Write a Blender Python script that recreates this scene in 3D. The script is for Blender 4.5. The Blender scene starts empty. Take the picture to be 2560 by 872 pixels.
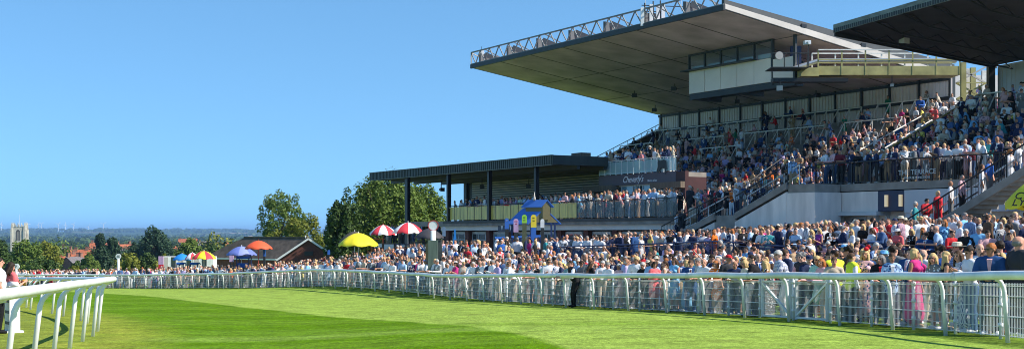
import bpy, bmesh, math, random
import numpy as np
from mathutils import Vector, Matrix, Euler, noise
HAZE = True
R = math.radians
SC = bpy.context.scene
COL = SC.collection
# ------------------------------------------------------------------ camera, sky, sun, exposure
F = 3090.0                                    # focal length in pixels of the 2560 px wide photograph
cam_d = bpy.data.cameras.new('camera'); cam = bpy.data.objects.new('camera', cam_d); COL.objects.link(cam)
cam.location = (0, 0, 0); cam.rotation_euler = (R(90), 0, 0)
cam_d.sensor_width = 36; cam_d.lens = 36 * F / 2560
cam_d.shift_y = (583 - 436) / 2560.0
cam_d.clip_start = 0.5; cam_d.clip_end = 60000
SC.camera = cam
SUN_AZ = (0.955, -0.297); SUN_EL = R(42)
w = bpy.data.worlds.new('World'); SC.world = w; w.use_nodes = True
nt = w.node_tree; nt.nodes.clear()
sky = nt.nodes.new('ShaderNodeTexSky'); sky.sky_type = 'NISHITA'; sky.sun_disc = False
sky.sun_elevation = SUN_EL; sky.sun_rotation = math.atan2(SUN_AZ[0], SUN_AZ[1])
sky.altitude = 0; sky.air_density = 1.0; sky.dust_density = 0.0; sky.ozone_density = 10
wtc = nt.nodes.new('ShaderNodeTexCoord'); wmp = nt.nodes.new('ShaderNodeMapping'); wmp.inputs['Scale'].default_value = (1, 1, .85); wmp.inputs['Location'].default_value = (0, 0, .14)
nt.links.new(wtc.outputs['Generated'], wmp.inputs[0]); nt.links.new(wmp.outputs[0], sky.inputs[0])
wmx = nt.nodes.new('ShaderNodeMix'); wmx.data_type = 'RGBA'; wmx.blend_type = 'MULTIPLY'; wmx.inputs[0].default_value = 1; wmx.inputs[7].default_value = (1.02, 1.12, .96, 1)
bg = nt.nodes.new('ShaderNodeBackground'); bg.inputs[1].default_value = 0.13
wo = nt.nodes.new('ShaderNodeOutputWorld')
nt.links.new(sky.outputs[0], wmx.inputs[6]); nt.links.new(wmx.outputs[2], bg.inputs[0]); nt.links.new(bg.outputs[0], wo.inputs[0])
sd = bpy.data.lights.new('sun', 'SUN'); sd.energy = 4.6; sd.angle = R(0.5); sd.color = (1, 0.94, 0.84)
so = bpy.data.objects.new('sun', sd); COL.objects.link(so)
_sv = Vector((SUN_AZ[0] * math.cos(SUN_EL), SUN_AZ[1] * math.cos(SUN_EL), math.sin(SUN_EL)))
so.rotation_euler = _sv.to_track_quat('Z', 'Y').to_euler(); so.location = _sv * 100
SC.view_settings.view_transform = 'Standard'; SC.view_settings.look = 'None'
SC.view_settings.gamma = 1; SC.view_settings.exposure = 0.68
SC.cycles.use_denoising = True; SC.cycles.denoising_prefilter = 'ACCURATE'; SC.cycles.filter_width = 1.0
SC.cycles.max_bounces = 6; SC.cycles.volume_bounces = 0; SC.cycles.transparent_max_bounces = 12
rnd = random.Random(7); nrs = np.random.RandomState(5)

# ------------------------------------------------------------------ plan of the place
U = (0.52, -0.854); V = (0.854, 0.52); W0 = (15.4, 112.0)
def W(t, q): return (W0[0] + t * U[0] - q * V[0], W0[1] + t * U[1] - q * V[1])
def tq(x, y):
    dx, dy = x - W0[0], y - W0[1]
    return dx * U[0] + dy * U[1], -(dx * V[0] + dy * V[1])
def ss(a, b, x):
    k = min(1, max(0, (x - a) / (b - a))); return k * k * (3 - 2 * k)
def ground(x, y):
    if y < 115: z = -1.17 - 0.0335 * y
    else:
        k = [(115, -5.02), (150, -7.2), (200, -11), (300, -17), (450, -20), (900, -24), (6000, -26), (7500, -20), (9500, 2), (12000, 20), (14000, 8), (60000, -60)]
        z = k[-1][1]
        for (a, za), (b, zb) in zip(k, k[1:]):
            if y < b: z = za + (zb - za) * (y - a) / (b - a); break
    z -= 0.2 * ss(0, -6, x) * ss(70, 40, y)
    t, q = tq(x, y)
    if y < 220:
        f = ss(-70, -45, t) * (.35 + .65 * ss(96, 76, y)) * ss(190, 130, y)
        z += ((.5 * ss(44, 39, q) + 1.0 * ss(39, 35.8, q)) + 0.4 * ss(36, 27, q)) * f
    return z
def Z(x, y, h=0.0): return Vector((x, y, ground(x, y) + h))
def at(px, d, py=583.0): return Vector(((px - 1280) / F * d, d, (583 - py) / F * d))

class Path:
    def __init__(s, pts, step=0.25):
        # Catmull-Rom through the points, resampled by length
        P = [Vector(p) for p in pts]; P = [P[0] * 2 - P[1]] + P + [P[-1] * 2 - P[-2]]
        out = []
        for i in range(1, len(P) - 2):
            for k in range(20):
                t = k / 20; a, b, c, d = P[i - 1:i + 3]
                out.append(0.5 * ((2 * b) + (c - a) * t + (2 * a - 5 * b + 4 * c - d) * t * t + (3 * b - a - 3 * c + d) * t ** 3))
        out.append(P[-2]); s.p = [out[0]]; acc = 0
        for a, b in zip(out, out[1:]):
            L = (b - a).length
            while acc + L >= step:
                f = (step - acc) / L; a = a + (b - a) * f; L = (b - a).length; s.p.append(a.copy()); acc = 0
            acc += L
        s.step = step; s.L = (len(s.p) - 1) * step
    def at(s, u):
        u = min(max(u, 0), s.L - 1e-4) / s.step; i = int(u); f = u - i
        return s.p[i].lerp(s.p[min(i + 1, len(s.p) - 1)], f)
    def nrm(s, u):   # unit normal, to the right-hand side of travel
        d = (s.at(u + 0.6) - s.at(u - 0.6)).normalized(); return Vector((d.y, -d.x))
    def off(s, u, o): return s.at(u) + s.nrm(u) * o
    def find(s, px, o=0):
        best = None
        for k in range(int(s.L / 0.25)):
            p = s.off(k * 0.25, o); e = abs(1280 + F * p.x / p.y - px)
            if best is None or e < best[0]: best = (e, k * 0.25)
        return best[1]
# posts of the outer running rail, from the camera's side away; nrm points to the crowd
OUT = Path([(9.3, 15), (8.9, 19), (8.6, 21.6), (8.06, 26.7), (7.0, 31), (5.07, 37.3), (2.15, 44.4), (-2.95, 58.8), (-9.9, 74.5), (-19.5, 92), (-33, 106), (-46, 114), (-62, 120), (-80, 124)])
INN = Path([(-3.9, 6.0), (-4.85, 9.3), (-5.6, 12.2), (-6.65, 16.5), (-7.5, 20), (-8.4, 23.7), (-9.1, 26.5), (-9.75, 29.0), (-10.7, 31.7), (-13.2, 37.6), (-14.8, 40.9), (-16.5, 44.0), (-18.2, 46.9), (-21.2, 52.8), (-28, 63), (-38, 74)])
BLU = Path([(2.4, 68), (6.9, 59), (10.0, 50), (13.2, 43.5), (15.8, 38), (18, 32)])
BLUR = Path([(18, 32), (15.8, 38), (13.2, 43.5), (10.0, 50), (6.9, 59), (2.4, 68)])

# ------------------------------------------------------------------ materials
MATS = {}
def newmat(name, col=(.5, .5, .5), rough=.6, metal=0.0, spec=.5):
    m = bpy.data.materials.new(name); m.use_nodes = True
    b = m.node_tree.nodes['Principled BSDF']
    b.inputs['Base Color'].default_value = (*col, 1); b.inputs['Roughness'].default_value = rough
    b.inputs['Metallic'].default_value = metal; b.inputs['Specular IOR Level'].default_value = spec
    MATS[name] = m; return m
def mat(name, col, rough=.6, var=.12, scale=3.0, metal=0.0, bump=0.0, streak=None, spec=.5):
    """a colour with procedural wear: two noises, optional vertical streaks"""
    if name in MATS: return MATS[name]
    m = newmat(name, col, rough, metal, spec); n = m.node_tree.nodes; l = m.node_tree.links; b = n['Principled BSDF']
    tc = n.new('ShaderNodeTexCoord'); mp = n.new('ShaderNodeMapping'); l.new(tc.outputs['Object'], mp.inputs[0])
    if streak: mp.inputs['Scale'].default_value = streak
    no = n.new('ShaderNodeTexNoise'); no.inputs['Scale'].default_value = scale; no.inputs['Detail'].default_value = 6
    l.new(mp.outputs[0], no.inputs[0])
    mr = n.new('ShaderNodeMapRange'); mr.inputs[1].default_value = .3; mr.inputs[2].default_value = .7
    mr.inputs[3].default_value = 1 - var * 1.5; mr.inputs[4].default_value = 1 + var; l.new(no.outputs[0], mr.inputs[0])
    mx = n.new('ShaderNodeMix'); mx.data_type = 'RGBA'; mx.blend_type = 'MULTIPLY'; mx.inputs[0].default_value = 1
    mx.inputs[6].default_value = (*col, 1); l.new(mr.outputs[0], mx.inputs[7]); l.new(mx.outputs[2], b.inputs['Base Color'])
    if bump:
        bp = n.new('ShaderNodeBump'); bp.inputs['Strength'].default_value = bump; bp.inputs['Distance'].default_value = .02
        l.new(no.outputs[0], bp.inputs['Height']); l.new(bp.outputs[0], b.inputs['Normal'])
    return m
def ribbed(name, col, pitch, rough=.5, depth=.35, axis=0, dark=.6):
    """profiled sheet: ribs as colour-neutral bump plus narrow dark grooves"""
    if name in MATS: return MATS[name]
    m = mat(name, col, rough, .14, .6); n = m.node_tree.nodes; l = m.node_tree.links; b = n['Principled BSDF']
    return m
WHITE = mat('white_paint', (.74, .76, .76), .35, .06, 2)
PVC = mat('white_pvc', (.88, .86, .85), .33, .13, 1.6)
GALV = mat('galvanised_white', (.78, .78, .77), .4, .12, 6)
CREAM = mat('cream_steel', (.78, .75, .68), .5, .15, 3)
DARKST = mat('dark_steel', (.022, .025, .026), .5, .2, 2)
BLACK = mat('black_paint', (.012, .012, .014), .4, .1, 2)
BLUEP = mat('blue_paint', (.018, .035, .12), .4, .1, 2)
CONC = mat('grey_concrete', (.23, .22, .20), .85, .22, 1.2, bump=.3)
SOFFIT = mat('soffit_board', (.66, .54, .60), .8, .20, .45)
LGREY = mat('light_grey_sheet', (.50, .46, .42), .5, .1, .8)
WGREY = mat('white_grey_render', (.78, .72, .65), .7, .07, .7)
PALEW = mat('pale_wall', (.82, .73, .66), .6, .16, 1.1, streak=(1.5, 1.5, .3))
BRICK = mat('red_brick', (.16, .055, .04), .85, .25, 6, bump=.3)
PURP = mat('plum_board', (.085, .055, .08), .4, .08, 1)
WOOD = mat('weathered_timber', (.16, .12, .085), .8, .25, 3, streak=(6, 6, .6))
YEL = mat('yellow_green_paint', (.38, .34, .13), .5, .2, 1.5)
NAVY = mat('navy_paint', (.014, .02, .07), .4, .1, 1)
SEAT = mat('blue_plastic_seat', (.02, .10, .50), .35, .05, 2)
ROOFG = mat('dark_green_sheet', (.035, .045, .042), .45, .2, 1.5, streak=(1, 1, .25))
GLASSD = newmat('dark_glass', (.03, .05, .055), .06, 0, .8)
GLASSB = newmat('sky_reflecting_glass', (.16, .30, .38), .05, 0, 1.0)
def glass(name, tint, alpha):
    m = newmat(name, tint, .08); m.node_tree.nodes['Principled BSDF'].inputs['Alpha'].default_value = alpha; return m
CLEAR = glass('clear_balustrade_glass', (.16, .19, .19), .35)
PALEG = glass('pale_blue_glass', (.42, .60, .64), .62)

def objcol(name, pattern='plain', rough=.8):
    """cloth whose colour is the object's own colour; procedural checks, stripes or floral print"""
    m = newmat(name, rough=rough, spec=.2); n = m.node_tree.nodes; l = m.node_tree.links; b = n['Principled BSDF']
    oi = n.new('ShaderNodeObjectInfo'); tc = n.new('ShaderNodeTexCoord')
    mx = n.new('ShaderNodeMix'); mx.data_type = 'RGBA'; mx.inputs[7].default_value = (.75, .75, .75, 1)
    l.new(oi.outputs['Color'], mx.inputs[6]); mx.inputs[0].default_value = 0
    if pattern != 'plain':   # a pale cloth is printed in navy, a dark one in white
        bw = n.new('ShaderNodeRGBToBW'); gt = n.new('ShaderNodeMath'); gt.operation = 'GREATER_THAN'; gt.inputs[1].default_value = .42; pm = n.new('ShaderNodeMix'); pm.data_type = 'RGBA'
        pm.inputs[6].default_value = (.75, .75, .75, 1); pm.inputs[7].default_value = (.03, .06, .2, 1); l.new(oi.outputs['Color'], bw.inputs[0]); l.new(bw.outputs[0], gt.inputs[0]); l.new(gt.outputs[0], pm.inputs[0]); l.new(pm.outputs[2], mx.inputs[7])
    if pattern in ('stripe', 'check'):
        wv = n.new('ShaderNodeTexWave'); wv.inputs['Scale'].default_value = 9; wv.bands_direction = 'X'; l.new(tc.outputs['Object'], wv.inputs[0])
        rp = n.new('ShaderNodeMath'); rp.operation = 'GREATER_THAN'; rp.inputs[1].default_value = .55; l.new(wv.outputs[1], rp.inputs[0])
        o = rp.outputs[0]
        if pattern == 'check':
            w2 = n.new('ShaderNodeTexWave'); w2.inputs['Scale'].default_value = 9; w2.bands_direction = 'Z'; l.new(tc.outputs['Object'], w2.inputs[0])
            r2 = n.new('ShaderNodeMath'); r2.operation = 'GREATER_THAN'; r2.inputs[1].default_value = .55; l.new(w2.outputs[1], r2.inputs[0])
            a = n.new('ShaderNodeMath'); a.operation = 'ADD'; l.new(o, a.inputs[0]); l.new(r2.outputs[0], a.inputs[1])
            h = n.new('ShaderNodeMath'); h.operation = 'MULTIPLY'; h.inputs[1].default_value = .5; l.new(a.outputs[0], h.inputs[0]); o = h.outputs[0]
        l.new(o, mx.inputs[0])
    elif pattern == 'floral':
        vo = n.new('ShaderNodeTexVoronoi'); vo.inputs['Scale'].default_value = 16; l.new(tc.outputs['Object'], vo.inputs[0])
        r2 = n.new('ShaderNodeMath'); r2.operation = 'LESS_THAN'; r2.inputs[1].default_value = .36; l.new(vo.outputs['Distance'], r2.inputs[0]); l.new(r2.outputs[0], mx.inputs[0])
    l.new(mx.outputs[2], b.inputs['Base Color'])
    no = n.new('ShaderNodeTexNoise'); no.inputs['Scale'].default_value = 9; l.new(tc.outputs['Object'], no.inputs[0])
    bp = n.new('ShaderNodeBump'); bp.inputs['Strength'].default_value = .6; bp.inputs['Distance'].default_value = .03
    l.new(no.outputs[0], bp.inputs['Height']); l.new(bp.outputs[0], b.inputs['Normal'])
    return m
CLOTH = {k: objcol('cloth_' + k, k) for k in ('plain', 'stripe', 'check', 'floral')}
SKIN = objcol('skin', rough=.55); HAIRM = objcol('hair', rough=.6)
EYE = newmat('eye_dark', (.02, .012, .01), .3); LIP = newmat('lip', (.30, .09, .075), .5)

# ------------------------------------------------------------------ mesh helpers
class MB:
    def __init__(s): s.v = []; s.f = []; s.mi = []; s.k = 0
    def face(s, pts, mi=None):
        i = len(s.v); s.v += [tuple(p) for p in pts]; s.f.append(tuple(range(i, i + len(pts)))); s.mi.append(s.k if mi is None else mi)
    def hexa(s, P):
        i = len(s.v); s.v += [tuple(p) for p in P]
        for f in ((0, 3, 2, 1), (4, 5, 6, 7), (0, 1, 5, 4), (1, 2, 6, 5), (2, 3, 7, 6), (3, 0, 4, 7)):
            s.f.append(tuple(i + k for k in f)); s.mi.append(s.k)
    def box(s, x0, y0, z0, x1, y1, z1):
        s.hexa([(x0, y0, z0), (x1, y0, z0), (x1, y1, z0), (x0, y1, z0), (x0, y0, z1), (x1, y0, z1), (x1, y1, z1), (x0, y1, z1)])
    def sbox(s, t0, q0, z0, t1, q1, z1):      # box in the stand's own axes
        c = [W(t0, q0), W(t1, q0), W(t1, q1), W(t0, q1)]
        s.hexa([(x, y, z0) for x, y in c] + [(x, y, z1) for x, y in c])
    def prism(s, base, z0, z1):
        i = len(s.v); n = len(base); s.v += [(x, y, z0) for x, y in base] + [(x, y, z1) for x, y in base]
        s.f.append(tuple(range(i + n - 1, i - 1, -1))); s.f.append(tuple(range(i + n, i + 2 * n))); s.mi += [s.k, s.k]
        for k in range(n): s.f.append((i + k, i + (k + 1) % n, i + n + (k + 1) % n, i + n + k)); s.mi.append(s.k)
    def bar(s, a, b, w, h=None, up=None):     # square bar
        a = Vector(a); b = Vector(b); h = h or w; d = (b - a)
        if d.length < 1e-6: return
        d.normalize(); u = Vector(up) if up else (Vector((0, 0, 1)) if abs(d.z) < .95 else Vector((1, 0, 0)))
        x = d.cross(u).normalized(); y = x.cross(d).normalized(); x *= w / 2; y *= h / 2
        s.hexa([a - x - y, a + x - y, a + x + y, a - x + y, b - x - y, b + x - y, b + x + y, b - x + y])
    def tube(s, pts, r, n=10, cap=True):
        pts = [Vector(p) for p in pts]; rs = r if isinstance(r, (list, tuple)) else [r] * len(pts)
        i0 = len(s.v); px = None
        for k, p in enumerate(pts):
            d = (pts[min(k + 1, len(pts) - 1)] - pts[max(k - 1, 0)]).normalized()
            if px is None: px = d.cross(Vector((0, 0, 1)) if abs(d.z) < .9 else Vector((1, 0, 0))).normalized()
            px = (px - d * px.dot(d)).normalized(); py = d.cross(px)
            for j in range(n):
                a = 2 * math.pi * j / n; s.v.append(tuple(p + (px * math.cos(a) + py * math.sin(a)) * rs[k]))
        for k in range(len(pts) - 1):
            for j in range(n):
                a = i0 + k * n + j; b = i0 + k * n + (j + 1) % n; s.f.append((a, b, b + n, a + n)); s.mi.append(s.k)
        if cap:
            s.f.append(tuple(range(i0 + n - 1, i0 - 1, -1))); s.f.append(tuple(range(len(s.v) - n, len(s.v)))); s.mi += [s.k, s.k]
    def build(s, name, m, parent=None, smooth=False):
        me = bpy.data.meshes.new(name); me.from_pydata(s.v, [], s.f)
        for x in (m if isinstance(m, (list, tuple)) else [m]): me.materials.append(x)
        if any(s.mi): me.polygons.foreach_set('material_index', s.mi)
        if smooth: me.polygons.foreach_set('use_smooth', [True] * len(me.polygons))
        me.update()
        if name == 'canopy':
            bm = bmesh.new(); bm.from_mesh(me); bmesh.ops.remove_doubles(bm, verts=bm.verts, dist=.0005); bm.to_mesh(me); bm.free()
        return link(name, me, parent)
def link(name, me, parent=None):
    o = bpy.data.objects.new(name, me); COL.objects.link(o)
    if parent is not None:
        o.parent = parent; o.matrix_parent_inverse = Matrix.Translation(-Vector(parent.location)) if parent.get('_world') else Matrix()
    return o
def tag(o, label=None, cat=None, group=None, kind=None):
    if label: o['label'] = label
    if cat: o['category'] = cat
    if group: o['group'] = group
    if kind: o['kind'] = kind
    return o
def thing(name, label, cat, loc=(0, 0, 0), rz=0, group=None, world=False):
    """an Empty at a thing's base; world=True: its parts are given in world coordinates"""
    o = bpy.data.objects.new(name, None); COL.objects.link(o); o.location = loc; o.rotation_euler = (0, 0, rz)
    o.empty_display_size = .3
    if world: WORLD.add(o.name)
    return tag(o, label, cat, group)
WORLD = set()
def link(name, me, parent=None):
    o = bpy.data.objects.new(name, me); COL.objects.link(o)
    if parent is not None:
        o.parent = parent
        if parent.type == 'EMPTY' and parent.name in WORLD:
            o.matrix_parent_inverse = Matrix.Translation(-Vector(parent.location))
    return o
def copy_tree(o, loc=None, rz=None, parent=None):
    c = o.copy(); COL.objects.link(c)
    if parent is not None: c.parent = parent
    if loc is not None: c.location = loc
    if rz is not None: c.rotation_euler = (0, 0, rz)
    for ch in o.children: copy_tree(ch, parent=c)
    return c
def text(name, s, size, m, loc, rot, parent=None, ext=.01, align='CENTER', shear=0.0, spacing=1.0):
    cu = bpy.data.curves.new('txt', 'FONT'); cu.body = s; cu.size = size; cu.extrude = ext; cu.align_x = align; cu.align_y = 'CENTER'
    cu.shear = shear; cu.space_character = spacing; cu.resolution_u = 3
    o = bpy.data.objects.new('txt', cu); COL.objects.link(o)
    me = bpy.data.meshes.new_from_object(o.evaluated_get(bpy.context.evaluated_depsgraph_get())); bpy.data.objects.remove(o)
    me.materials.clear(); me.materials.append(m)
    M = Matrix.Translation(loc) @ Euler(rot).to_matrix().to_4x4(); me.transform(M)
    return link(name, me, parent)
# ================================================================== THE SETTING: one sheet of ground
def axis(dense0, dense1, step, lo, hi, grow=1.16):
    a = list(np.arange(dense0, dense1, step)); s = step; x = a[-1]
    while x < hi: s *= grow; x += s; a.append(min(x, hi))
    s = step; x = a[0]; pre = []
    while x > lo: s *= grow; x -= s; pre.append(max(x, lo))
    return pre[::-1] + a
xs = axis(-40, 26, .5, -26000, 26000); ys = axis(8, 125, .5, -300, 30000)
MOW = Path([(1.2, 12), (.95, 19.5), (0, 24.8), (-1.5, 30), (-3.8, 36), (-8.1, 45), (-14.4, 57), (-26.5, 79.5), (-40, 96), (-60, 110)], 1.0)
def side_dist(path, X, Y):
    P = np.array([(p.x, p.y) for p in path.p]); d2 = np.full(X.shape, 1e9); sg = np.zeros(X.shape)
    for (ax, ay), (bx, by) in zip(P, P[1:]):
        ex, ey = bx - ax, by - ay; L = ex * ex + ey * ey
        k = np.clip(((X - ax) * ex + (Y - ay) * ey) / L, 0, 1); dx = X - ax - k * ex; dy = Y - ay - k * ey
        dd = dx * dx + dy * dy; m = dd < d2; d2[m] = dd[m]; sg[m] = np.sign(dx * ey - dy * ex)[m]
    return np.sqrt(d2) * sg          # positive on the crowd's side
nx, ny = len(xs), len(ys)
X, Y = np.meshgrid(np.array(xs), np.array(ys)); Xf = X.ravel(); Yf = Y.ravel()
Zf = np.array([ground(a, b) for a, b in zip(Xf, Yf)])
hn = np.array([noise.noise(Vector((a / 900, b / 1400, 0))) * 14 * ss(5500, 9000, b) + noise.noise(Vector((a / 2500, b / 2500, 3))) * 9 * ss(4000, 9000, b) if b > 1500 else noise.noise(Vector((a / 7, b / 7, 0))) * .03 for a, b in zip(Xf, Yf)])
Zf = Zf + hn
me = bpy.data.meshes.new('ground'); me.vertices.add(nx * ny)
me.vertices.foreach_set('co', np.stack([Xf, Yf, Zf], 1).ravel())
I = np.arange(nx * ny).reshape(ny, nx); Q = np.stack([I[:-1, :-1], I[:-1, 1:], I[1:, 1:], I[1:, :-1]], -1).reshape(-1, 4)
me.loops.add(Q.size); me.loops.foreach_set('vertex_index', Q.ravel().astype(np.int32))
me.polygons.add(len(Q)); me.polygons.foreach_set('loop_start', (np.arange(len(Q)) * 4).astype(np.int32)); me.polygons.foreach_set('loop_total', np.full(len(Q), 4, np.int32))
me.polygons.foreach_set('use_smooth', np.ones(len(Q), bool)); me.update(calc_edges=True)
near = (Yf < 140) & (Yf > 0) & (np.abs(Xf) < 90)
def attr(name, path):
    a = np.full(nx * ny, -60.0); a[near] = side_dist(path, Xf[near], Yf[near])
    at_ = me.attributes.new(name, 'FLOAT', 'POINT'); at_.data.foreach_set('value', a)
attr('mow', MOW); attr('rail', OUT); attr('inner', INN)
GRASS = newmat('turf', (.1, .2, .03), .9, 0, .03); n = GRASS.node_tree.nodes; l = GRASS.node_tree.links; b = n['Principled BSDF']
def N(t, **k):
    x = n.new(t)
    for a, v in k.items(): setattr(x, a, v)
    return x
def at_(nm): x = N('ShaderNodeAttribute'); x.attribute_name = nm; return x.outputs['Fac']
def mr(src, a, b_, c=0.0, d=1.0):
    x = N('ShaderNodeMapRange'); l.new(src, x.inputs[0])
    for i, v in enumerate((a, b_, c, d)): x.inputs[i + 1].default_value = v
    return x.outputs[0]
def mix(f, A, B, bl='MIX'):
    x = N('ShaderNodeMix', data_type='RGBA', blend_type=bl)
    for i, v in ((0, f), (6, A), (7, B)):
        if isinstance(v, (int, float)): x.inputs[i].default_value = v
        elif isinstance(v, tuple): x.inputs[i].default_value = (*v, 1)
        else: l.new(v, x.inputs[i])
    return x.outputs[2]
def math_(op, A, B=0.0):
    x = N('ShaderNodeMath', operation=op)
    for i, v in enumerate((A, B)):
        if isinstance(v, (int, float)): x.inputs[i].default_value = v
        else: l.new(v, x.inputs[i])
    return x.outputs[0]
geo = N('ShaderNodeNewGeometry'); pos = geo.outputs['Position']
def noi(scale, det=4, src=pos, sc=None, dist=0):
    x = N('ShaderNodeTexNoise'); x.inputs['Scale'].default_value = scale; x.inputs['Detail'].default_value = det; x.inputs['Distortion'].default_value = dist
    if sc:
        mp = N('ShaderNodeMapping'); mp.inputs['Scale'].default_value = sc; l.new(src, mp.inputs[0]); src = mp.outputs[0]
    l.new(src, x.inputs[0]); return x.outputs[0]
LIGHT, DARK = (.255, .36, .060), (.095, .195, .003)
edge = math_('ADD', at_('mow'), mr(noi(.35), 0, 1, -.35, .35))
c = mix(mr(edge, -.12, .12), DARK, LIGHT)
# tractor swaths that cross the course
wob = math_('ADD', N('ShaderNodeSeparateXYZ').outputs[1], 0)
sep = n[-1] if False else [x for x in n if x.bl_idname == 'ShaderNodeSeparateXYZ'][-1]; l.new(pos, sep.inputs[0])
yy = math_('ADD', sep.outputs[1], mr(noi(.15), 0, 1, -1.2, 1.2))
yy = math_('ADD', yy, math_('MULTIPLY', sep.outputs[0], -.10))
band = math_('MULTIPLY', mr(yy, 25.6, 26.6), mr(yy, 28.6, 27.4))
c = mix(math_('MULTIPLY', band, .55), c, (.22, .33, .055))
band2 = math_('MULTIPLY', mr(yy, 28.2, 29.0), mr(yy, 31.5, 30.2)); c = mix(math_('MULTIPLY', band2, .45), c, (.095, .20, .006))
sw = mr(N('ShaderNodeMath', operation='SINE').outputs[0], -.3, .3)
sn = [x for x in n if x.bl_idname == 'ShaderNodeMath' and x.operation == 'SINE'][-1]; l.new(math_('MULTIPLY', yy, .9), sn.inputs[0])
c = mix(math_('MULTIPLY', sw, .14), c, (.24, .35, .05))
# longer pale grass beside the inner rail and a painted strip of shade under the outer one
inn = at_('inner')
verge = math_('MULTIPLY', mr(inn, 2.2, .6), mr(inn, -40, -30)); c = mix(math_('MULTIPLY', verge, mr(noi(.8), .3, .65, .55, 1)), c, (.26, .29, .04))
inl = mr(inn, -.2, -1.2); inl = math_('MULTIPLY', inl, mr(inn, -50, -40)); c = mix(math_('MULTIPLY', inl, .8), c, (.19, .235, .035))
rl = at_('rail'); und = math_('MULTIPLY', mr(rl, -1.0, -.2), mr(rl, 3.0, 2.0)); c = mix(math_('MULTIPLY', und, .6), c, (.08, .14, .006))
# fine mottling
g1 = mr(noi(1.3, 6), .3, .7, .72, 1.22); g2 = mr(noi(14, 5), .25, .75, .62, 1.35); g3 = mr(noi(60, 3, sc=(1, .35, 1)), .25, .75, .6, 1.4)
g4 = mr(noi(13, 5, sc=(1, .28, 1)), .25, .75, .70, 1.30); g5 = mr(noi(3.5, 4, sc=(1, .5, 1)), .3, .7, .90, 1.10)
for g in (g1, g2, g3, g4, g5): c = mix(1.0, c, g, 'MULTIPLY')
dv = N('ShaderNodeTexVoronoi'); dv.inputs['Scale'].default_value = 1.1; l.new(pos, dv.inputs[0]); c = mix(math_('MULTIPLY', mr(dv.outputs['Distance'], .13, .05), .45), c, (.07, .12, .01)); c = mix(math_('MULTIPLY', mr(noi(2.3, 3, dist=1.0), .66, .74), .30), c, (.08, .13, .012))
brown = mr(noi(.5, 6, dist=.6), .60, .75, 0, .35); c = mix(brown, c, (.20, .22, .06))
# tarmac apron before the stands
ap = math_('ADD', rl, mr(noi(.4), 0, 1, -.6, .6)); apm = mr(ap, 5.5, 5.8); c = mix(math_('MULTIPLY', apm, mr(sep.outputs[1], 112, 105)), c, (.20, .195, .185))
# the plain: a patchwork of fields
vo = N('ShaderNodeTexVoronoi'); vo.inputs['Scale'].default_value = .0016; mp = N('ShaderNodeMapping'); mp.inputs['Scale'].default_value = (1, .55, 1); l.new(pos, mp.inputs[0]); l.new(mp.outputs[0], vo.inputs[0])
cr = N('ShaderNodeValToRGB'); l.new(N('ShaderNodeSeparateColor').outputs[0], cr.inputs[0]); sc_ = [x for x in n if x.bl_idname == 'ShaderNodeSeparateColor'][-1]; l.new(vo.outputs['Color'], sc_.inputs[0])
cr.color_ramp.interpolation = 'CONSTANT'; el = cr.color_ramp.elements
for i, (p, cc) in enumerate([(0, (.05, .09, .025)), (.35, (.10, .13, .045)), (.55, (.22, .18, .10)), (.7, (.04, .07, .02)), (.85, (.26, .19, .12))]):
    e = el[i] if i < 2 else el.new(p); e.position = p; e.color = (*cc, 1)
c = mix(mr(sep.outputs[1], 130, 260), c, (.05, .085, .025)); c = mix(mr(sep.outputs[1], 700, 1000), c, cr.outputs[0])
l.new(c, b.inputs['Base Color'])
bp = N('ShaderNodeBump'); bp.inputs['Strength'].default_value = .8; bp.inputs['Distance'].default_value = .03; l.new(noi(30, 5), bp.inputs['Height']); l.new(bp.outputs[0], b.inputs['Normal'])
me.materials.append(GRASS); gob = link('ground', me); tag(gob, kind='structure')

# haze: one closed box of even air round everything
HZ = MB(); HZ.box(-27000, -320, -110, 27000, 31000, 120)
hm = bpy.data.materials.new('haze_air'); hm.use_nodes = True; hm.node_tree.nodes.clear()
pv = hm.node_tree.nodes.new('ShaderNodeVolumePrincipled'); pv.inputs['Color'].default_value = (.36, .62, 1, 1); pv.inputs['Density'].default_value = 7.0e-5; pv.inputs['Anisotropy'].default_value = .1
hout = hm.node_tree.nodes.new('ShaderNodeOutputMaterial'); hm.node_tree.links.new(pv.outputs[0], hout.inputs['Volume'])
if HAZE:
    hz = HZ.build('haze', hm); tag(hz, kind='stuff')

# ------------------------------------------------------------------ foliage
def leafmat(name, a, b_, c_):
    m = newmat(name, a, .6, 0, .25); nn = m.node_tree.nodes; ll = m.node_tree.links; bb = nn['Principled BSDF']
    ge = nn.new('ShaderNodeNewGeometry'); ra = nn.new('ShaderNodeValToRGB'); ll.new(ge.outputs['Random Per Island'], ra.inputs[0])
    e = ra.color_ramp.elements; e[0].color = (*a, 1); e[1].color = (*c_, 1); e2 = e.new(.5); e2.color = (*b_, 1)
    ll.new(ra.outputs[0], bb.inputs['Base Color'])
    tr = nn.new('ShaderNodeBsdfTranslucent'); ll.new(ra.outputs[0], tr.inputs[0]); ms = nn.new('ShaderNodeMixShader'); ms.inputs[0].default_value = .22
    o = nn['Material Output']; ll.new(bb.outputs[0], ms.inputs[1]); ll.new(tr.outputs[0], ms.inputs[2]); ll.new(ms.outputs[0], o.inputs[0]); return m
LEAF = [leafmat('leaf_green', (.075, .13, .020), (.12, .18, .028), (.18, .24, .045)),
        leafmat('leaf_dark', (.032, .065, .015), (.052, .095, .02), (.085, .135, .03)),
        leafmat('leaf_olive', (.13, .15, .018), (.18, .20, .025), (.25, .26, .04)),
        leafmat('leaf_blue', (.022, .052, .026), (.032, .070, .034), (.055, .10, .045))]
BARK = mat('bark', (.09, .07, .05), .9, .3, 4)
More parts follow.
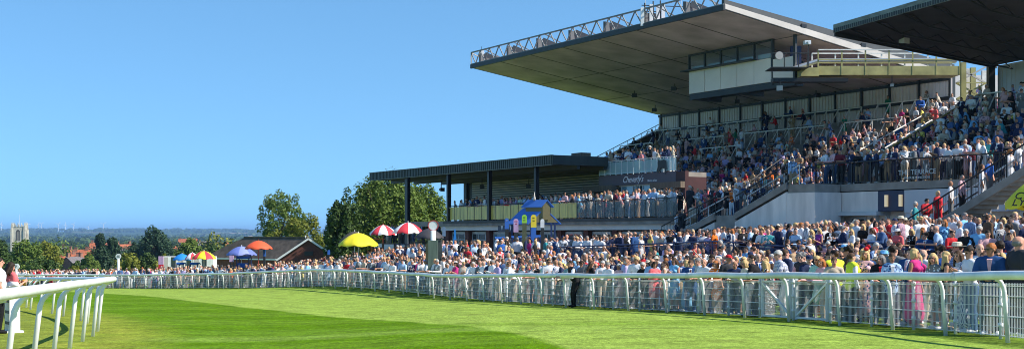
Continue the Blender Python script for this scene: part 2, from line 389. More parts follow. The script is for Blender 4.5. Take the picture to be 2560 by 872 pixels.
def crown_mesh(name, rx, ry, rz, nclump, nleaf, leaf, seed, m, cz=0.0, clump_r=.34, irr=.28, low=-.75):
    rs = np.random.RandomState(seed); C = []
    lob = rs.normal(size=(7, 3)); lob /= np.linalg.norm(lob, axis=1)[:, None]; la = rs.uniform(-.2, .25, 7)
    while len(C) < nclump:
        d = rs.normal(size=3); d /= np.linalg.norm(d)
        if d[2] < low: continue
        k = rs.uniform(.35, 1) ** .45 * (1 + irr * sum(a * max(0, d @ L) ** 2 for a, L in zip(la, lob)) + rs.uniform(-irr, irr) * .5)
        C.append(d * k)
    C = np.array(C); S = rs.uniform(.55, 1.25, nclump) * clump_r
    ci = rs.randint(0, nclump, nleaf); d = rs.normal(size=(nleaf, 3)); d /= np.linalg.norm(d, axis=1)[:, None]
    P = C[ci] + d * (S[ci] * rs.uniform(.5, 1.0, nleaf) ** .5)[:, None]
    P = P * np.array([rx, ry, rz]); P[:, 2] += cz
    nrm = d + rs.normal(size=(nleaf, 3)) * .55 + np.array([0, 0, .25]); nrm /= np.linalg.norm(nrm, axis=1)[:, None]
    t = np.cross(nrm, rs.normal(size=(nleaf, 3))); t /= np.linalg.norm(t, axis=1)[:, None]; bt = np.cross(nrm, t)
    L = (leaf * rs.uniform(.55, 1.4, nleaf))[:, None]
    vv = np.stack([P - t * L, P - bt * L * .55, P + t * L, P + bt * L * .55], 1).reshape(-1, 3)
    return quads(name, vv, m)
def quads(name, vv, m):
    nq = len(vv) // 4; me = bpy.data.meshes.new(name); me.vertices.add(nq * 4); me.vertices.foreach_set('co', vv.ravel().astype(np.float32))
    me.loops.add(nq * 4); me.loops.foreach_set('vertex_index', np.arange(nq * 4, dtype=np.int32)); me.polygons.add(nq)
    me.polygons.foreach_set('loop_start', np.arange(nq, dtype=np.int32) * 4); me.polygons.foreach_set('loop_total', np.full(nq, 4, np.int32))
    me.update(calc_edges=True); me.materials.append(m); return me
def trunk_mesh(name, h, r, rx, rz, cz, seed, limbs=9):
    g = random.Random(seed); mb = MB(); mb.tube([(0, 0, 0), (.1 * r, 0, h * .4), (0, .15 * r, h)], [r * 1.3, r, r * .5], 8)
    for i in range(limbs):
        a = g.uniform(0, 6.28); z0 = h * g.uniform(.45, 1); e = Vector((math.cos(a) * rx * g.uniform(.4, .85), math.sin(a) * rx * g.uniform(.4, .85), cz + rz * g.uniform(-.3, .8)))
        s0 = Vector((0, 0, z0)); mid = s0.lerp(e, .5) + Vector((0, 0, .08 * rz)); mb.tube([s0, mid, e], [r * .45, r * .25, r * .06], 5)
    me = bpy.data.meshes.new(name); me.from_pydata(mb.v, [], mb.f); me.materials.append(BARK); return me
def tree(name, label, x, y, top, halfw, zc_half, nclump, nleaf, leaf, lm, seed, group=None, cat='tree', **k):
    gz = ground(x, y); o = thing(name, label, cat, (x, y, gz), 0, group)
    cz = top - gz - zc_half * .98
    link('crown', crown_mesh('crown', halfw * .86, halfw * .86, zc_half * .9, nclump, nleaf, leaf, seed, LEAF[lm], cz, **k), o)
    link('trunk', trunk_mesh('trunk', max(cz, 1), max(.14, halfw * .06), halfw, zc_half, cz, seed), o)
    return o
def ptree(name, label, px0, px1, ytop, ybot, d, nclump, nleaf, leaf, lm, seed, **k):
    s = F / d; return tree(name, label, ((px0 + px1) / 2 - 1280) / s, d, (583 - ytop) / s, (px1 - px0) / 2 / s, (ybot - ytop) / 2 / s, nclump, nleaf, leaf, lm, seed, **k)
ptree('broadleaf_tree', 'airy round tree with pale green leaves rising behind the tiled bungalow roof', 638, 770, 473, 640, 165, 130, 10000, .145, 0, 3, clump_r=.17, irr=.10)
ptree('leafy_bush', 'yellow green bushy tree just behind the bungalow roof ridge', 700, 815, 545, 690, 158, 60, 9000, .16, 2, 4, clump_r=.3)
ptree('leafy_bush', 'small yellow green bush poking over the tiled ridge left of the gable peak', 650, 716, 575, 660, 157, 24, 2600, .15, 2, 41, clump_r=.3)['label'] = 'low yellow green bush poking over the middle of the tiled ridge'
ptree('broadleaf_tree', 'tall full green tree under the open end of the dark canopy', 850, 1085, 430, 740, 128, 260, 46000, .15, 0, 5, clump_r=.23, irr=.12)
ptree('broadleaf_tree', 'dark gappy tree with a ragged edge beside the tall full one', 803, 910, 492, 740, 122, 110, 15000, .15, 1, 6, clump_r=.25, irr=.22)
ptree('broadleaf_tree', 'green tree seen between the two canopy columns', 1000, 1122, 452, 720, 132, 130, 18000, .15, 0, 7, clump_r=.24, irr=.1)
# wooded bank and town trees beyond the course
NG = 'trees on the slope below the course'
spec = [(-60, 30, 598, 200, 1, 'dark broad tree at the very edge below the pale church tower'), (28, 110, 600, 215, 0, 'mid green tree in front of the pale church tower'), (80, 155, 606, 225, 2, 'olive green tree standing just beside the church tower'),
        (52, 168, 640, 150, 1, 'big dark rounded tree in front of the church tower trees'), (-30, 62, 645, 160, 1, 'dark tree behind the pair at the white barrier'), (168, 232, 655, 230, 1, 'dark tree right below the red roofs'),
        (196, 250, 637, 250, 0, 'green tree hiding the end of the terrace of red roofs'), (226, 282, 618, 260, 3, 'tall dark tree behind the disc marked 15'), (238, 262, 581, 420, 3, 'pointed dark conifer sticking up above the town trees'),
        (262, 300, 596, 300, 3, 'narrow dark crown between conifer and small red gable'), (300, 352, 632, 200, 2, 'olive tree just past the number disc'), (340, 398, 634, 205, 1, 'dark clump of tree above the packed far crowd'),
        (378, 440, 638, 200, 2, 'olive tree ending at the pink notice board'), (350, 426, 572, 330, 3, 'massive dark pointed tree standing above all the town trees'), (318, 372, 602, 335, 3, 'rounded tree leaning on the flank of the massive one'),
        (400, 432, 600, 345, 3, 'slimmer tree on the umbrella side of the massive one'), (440, 514, 599, 240, 0, 'round green tree above the red and yellow umbrella'), (498, 560, 612, 260, 1, 'dark tree tucked behind the low end of bungalow roof'),
        (168, 200, 664, 175, 2, 'yellowish scrubby tree at the foot of the slope'), (20, 60, 622, 250, 3, 'blue green tree among the church tower trees')]
for i, (a, b_, yt, d, lm, lab) in enumerate(spec):
    ptree('slope_tree', lab, a, b_, yt, yt + min(120, (b_ - a) * 1.15 + 14), d, 70, 6500, .0009 * d + .03, lm, 20 + i, group=NG, clump_r=.30, irr=.16)
# trees of the town, each its own object, sharing six crowns
protos = []
for i in range(6):
    o = bpy.data.objects.new('town_tree', None); o.empty_display_size = .5; COL.objects.link(o)
    link('crown', crown_mesh('town_crown', 5.2, 5.2, 5.2 + i % 3, 44, 2600, .40, 60 + i, LEAF[[1, 3, 0, 1, 3, 2][i]], 7, clump_r=.36), o)
    link('trunk', trunk_mesh('town_trunk', 6, .4, 5, 5, 7, 60 + i, 5), o); protos.append(o)
g = random.Random(3); k = 0
for i in range(110):
    d = 330 * (5.2 ** g.random()); px = g.uniform(-60, 1000) if d > 520 else g.uniform(-60, 640)
    if 140 < px < 245 and d < 560: continue
    if 0 < px < 110 and d < 900: continue
    x = (px - 1280) / F * d; o = protos[k] if k < 6 else copy_tree(protos[k % 6])
    o.location = (x, d, ground(x, d) - .3); s = g.uniform(.8, 1.35); o.scale = (s, s, s * g.uniform(.85, 1.1)); o.rotation_euler.z = g.uniform(0, 6)
    tag(o, 'rounded tree among the roofs of the distant town', 'tree', 'trees in the distant town'); k += 1
# far-off woods: one mass
P = []; rs = np.random.RandomState(8)
for band, (d0, d1, cnt, sz) in enumerate([(1500, 2100, 420, 7), (2300, 2700, 500, 8), (3200, 3900, 600, 9), (4700, 5600, 650, 10), (6800, 8200, 800, 13), (9500, 10500, 800, 15), (11200, 12300, 1100, 17)]):
    for j in range(cnt):
        d = rs.uniform(d0, d1); px = rs.uniform(-120, 1250); x = (px - 1280) / F * d
        if noise.noise(Vector((x / 330, d / 260, band))) < .06: continue
        z = ground(x, d) + sz * .4
        if d > 1500: z += noise.noise(Vector((x / 900, d / 1400, 0))) * 14 * ss(5500, 9000, d) + noise.noise(Vector((x / 2500, d / 2500, 3))) * 9 * ss(4000, 9000, d)
        P.append((x, d, z, sz * rs.uniform(.6, 1.3)))
P = np.array(P); per = 26; n_ = len(P)
d = rs.normal(size=(n_, per, 3)); d /= np.linalg.norm(d, axis=2)[:, :, None]; d[:, :, 2] = np.abs(d[:, :, 2]) - .1
C = P[:, None, :3] + d * P[:, None, 3:4] * np.array([1.5, 1.5, .8]); nr_ = d + rs.normal(size=d.shape) * .3; nr_ /= np.linalg.norm(nr_, axis=2)[:, :, None]
t = np.cross(nr_, rs.normal(size=d.shape)); t /= np.linalg.norm(t, axis=2)[:, :, None]; bt = np.cross(nr_, t); Lz = P[:, None, 3:4] * .75
vv = np.stack([C - t * Lz, C - bt * Lz, C + t * Lz, C + bt * Lz], 2).reshape(-1, 3)
tag(link('far_woods', quads('far_woods', vv, LEAF[1])), kind='stuff')

# ------------------------------------------------------------------ houses of the town
ROOFR = mat('red_pantiles', (.36, .105, .045), .8, .2, 1.5); ROOFS = mat('grey_slates', (.16, .14, .14), .7, .2, 1.5); HB = mat('old_brick', (.26, .13, .085), .85, .2, 1.2)
def house(px, d, w_, dep, eav, rise, rz, label, rm=None, base=None, group='red roofed houses of the town'):
    x = (px - 1280) / F * d; gz = ground(x, d) if base is None else base
    o = thing('town_house', label, 'house', (x, d, gz), rz, group)
    m = MB(); m.box(-w_ / 2, -dep / 2, 0, w_ / 2, dep / 2, eav)
    for s in (-1, 1): m.face([(s * w_ / 2, -dep / 2, eav), (s * w_ / 2, dep / 2, eav), (s * w_ / 2, 0, eav + rise)])
    m.build('wall', HB, o)
    m = MB(); e = .35
    for s in (-1, 1):
        a = [(-w_ / 2 - e, s * (dep / 2 + e), eav - .2), (w_ / 2 + e, s * (dep / 2 + e), eav - .2), (w_ / 2 + e, 0, eav + rise + .1), (-w_ / 2 - e, 0, eav + rise + .1)]
        m.hexa(a + [(p[0], p[1], p[2] + .15) for p in a])
    r = m.build('roof', rm or ROOFR, o)
    for s in (-.42, .42):
        m = MB(); m.box(w_ * s - .5, -.4, eav + rise - .8, w_ * s + .5, .4, eav + rise + 1.3); m.box(w_ * s - .6, -.5, eav + rise + 1.3, w_ * s + .6, .5, eav + rise + 1.5); m.build('chimney', HB, r)
    nw = max(2, int(w_ / 3.2))
    for i in range(nw):
        xx = -w_ / 2 + w_ * (i + .5) / nw
        for zz in ((eav * .28, eav * .72) if eav > 4 else (eav * .5,)):
            m = MB(); m.box(xx - .6, -dep / 2 - .08, zz - .6, xx + .6, -dep / 2 + .02, zz + .6); m.k = 1; m.box(xx - .5, -dep / 2 - .10, zz - .5, xx + .5, -dep / 2 - .081, zz + .5)
            m.build('window', [WHITE, GLASSD], o)
    return o
for px, d, w_, y_r, rz, lab, rm in [(158, 470, 11, 627, .2, 'house with deep red roof nearest the church trees', None), (181, 480, 13, 625, .1, 'long red roofed terrace house in the middle of the row', None), (206, 490, 12, 624, -.1, 'red roofed house with white gable at the end of the row', None),
                         (160, 410, 10, 641, .3, 'bright orange red roof below the terrace row', None), (186, 400, 7, 642, 1.2, 'grey slate gabled house below the orange roof', ROOFS), (212, 440, 9, 634, .5, 'small red roof half hidden by the slope trees', None),
                         (309, 520, 9, 611, 1.2, 'tall narrow red brick gable beyond the number disc', None), (300, 500, 11, 617, .2, 'red roof beside the tall narrow gable', None), (324, 480, 7, 626, .9, 'little orange roof at the foot of the massive tree', None), (306, 470, 8, 623, .1, 'grey slate roof below the tall narrow gable', ROOFS),
                         (425, 420, 6, 632, .8, 'brick house beside the green dome', None), (436, 520, 9, 615, .3, 'pinkish house between massive tree and round tree', None), (12, 380, 10, 648, .3, 'pale roofed house behind the pair at the white barrier', ROOFS),
                         (545, 700, 12, 606, .2, 'far red house above the low end of bungalow roof', None), (520, 900, 14, 603, .1, 'tiny pale house on the plain beyond the umbrellas', ROOFS), (470, 1100, 16, 597, .1, 'tiny roof on the plain above the round tree', None),
                         (255, 620, 11, 607, .2, 'small red roof behind the pointed conifer', None), (130, 560, 12, 618, .2, 'small roof between church tree and terrace row', ROOFS)]:
    zr = (583 - y_r) / F * d; x = (px - 1280) / F * d; eav = 5.2; ri = 3.0
    house(px, d, w_, 8, eav, ri, rz, lab, rm, base=zr - eav - ri - .1)
# green dome building
x = (412 - 1280) / F * 400; o = thing('domed_hall', 'small hall with pale green copper dome beyond the umbrellas', 'hall', (x, 400, -14))
m = MB(); m.box(-3.6, -3, 0, 3.6, 3, 6.8); m.build('wall', HB, o)
m = MB(); m.tube([(0, 0, 6.8), (0, 0, 7.6), (0, 0, 8.4), (0, 0, 8.8), (0, 0, 8.9), (0, 0, 10.4)], [3.4, 3.1, 2.2, 1.0, .12, .06], 14); m.build('dome', mat('copper_green', (.30, .42, .34), .6), o, True)
# church tower
STONE = mat('pale_limestone', (.50, .47, .38), .85, .22, .35, bump=.3)
x = (49 - 1280) / F * 900; hw = 4.4; o = thing('church_tower', 'square pale stone church tower with battlements, pinnacles and large belfry window', 'church tower', (x, 900, -28), R(8))
zt = 28 + (583 - 566) / F * 900
m = MB(); m.box(-hw, -hw, 0, hw, hw, zt); m.build('wall', STONE, o)
for sx in (-1, 1):
    for sy in (-1, 1):
        m = MB(); m.box(sx * hw - .7, sy * hw - .7, 0, sx * hw + .7, sy * hw + .7, zt - 2); m.box(sx * hw - .5, sy * hw - .5, zt - 2, sx * hw + .5, sy * hw + .5, zt + .9); m.build('buttress', STONE, o)
for k in range(0, 8, 2):
    for s in (-1, 1):
        a = -hw + (k + .5) * 2 * hw / 8
        m = MB(); m.box(a - .5, s * hw - .25, zt, a + .5, s * hw + .25, zt + 1.2); m.build('merlon', STONE, o)
        m = MB(); m.box(s * hw - .25, a - .5, zt, s * hw + .25, a + .5, zt + 1.2); m.build('merlon', STONE, o)
for k in range(16):
    a = [(-hw + j * hw / 2, -hw) for j in range(5)] + [(-hw + j * hw / 2, hw) for j in range(5)] + [(s * hw, -hw + j * hw / 2) for s in (-1, 1) for j in (1, 2, 3)]
    px_, py_ = a[k]; m = MB(); m.box(px_ - .26, py_ - .26, zt, px_ + .26, py_ + .26, zt + 1.7); m.tube([(px_, py_, zt + 1.7), (px_, py_, zt + 3.2)], [.30, .04], 4); m.build('pinnacle', STONE, o)
m = MB(); m.tube([(0, 0, zt), (0, 0, zt + 9)], [.14, .08], 6); m.build('flagpole', WHITE, o)
for s in (-1, 1):
    for fy in (0, 1):
        m = MB(); pts = [(-1.7, -5.2), (1.7, -5.2), (1.7, .6), (1.2, 2.0), (0, 3.0), (-1.2, 2.0), (-1.7, .6)]
        zz = zt - 5.0
        if fy == 0: m.face([(a, s * (hw + .06), zz + b_) for a, b_ in pts]); 
        else: m.face([(s * (hw + .06), a, zz + b_) for a, b_ in pts])
        wn = m.build('window', mat('belfry_louvre', (.07, .065, .06), .9), o)
        m = MB()
        for a in (-1.75, -.6, .6, 1.75):
            if fy == 0: m.box(a - .14, s * (hw + .08) - .1, zz - 5.2, a + .14, s * (hw + .08) + .1, zz + 1.2)
            else: m.box(s * (hw + .08) - .1, a - .14, zz - 5.2, s * (hw + .08) + .1, a + .14, zz + 1.2)
        m.build('tracery_frame', STONE, wn)
# wind turbines on the skyline
TW = mat('turbine_white', (.85, .87, .88), .5, .02, .1)
for i, (px, yt, a0, lab) in enumerate([(3, 560, .3, 'white wind turbine at the very end of the skyline by the frame edge'), (69, 560, 1.5, 'white wind turbine peeping from behind the church tower'), (96, 562, .2, 'white wind turbine first in the close pair past the tower'), (104, 559, 1.0, 'white wind turbine second in the close pair past the tower'), (146, 560, .8, 'white wind turbine first of the three in mid skyline'),
                                       (163, 562, .15, 'white wind turbine in the centre of the three in mid skyline'), (184, 560, .6, 'white wind turbine last of the three in mid skyline'), (221, 566, .4, 'faint small wind turbine standing alone on the skyline'), (259, 560, .9, 'white wind turbine furthest along the skyline above the number disc')]):
    d = 11000 + 350 * (i % 4); x = (px - 1280) / F * d; hz_ = (583 - yt) / F * d; gz = 5; o = thing('wind_turbine', lab.replace('furthest', 'most distant'), 'wind turbine', (x, d, gz), R(20), 'wind turbines on the skyline')
    h = hz_ - gz; m = MB(); m.tube([(0, 0, 0), (0, 0, h)], [3.6, 2.2], 8); m.build('tower', TW, o, True); m = MB(); m.box(-2.2, -5, h - 2, 2.2, 6, h + 2.4); m.build('nacelle', TW, o)
    for k in range(3):
        a = a0 + k * 2.094; e = Vector((math.sin(a) * 31, -6, h + math.cos(a) * 31)); s0 = Vector((math.sin(a) * 1.5, -6, h + math.cos(a) * 1.5)); m = MB(); m.tube([s0, s0.lerp(e, .25), e], [1.2, 2.4, .5], 6); m.build('blade', TW, o, True)
# ================================================================== RAILS AND FENCES
RH = 1.15
def jpost(p, nrm, lean=.06, over=.26, top=None):
    """white post that bends over towards the course and carries the rail"""
    b = Z(p.x, p.y, -.05); n3 = Vector((nrm.x, nrm.y, 0)); m = MB(); hh = (top - b.z if top is not None else 1.13 + .05) - .36
    pts = [b, b - n3 * lean + Vector((0, 0, hh))]
    for k in range(1, 6):
        a = k / 5 * math.pi / 2; pts.append(b - n3 * (lean + over * (1 - math.cos(a))) + Vector((0, 0, hh + .33 * math.sin(a))))
    m.tube(pts, .041, 8); return m
def inner_z(y):
    k = [(0, -.36), (6, -.48), (11.8, -.62), (20, -.83), (29, -1.07), (46, -1.69), (80, -2.9)]
    for (a, za), (b, zb) in zip(k, k[1:]):
        if y < b: return za + (zb - za) * (y - a) / (b - a)
    return k[-1][1]
def rail_run(path, name, label, overhang, r, u0, u1, sp=2.45, side=1, skip=()):
    o = thing(name, label, 'running rail', path.at(u0).to_3d(), 0, None, True)
    m = MB(); u = u0; pts = []
    while u < u1:
        p = path.off(u, -overhang * side); h = ground(p.x, p.y) + RH + .010 * math.sin(u * 1.3) + .010 * math.sin(u * .41) if side == 1 else inner_z(p.y)
        pts.append((p.x, p.y, h)); u += .5
    m.tube(pts, r, 14); m.build('rail_tube', PVC, o, True)
    u = u0 + (.3 if side == -1 else OUT.find(2518) % sp)
    while u < u1:
        jpost(path.at(u), path.nrm(u) * side, lean=.06 if side == 1 else .10, over=overhang - (.06 if side == 1 else .10), top=None if side == 1 else inner_z(path.at(u).y) - .02).build('post', PVC, o, True); u += sp
    return o
u_gap = OUT.find(1868)
orail = rail_run(OUT, 'running_rail', 'long white plastic rail on curved posts in front of the crowd', .22, .08, 0, OUT.L)
rail_run(INN, 'running_rail', 'thick white plastic rail bending away round the inside of the grass course', .38, .067, 0, INN.L, side=-1)
# joint collars on the rail in front of the crowd
for px in (1000, 1115, 1745, 1898, 2080, 2420):
    u = OUT.find(px); pts = []
    for k in (-.09, 0, .09): p = OUT.off(u + k, -.22); pts.append((p.x, p.y, ground(p.x, p.y) + RH + .010 * math.sin(u * 1.3) + .010 * math.sin(u * .41)))
    m = MB(); m.tube(pts, .087, 14); m.build('rail_joint', GALV, orail, True)

def mesh_panel(a, b_, h, o, nm='mesh_panel', tk=.0075, gap=.055):
    """welded wire panel between two posts, with its three folded stiffening ribs"""
    a = Vector(a); b_ = Vector(b_); L = (b_ - a).length; d = (b_ - a) / L; m = MB(); n = max(2, int(L / gap)); perp = Vector((d.y, -d.x, 0)).normalized()
    def bx(p, q, w_):
        m.bar(p, q, w_)
    for i in range(n + 1):
        p = a + d * (L * i / n); bx(p + Vector((0, 0, .04)), p + Vector((0, 0, h)), tk)
    for z in (.06, .22, .41, .60, .78, h - .02):
        if z < h: bx(a + Vector((0, 0, z)) - perp * .012, b_ + Vector((0, 0, z)) - perp * .012, tk * 1.15)
    for z in (.06, .42, .78, h - .05):   # folded ribs
        if z < h: bx(a + Vector((0, 0, z)) + perp * .02, b_ + Vector((0, 0, z)) + perp * .02, .014)
    return m.build(nm, GALV, o)
FO = .50                                      # the fence stands half a metre behind the rail posts
fence = thing('wire_mesh_fence', 'white wire mesh fence with round posts holding back the crowd', 'fence', OUT.at(0).to_3d(), 0, None, True)
gates = []
u = OUT.find(2507, FO) % 1.85; gu = [OUT.find(1890), OUT.find(2022)]
k = 0
while u < 112:
    p = OUT.off(u, FO); q = OUT.off(u + 1.85, FO); isg = any(abs(u + .925 - x) < .925 for x in gu)
    a = Z(p.x, p.y); b_ = Z(q.x, q.y)
    tgt = fence
    m = MB(); m.tube([a - Vector((0, 0, .1)), a + Vector((0, 0, 1.12))], .034, 8)
    for z in (.25, .62, .98): m.tube([a + Vector((0, 0, z - .035)), a + Vector((0, 0, z + .035))], .05, 8)
    m.build('post', GALV, fence, True)
    if not isg: mesh_panel(a, b_, 1.02, fence, gap=.055 if u < 45 else .11, tk=.0075 if u < 45 else .012)
    else:
        o = thing('fence_gate', ['white mesh gate with diagonal brace beneath the leaning white haired man', 'white mesh gate with diagonal brace in front of the black polo shirt person'][len(gates) % 2], 'gate', a, 0, 'gates in the mesh fence', True); gates.append(o)
        d = (b_ - a).normalized(); a2 = a + d * .16; b2 = b_ - d * .16
        m = MB(); 
        for e in (a2, b2): m.bar(e + Vector((0, 0, .03)), e + Vector((0, 0, 1.18)), .075)
        for z in (.08, 1.0): m.bar(a2 + Vector((0, 0, z)), b2 + Vector((0, 0, z)), .05)
        m.build('gate_frame', WHITE, o)
        m = MB(); m.bar((b2 if len(gates) == 1 else a2) + Vector((0, 0, .12)), (a2 if len(gates) == 1 else b2) + Vector((0, 0, .96)), .055); m.build('diagonal_brace', WHITE, o)
        mesh_panel(a2, b2, .98, o)
    u += 1.85; k += 1
# blue railing of the raised terrace
br = thing('blue_railing', 'dark blue metal railing along the front of the raised spectator terrace', 'railing', BLU.at(0).to_3d(), 0, None, True)
u = 0.0
while u + 1.95 < BLU.L:
    a = Z(*BLU.at(u)); b_ = Z(*BLU.at(u + 1.95)); m = MB(); n_ = 17
    for i in range(1, n_): p = a.lerp(b_, i / n_); m.bar(p + Vector((0, 0, .1)), p + Vector((0, 0, 1.02)), .016)
    m.bar(a + Vector((0, 0, .1)), b_ + Vector((0, 0, .1)), .035); m.bar(a + Vector((0, 0, 1.02)), b_ + Vector((0, 0, 1.02)), .03); m.build('railing_grating', BLUEP, br)
    m = MB(); m.bar(a - Vector((0, 0, .05)), a + Vector((0, 0, 1.14)), .055); m.build('post', BLUEP, br)
    m = MB(); m.tube([a + Vector((0, 0, 1.14)), b_ + Vector((0, 0, 1.14))], .034, 8); m.build('top_rail', BLUEP, br)
    u += 1.95
# dark park fence and car at the far end
pf = thing('iron_fence', 'low dark iron fence of pointed bars at the far end of the course', 'fence', (-45, 124, ground(-45, 124)), 0, None, True)
for j in range(5):
    m = MB()
    for i in range(12):
        x = -46.5 + j * 3.2 + i * .265; zz = ground(x, 124) ; m.bar((x, 124, zz), (x, 124, zz + 1.75), .05)
    x = -46.5 + j * 3.2; m.bar((x, 124, ground(x, 124) + 1.4), (x + 3.18, 124, ground(x, 124) + 1.4), .05); m.build('fence_grating', DARKST, pf)

# ================================================================== WINNING POST AND NUMBER DISCS
def disc(px, pyc, d, r, label, num=None, ring=None, pole=.045, gz=None, name='number_disc'):
    x = (px - 1280) / F * d; zc = (583 - pyc) / F * d; g_ = ground(x, d) if gz is None else gz
    o = thing(name, label, 'post', (x, d, g_)); h = zc - g_
    m = MB(); m.tube([(0, 0, 0), (0, 0, h - r * .9)], pole, 10); m.build('pole', WHITE, o, True)
    m = MB(); m.tube([(0, -.03, h), (0, .03, h)], r, 32); f = m.build('disc', WHITE, o)
    if ring:
        m = MB(); n_ = 40
        for k in range(n_):
            a, b_ = 2 * math.pi * k / n_, 2 * math.pi * (k + 1) / n_; P = lambda R_, t, y: (R_ * math.cos(t), y, h + R_ * math.sin(t))
            m.hexa([P(r * .86, a, -.045), P(r * 1.03, a, -.045), P(r * 1.03, b_, -.045), P(r * .86, b_, -.045), P(r * .86, a, .045), P(r * 1.03, a, .045), P(r * 1.03, b_, .045), P(r * .86, b_, .045)])
        m.build('red_rim', ring, o)
    if num: text('numerals', num, r * 1.25, BLACK, (0, -.045, h), (R(90), 0, 0), f)
    return o, h
RED = mat('signal_red', (.42, .05, .05), .4, .1, 2)
wp, wh = disc(1083, 563.5, 64, .27, 'white winning post disc ringed in red on its tall pole', ring=RED, pole=.14, name='winning_post')
GPOST = mat('green_grey_paint', (.11, .15, .12), .5, .25, 1.5, streak=(3, 3, .4)); GPD = mat('dark_post_paint', (.045, .055, .05), .5, .3, 1.5)
m = MB(); m.box(-.26, -.20, 0, .24, .2, wh - .76); m.build('green_casing', GPOST, wp)
for nm, px0, px1, yt, d, mm, lab in [('timing_cabinet', 1090, 1105, 601, 65.2, GPD, 'dark tapering steel cabinet standing directly behind the green winning post casing'), ('timber_post', 1064.5, 1076.5, 600, 66.5, mat('old_green_timber', (.05, .06, .03), .9, .3, 2), 'weathered green timber post rising beside the green winning post casing')]:
    x0, x1 = (px0 - 1280) / F * d, (px1 - 1280) / F * d; h = (583 - yt) / F * d - ground(x0, d); o = thing(nm, lab, 'post', ((x0 + x1) / 2, d, ground(x0, d)))
    w_ = (x1 - x0) / 2; m = MB(); m.hexa([(-w_ - .12, -.3, 0), (w_ + .16, -.3, 0), (w_ + .16, .3, 0), (-w_ - .12, .3, 0), (-w_, -.2, h), (w_ * .8, -.2, h), (w_ * .8, .2, h), (-w_, .2, h)] if nm == 'timing_cabinet' else [(-w_, -.15, 0), (w_, -.15, 0), (w_, .15, 0), (-w_, .15, 0), (-w_, -.15, h), (w_, -.15, h), (w_, .15, h), (-w_, .15, h)])
    m.build('body', mm, o); m = MB(); m.box(-w_ - .03, -.24, h, w_ * .9, .24, h + .05); m.build('cap', mm, o)
disc(296, 640.5, 109, .24, 'tall white number post with disc marked 15 above the far crowd', '15', pole=.10)
disc(41, 666, 62, .15, 'small white number disc standing behind the pair at the barrier', '7', pole=.05)

# white plastic barrier at the inner verge
x, d = (31 - 1280) / F * 29.5, 29.5
o = thing('plastic_barrier', 'white perforated plastic barrier the pair of onlookers leans on', 'barrier', (x, d, ground(x, d)), R(35))
m = MB(); m.box(-.12, -.24, .03, .12, .24, 1.12)
m.build('body', PVC, o)
m = MB(); m.tube([(0, -.40, 1.15), (0, .30, 1.15)], .065, 12); m.build('top_rail', PVC, o, True)
for j in range(3):
    for k in range(4):
        m = MB(); m.box(-.125, -.21 + k * .11, .2 + j * .26, .125, -.14 + k * .11, .27 + j * .26); m.build('slot', DARKST, o)
# feet
for s in (-1, 1): m = MB(); m.box(-.2, s * .2 - .07, 0, .2, s * .2 + .07, .05); m.build('foot', PVC, o)
# ================================================================== MAIN GRANDSTAND
def S(t, q, z): x, y = W(t, q); return Vector((x, y, z))
TE = 41.0                                      # where the main rake ends and the near stand begins
def rake(q, t=0):
    """height of the terracing"""
    if t < TE: z = 8.85 - .457 * q; return max(z, .95)
    return max(2.4, 7.1 - .45 * (q - 11.5))
SEATED = []
def sid(o): return o
gs = thing('grandstand', 'large grandstand with deep grey cantilevered roof over packed terraces', 'grandstand', (*W(14, 10), -2), 0, None, True)
# roof slab: underside rises to the track
def roofz(q): return 11.0 + .1475 * q
m = MB()
T0, T1, Q1 = -3.3, 28.7, 20.0
m.hexa([S(T0, Q1, roofz(Q1)), S(T1, Q1, roofz(Q1)), S(T1, -1.5, roofz(-1.5)), S(T0, -1.5, roofz(-1.5))] + [S(T0, Q1, roofz(Q1) + .28), S(T1, Q1, roofz(Q1) + .28), S(T1, -1.5, roofz(-1.5) + .28), S(T0, -1.5, roofz(-1.5) + .28)])
roof = m.build('roof', SOFFIT, gs)
SEAM = mat('dark_joint', (.10, .10, .095), .9)
for k in range(8):
    t = T0 + k * (T1 - T0) / 7; m = MB(); a = max(T0 + .03, min(T1 - .03, t))
    m.bar(S(a, Q1 - .05, roofz(Q1) - .012), S(a, .1, roofz(0) - .012), .055, .03); m.build('joint', SEAM, roof)
for q in (6.5, 13.3): m = MB(); m.bar(S(T0 + .1, q, roofz(q) - .02), S(T1 - .1, q, roofz(q) - .02), .05, .02); m.build('joint', SEAM, roof)
# eaves angle and the tapering fins above the slab
m = MB(); m.bar(S(T0, Q1 + .08, roofz(Q1) + .10), S(T1 + .1, Q1 + .08, roofz(Q1) + .10), .16, .34); m.build('eaves_angle', DARKST, roof)
FIN = mat('fin_grey', (.09, .095, .10), .6, .1, 1)
for k in range(8):
    t = T0 + .35 + k * (T1 - T0 - .5) / 7; m = MB()
    for (t0, t1) in ((t, t + .30),):
        z0 = roofz(Q1) + .28; zb = roofz(-1) + .28
        m.hexa([S(t0, Q1 - .5, z0), S(t1, Q1 - .5, z0), S(t1, -1, zb), S(t0, -1, zb), S(t0, Q1 - .5, z0 + 1.0), S(t1, Q1 - .5, z0 + .95), S(t1, -1, zb + 1.7), S(t0, -1, zb + 1.7)])
    if k < 7: m.build('roof_fin', FIN, gs)
    if k == 7: continue
    m = MB(); m.bar(S(t + .3, Q1 - .9, z0 + .85), S(t + 1.4, Q1 - 2.2, z0 + .1), .10, .4); m.build('fin_wing', FIN, gs)
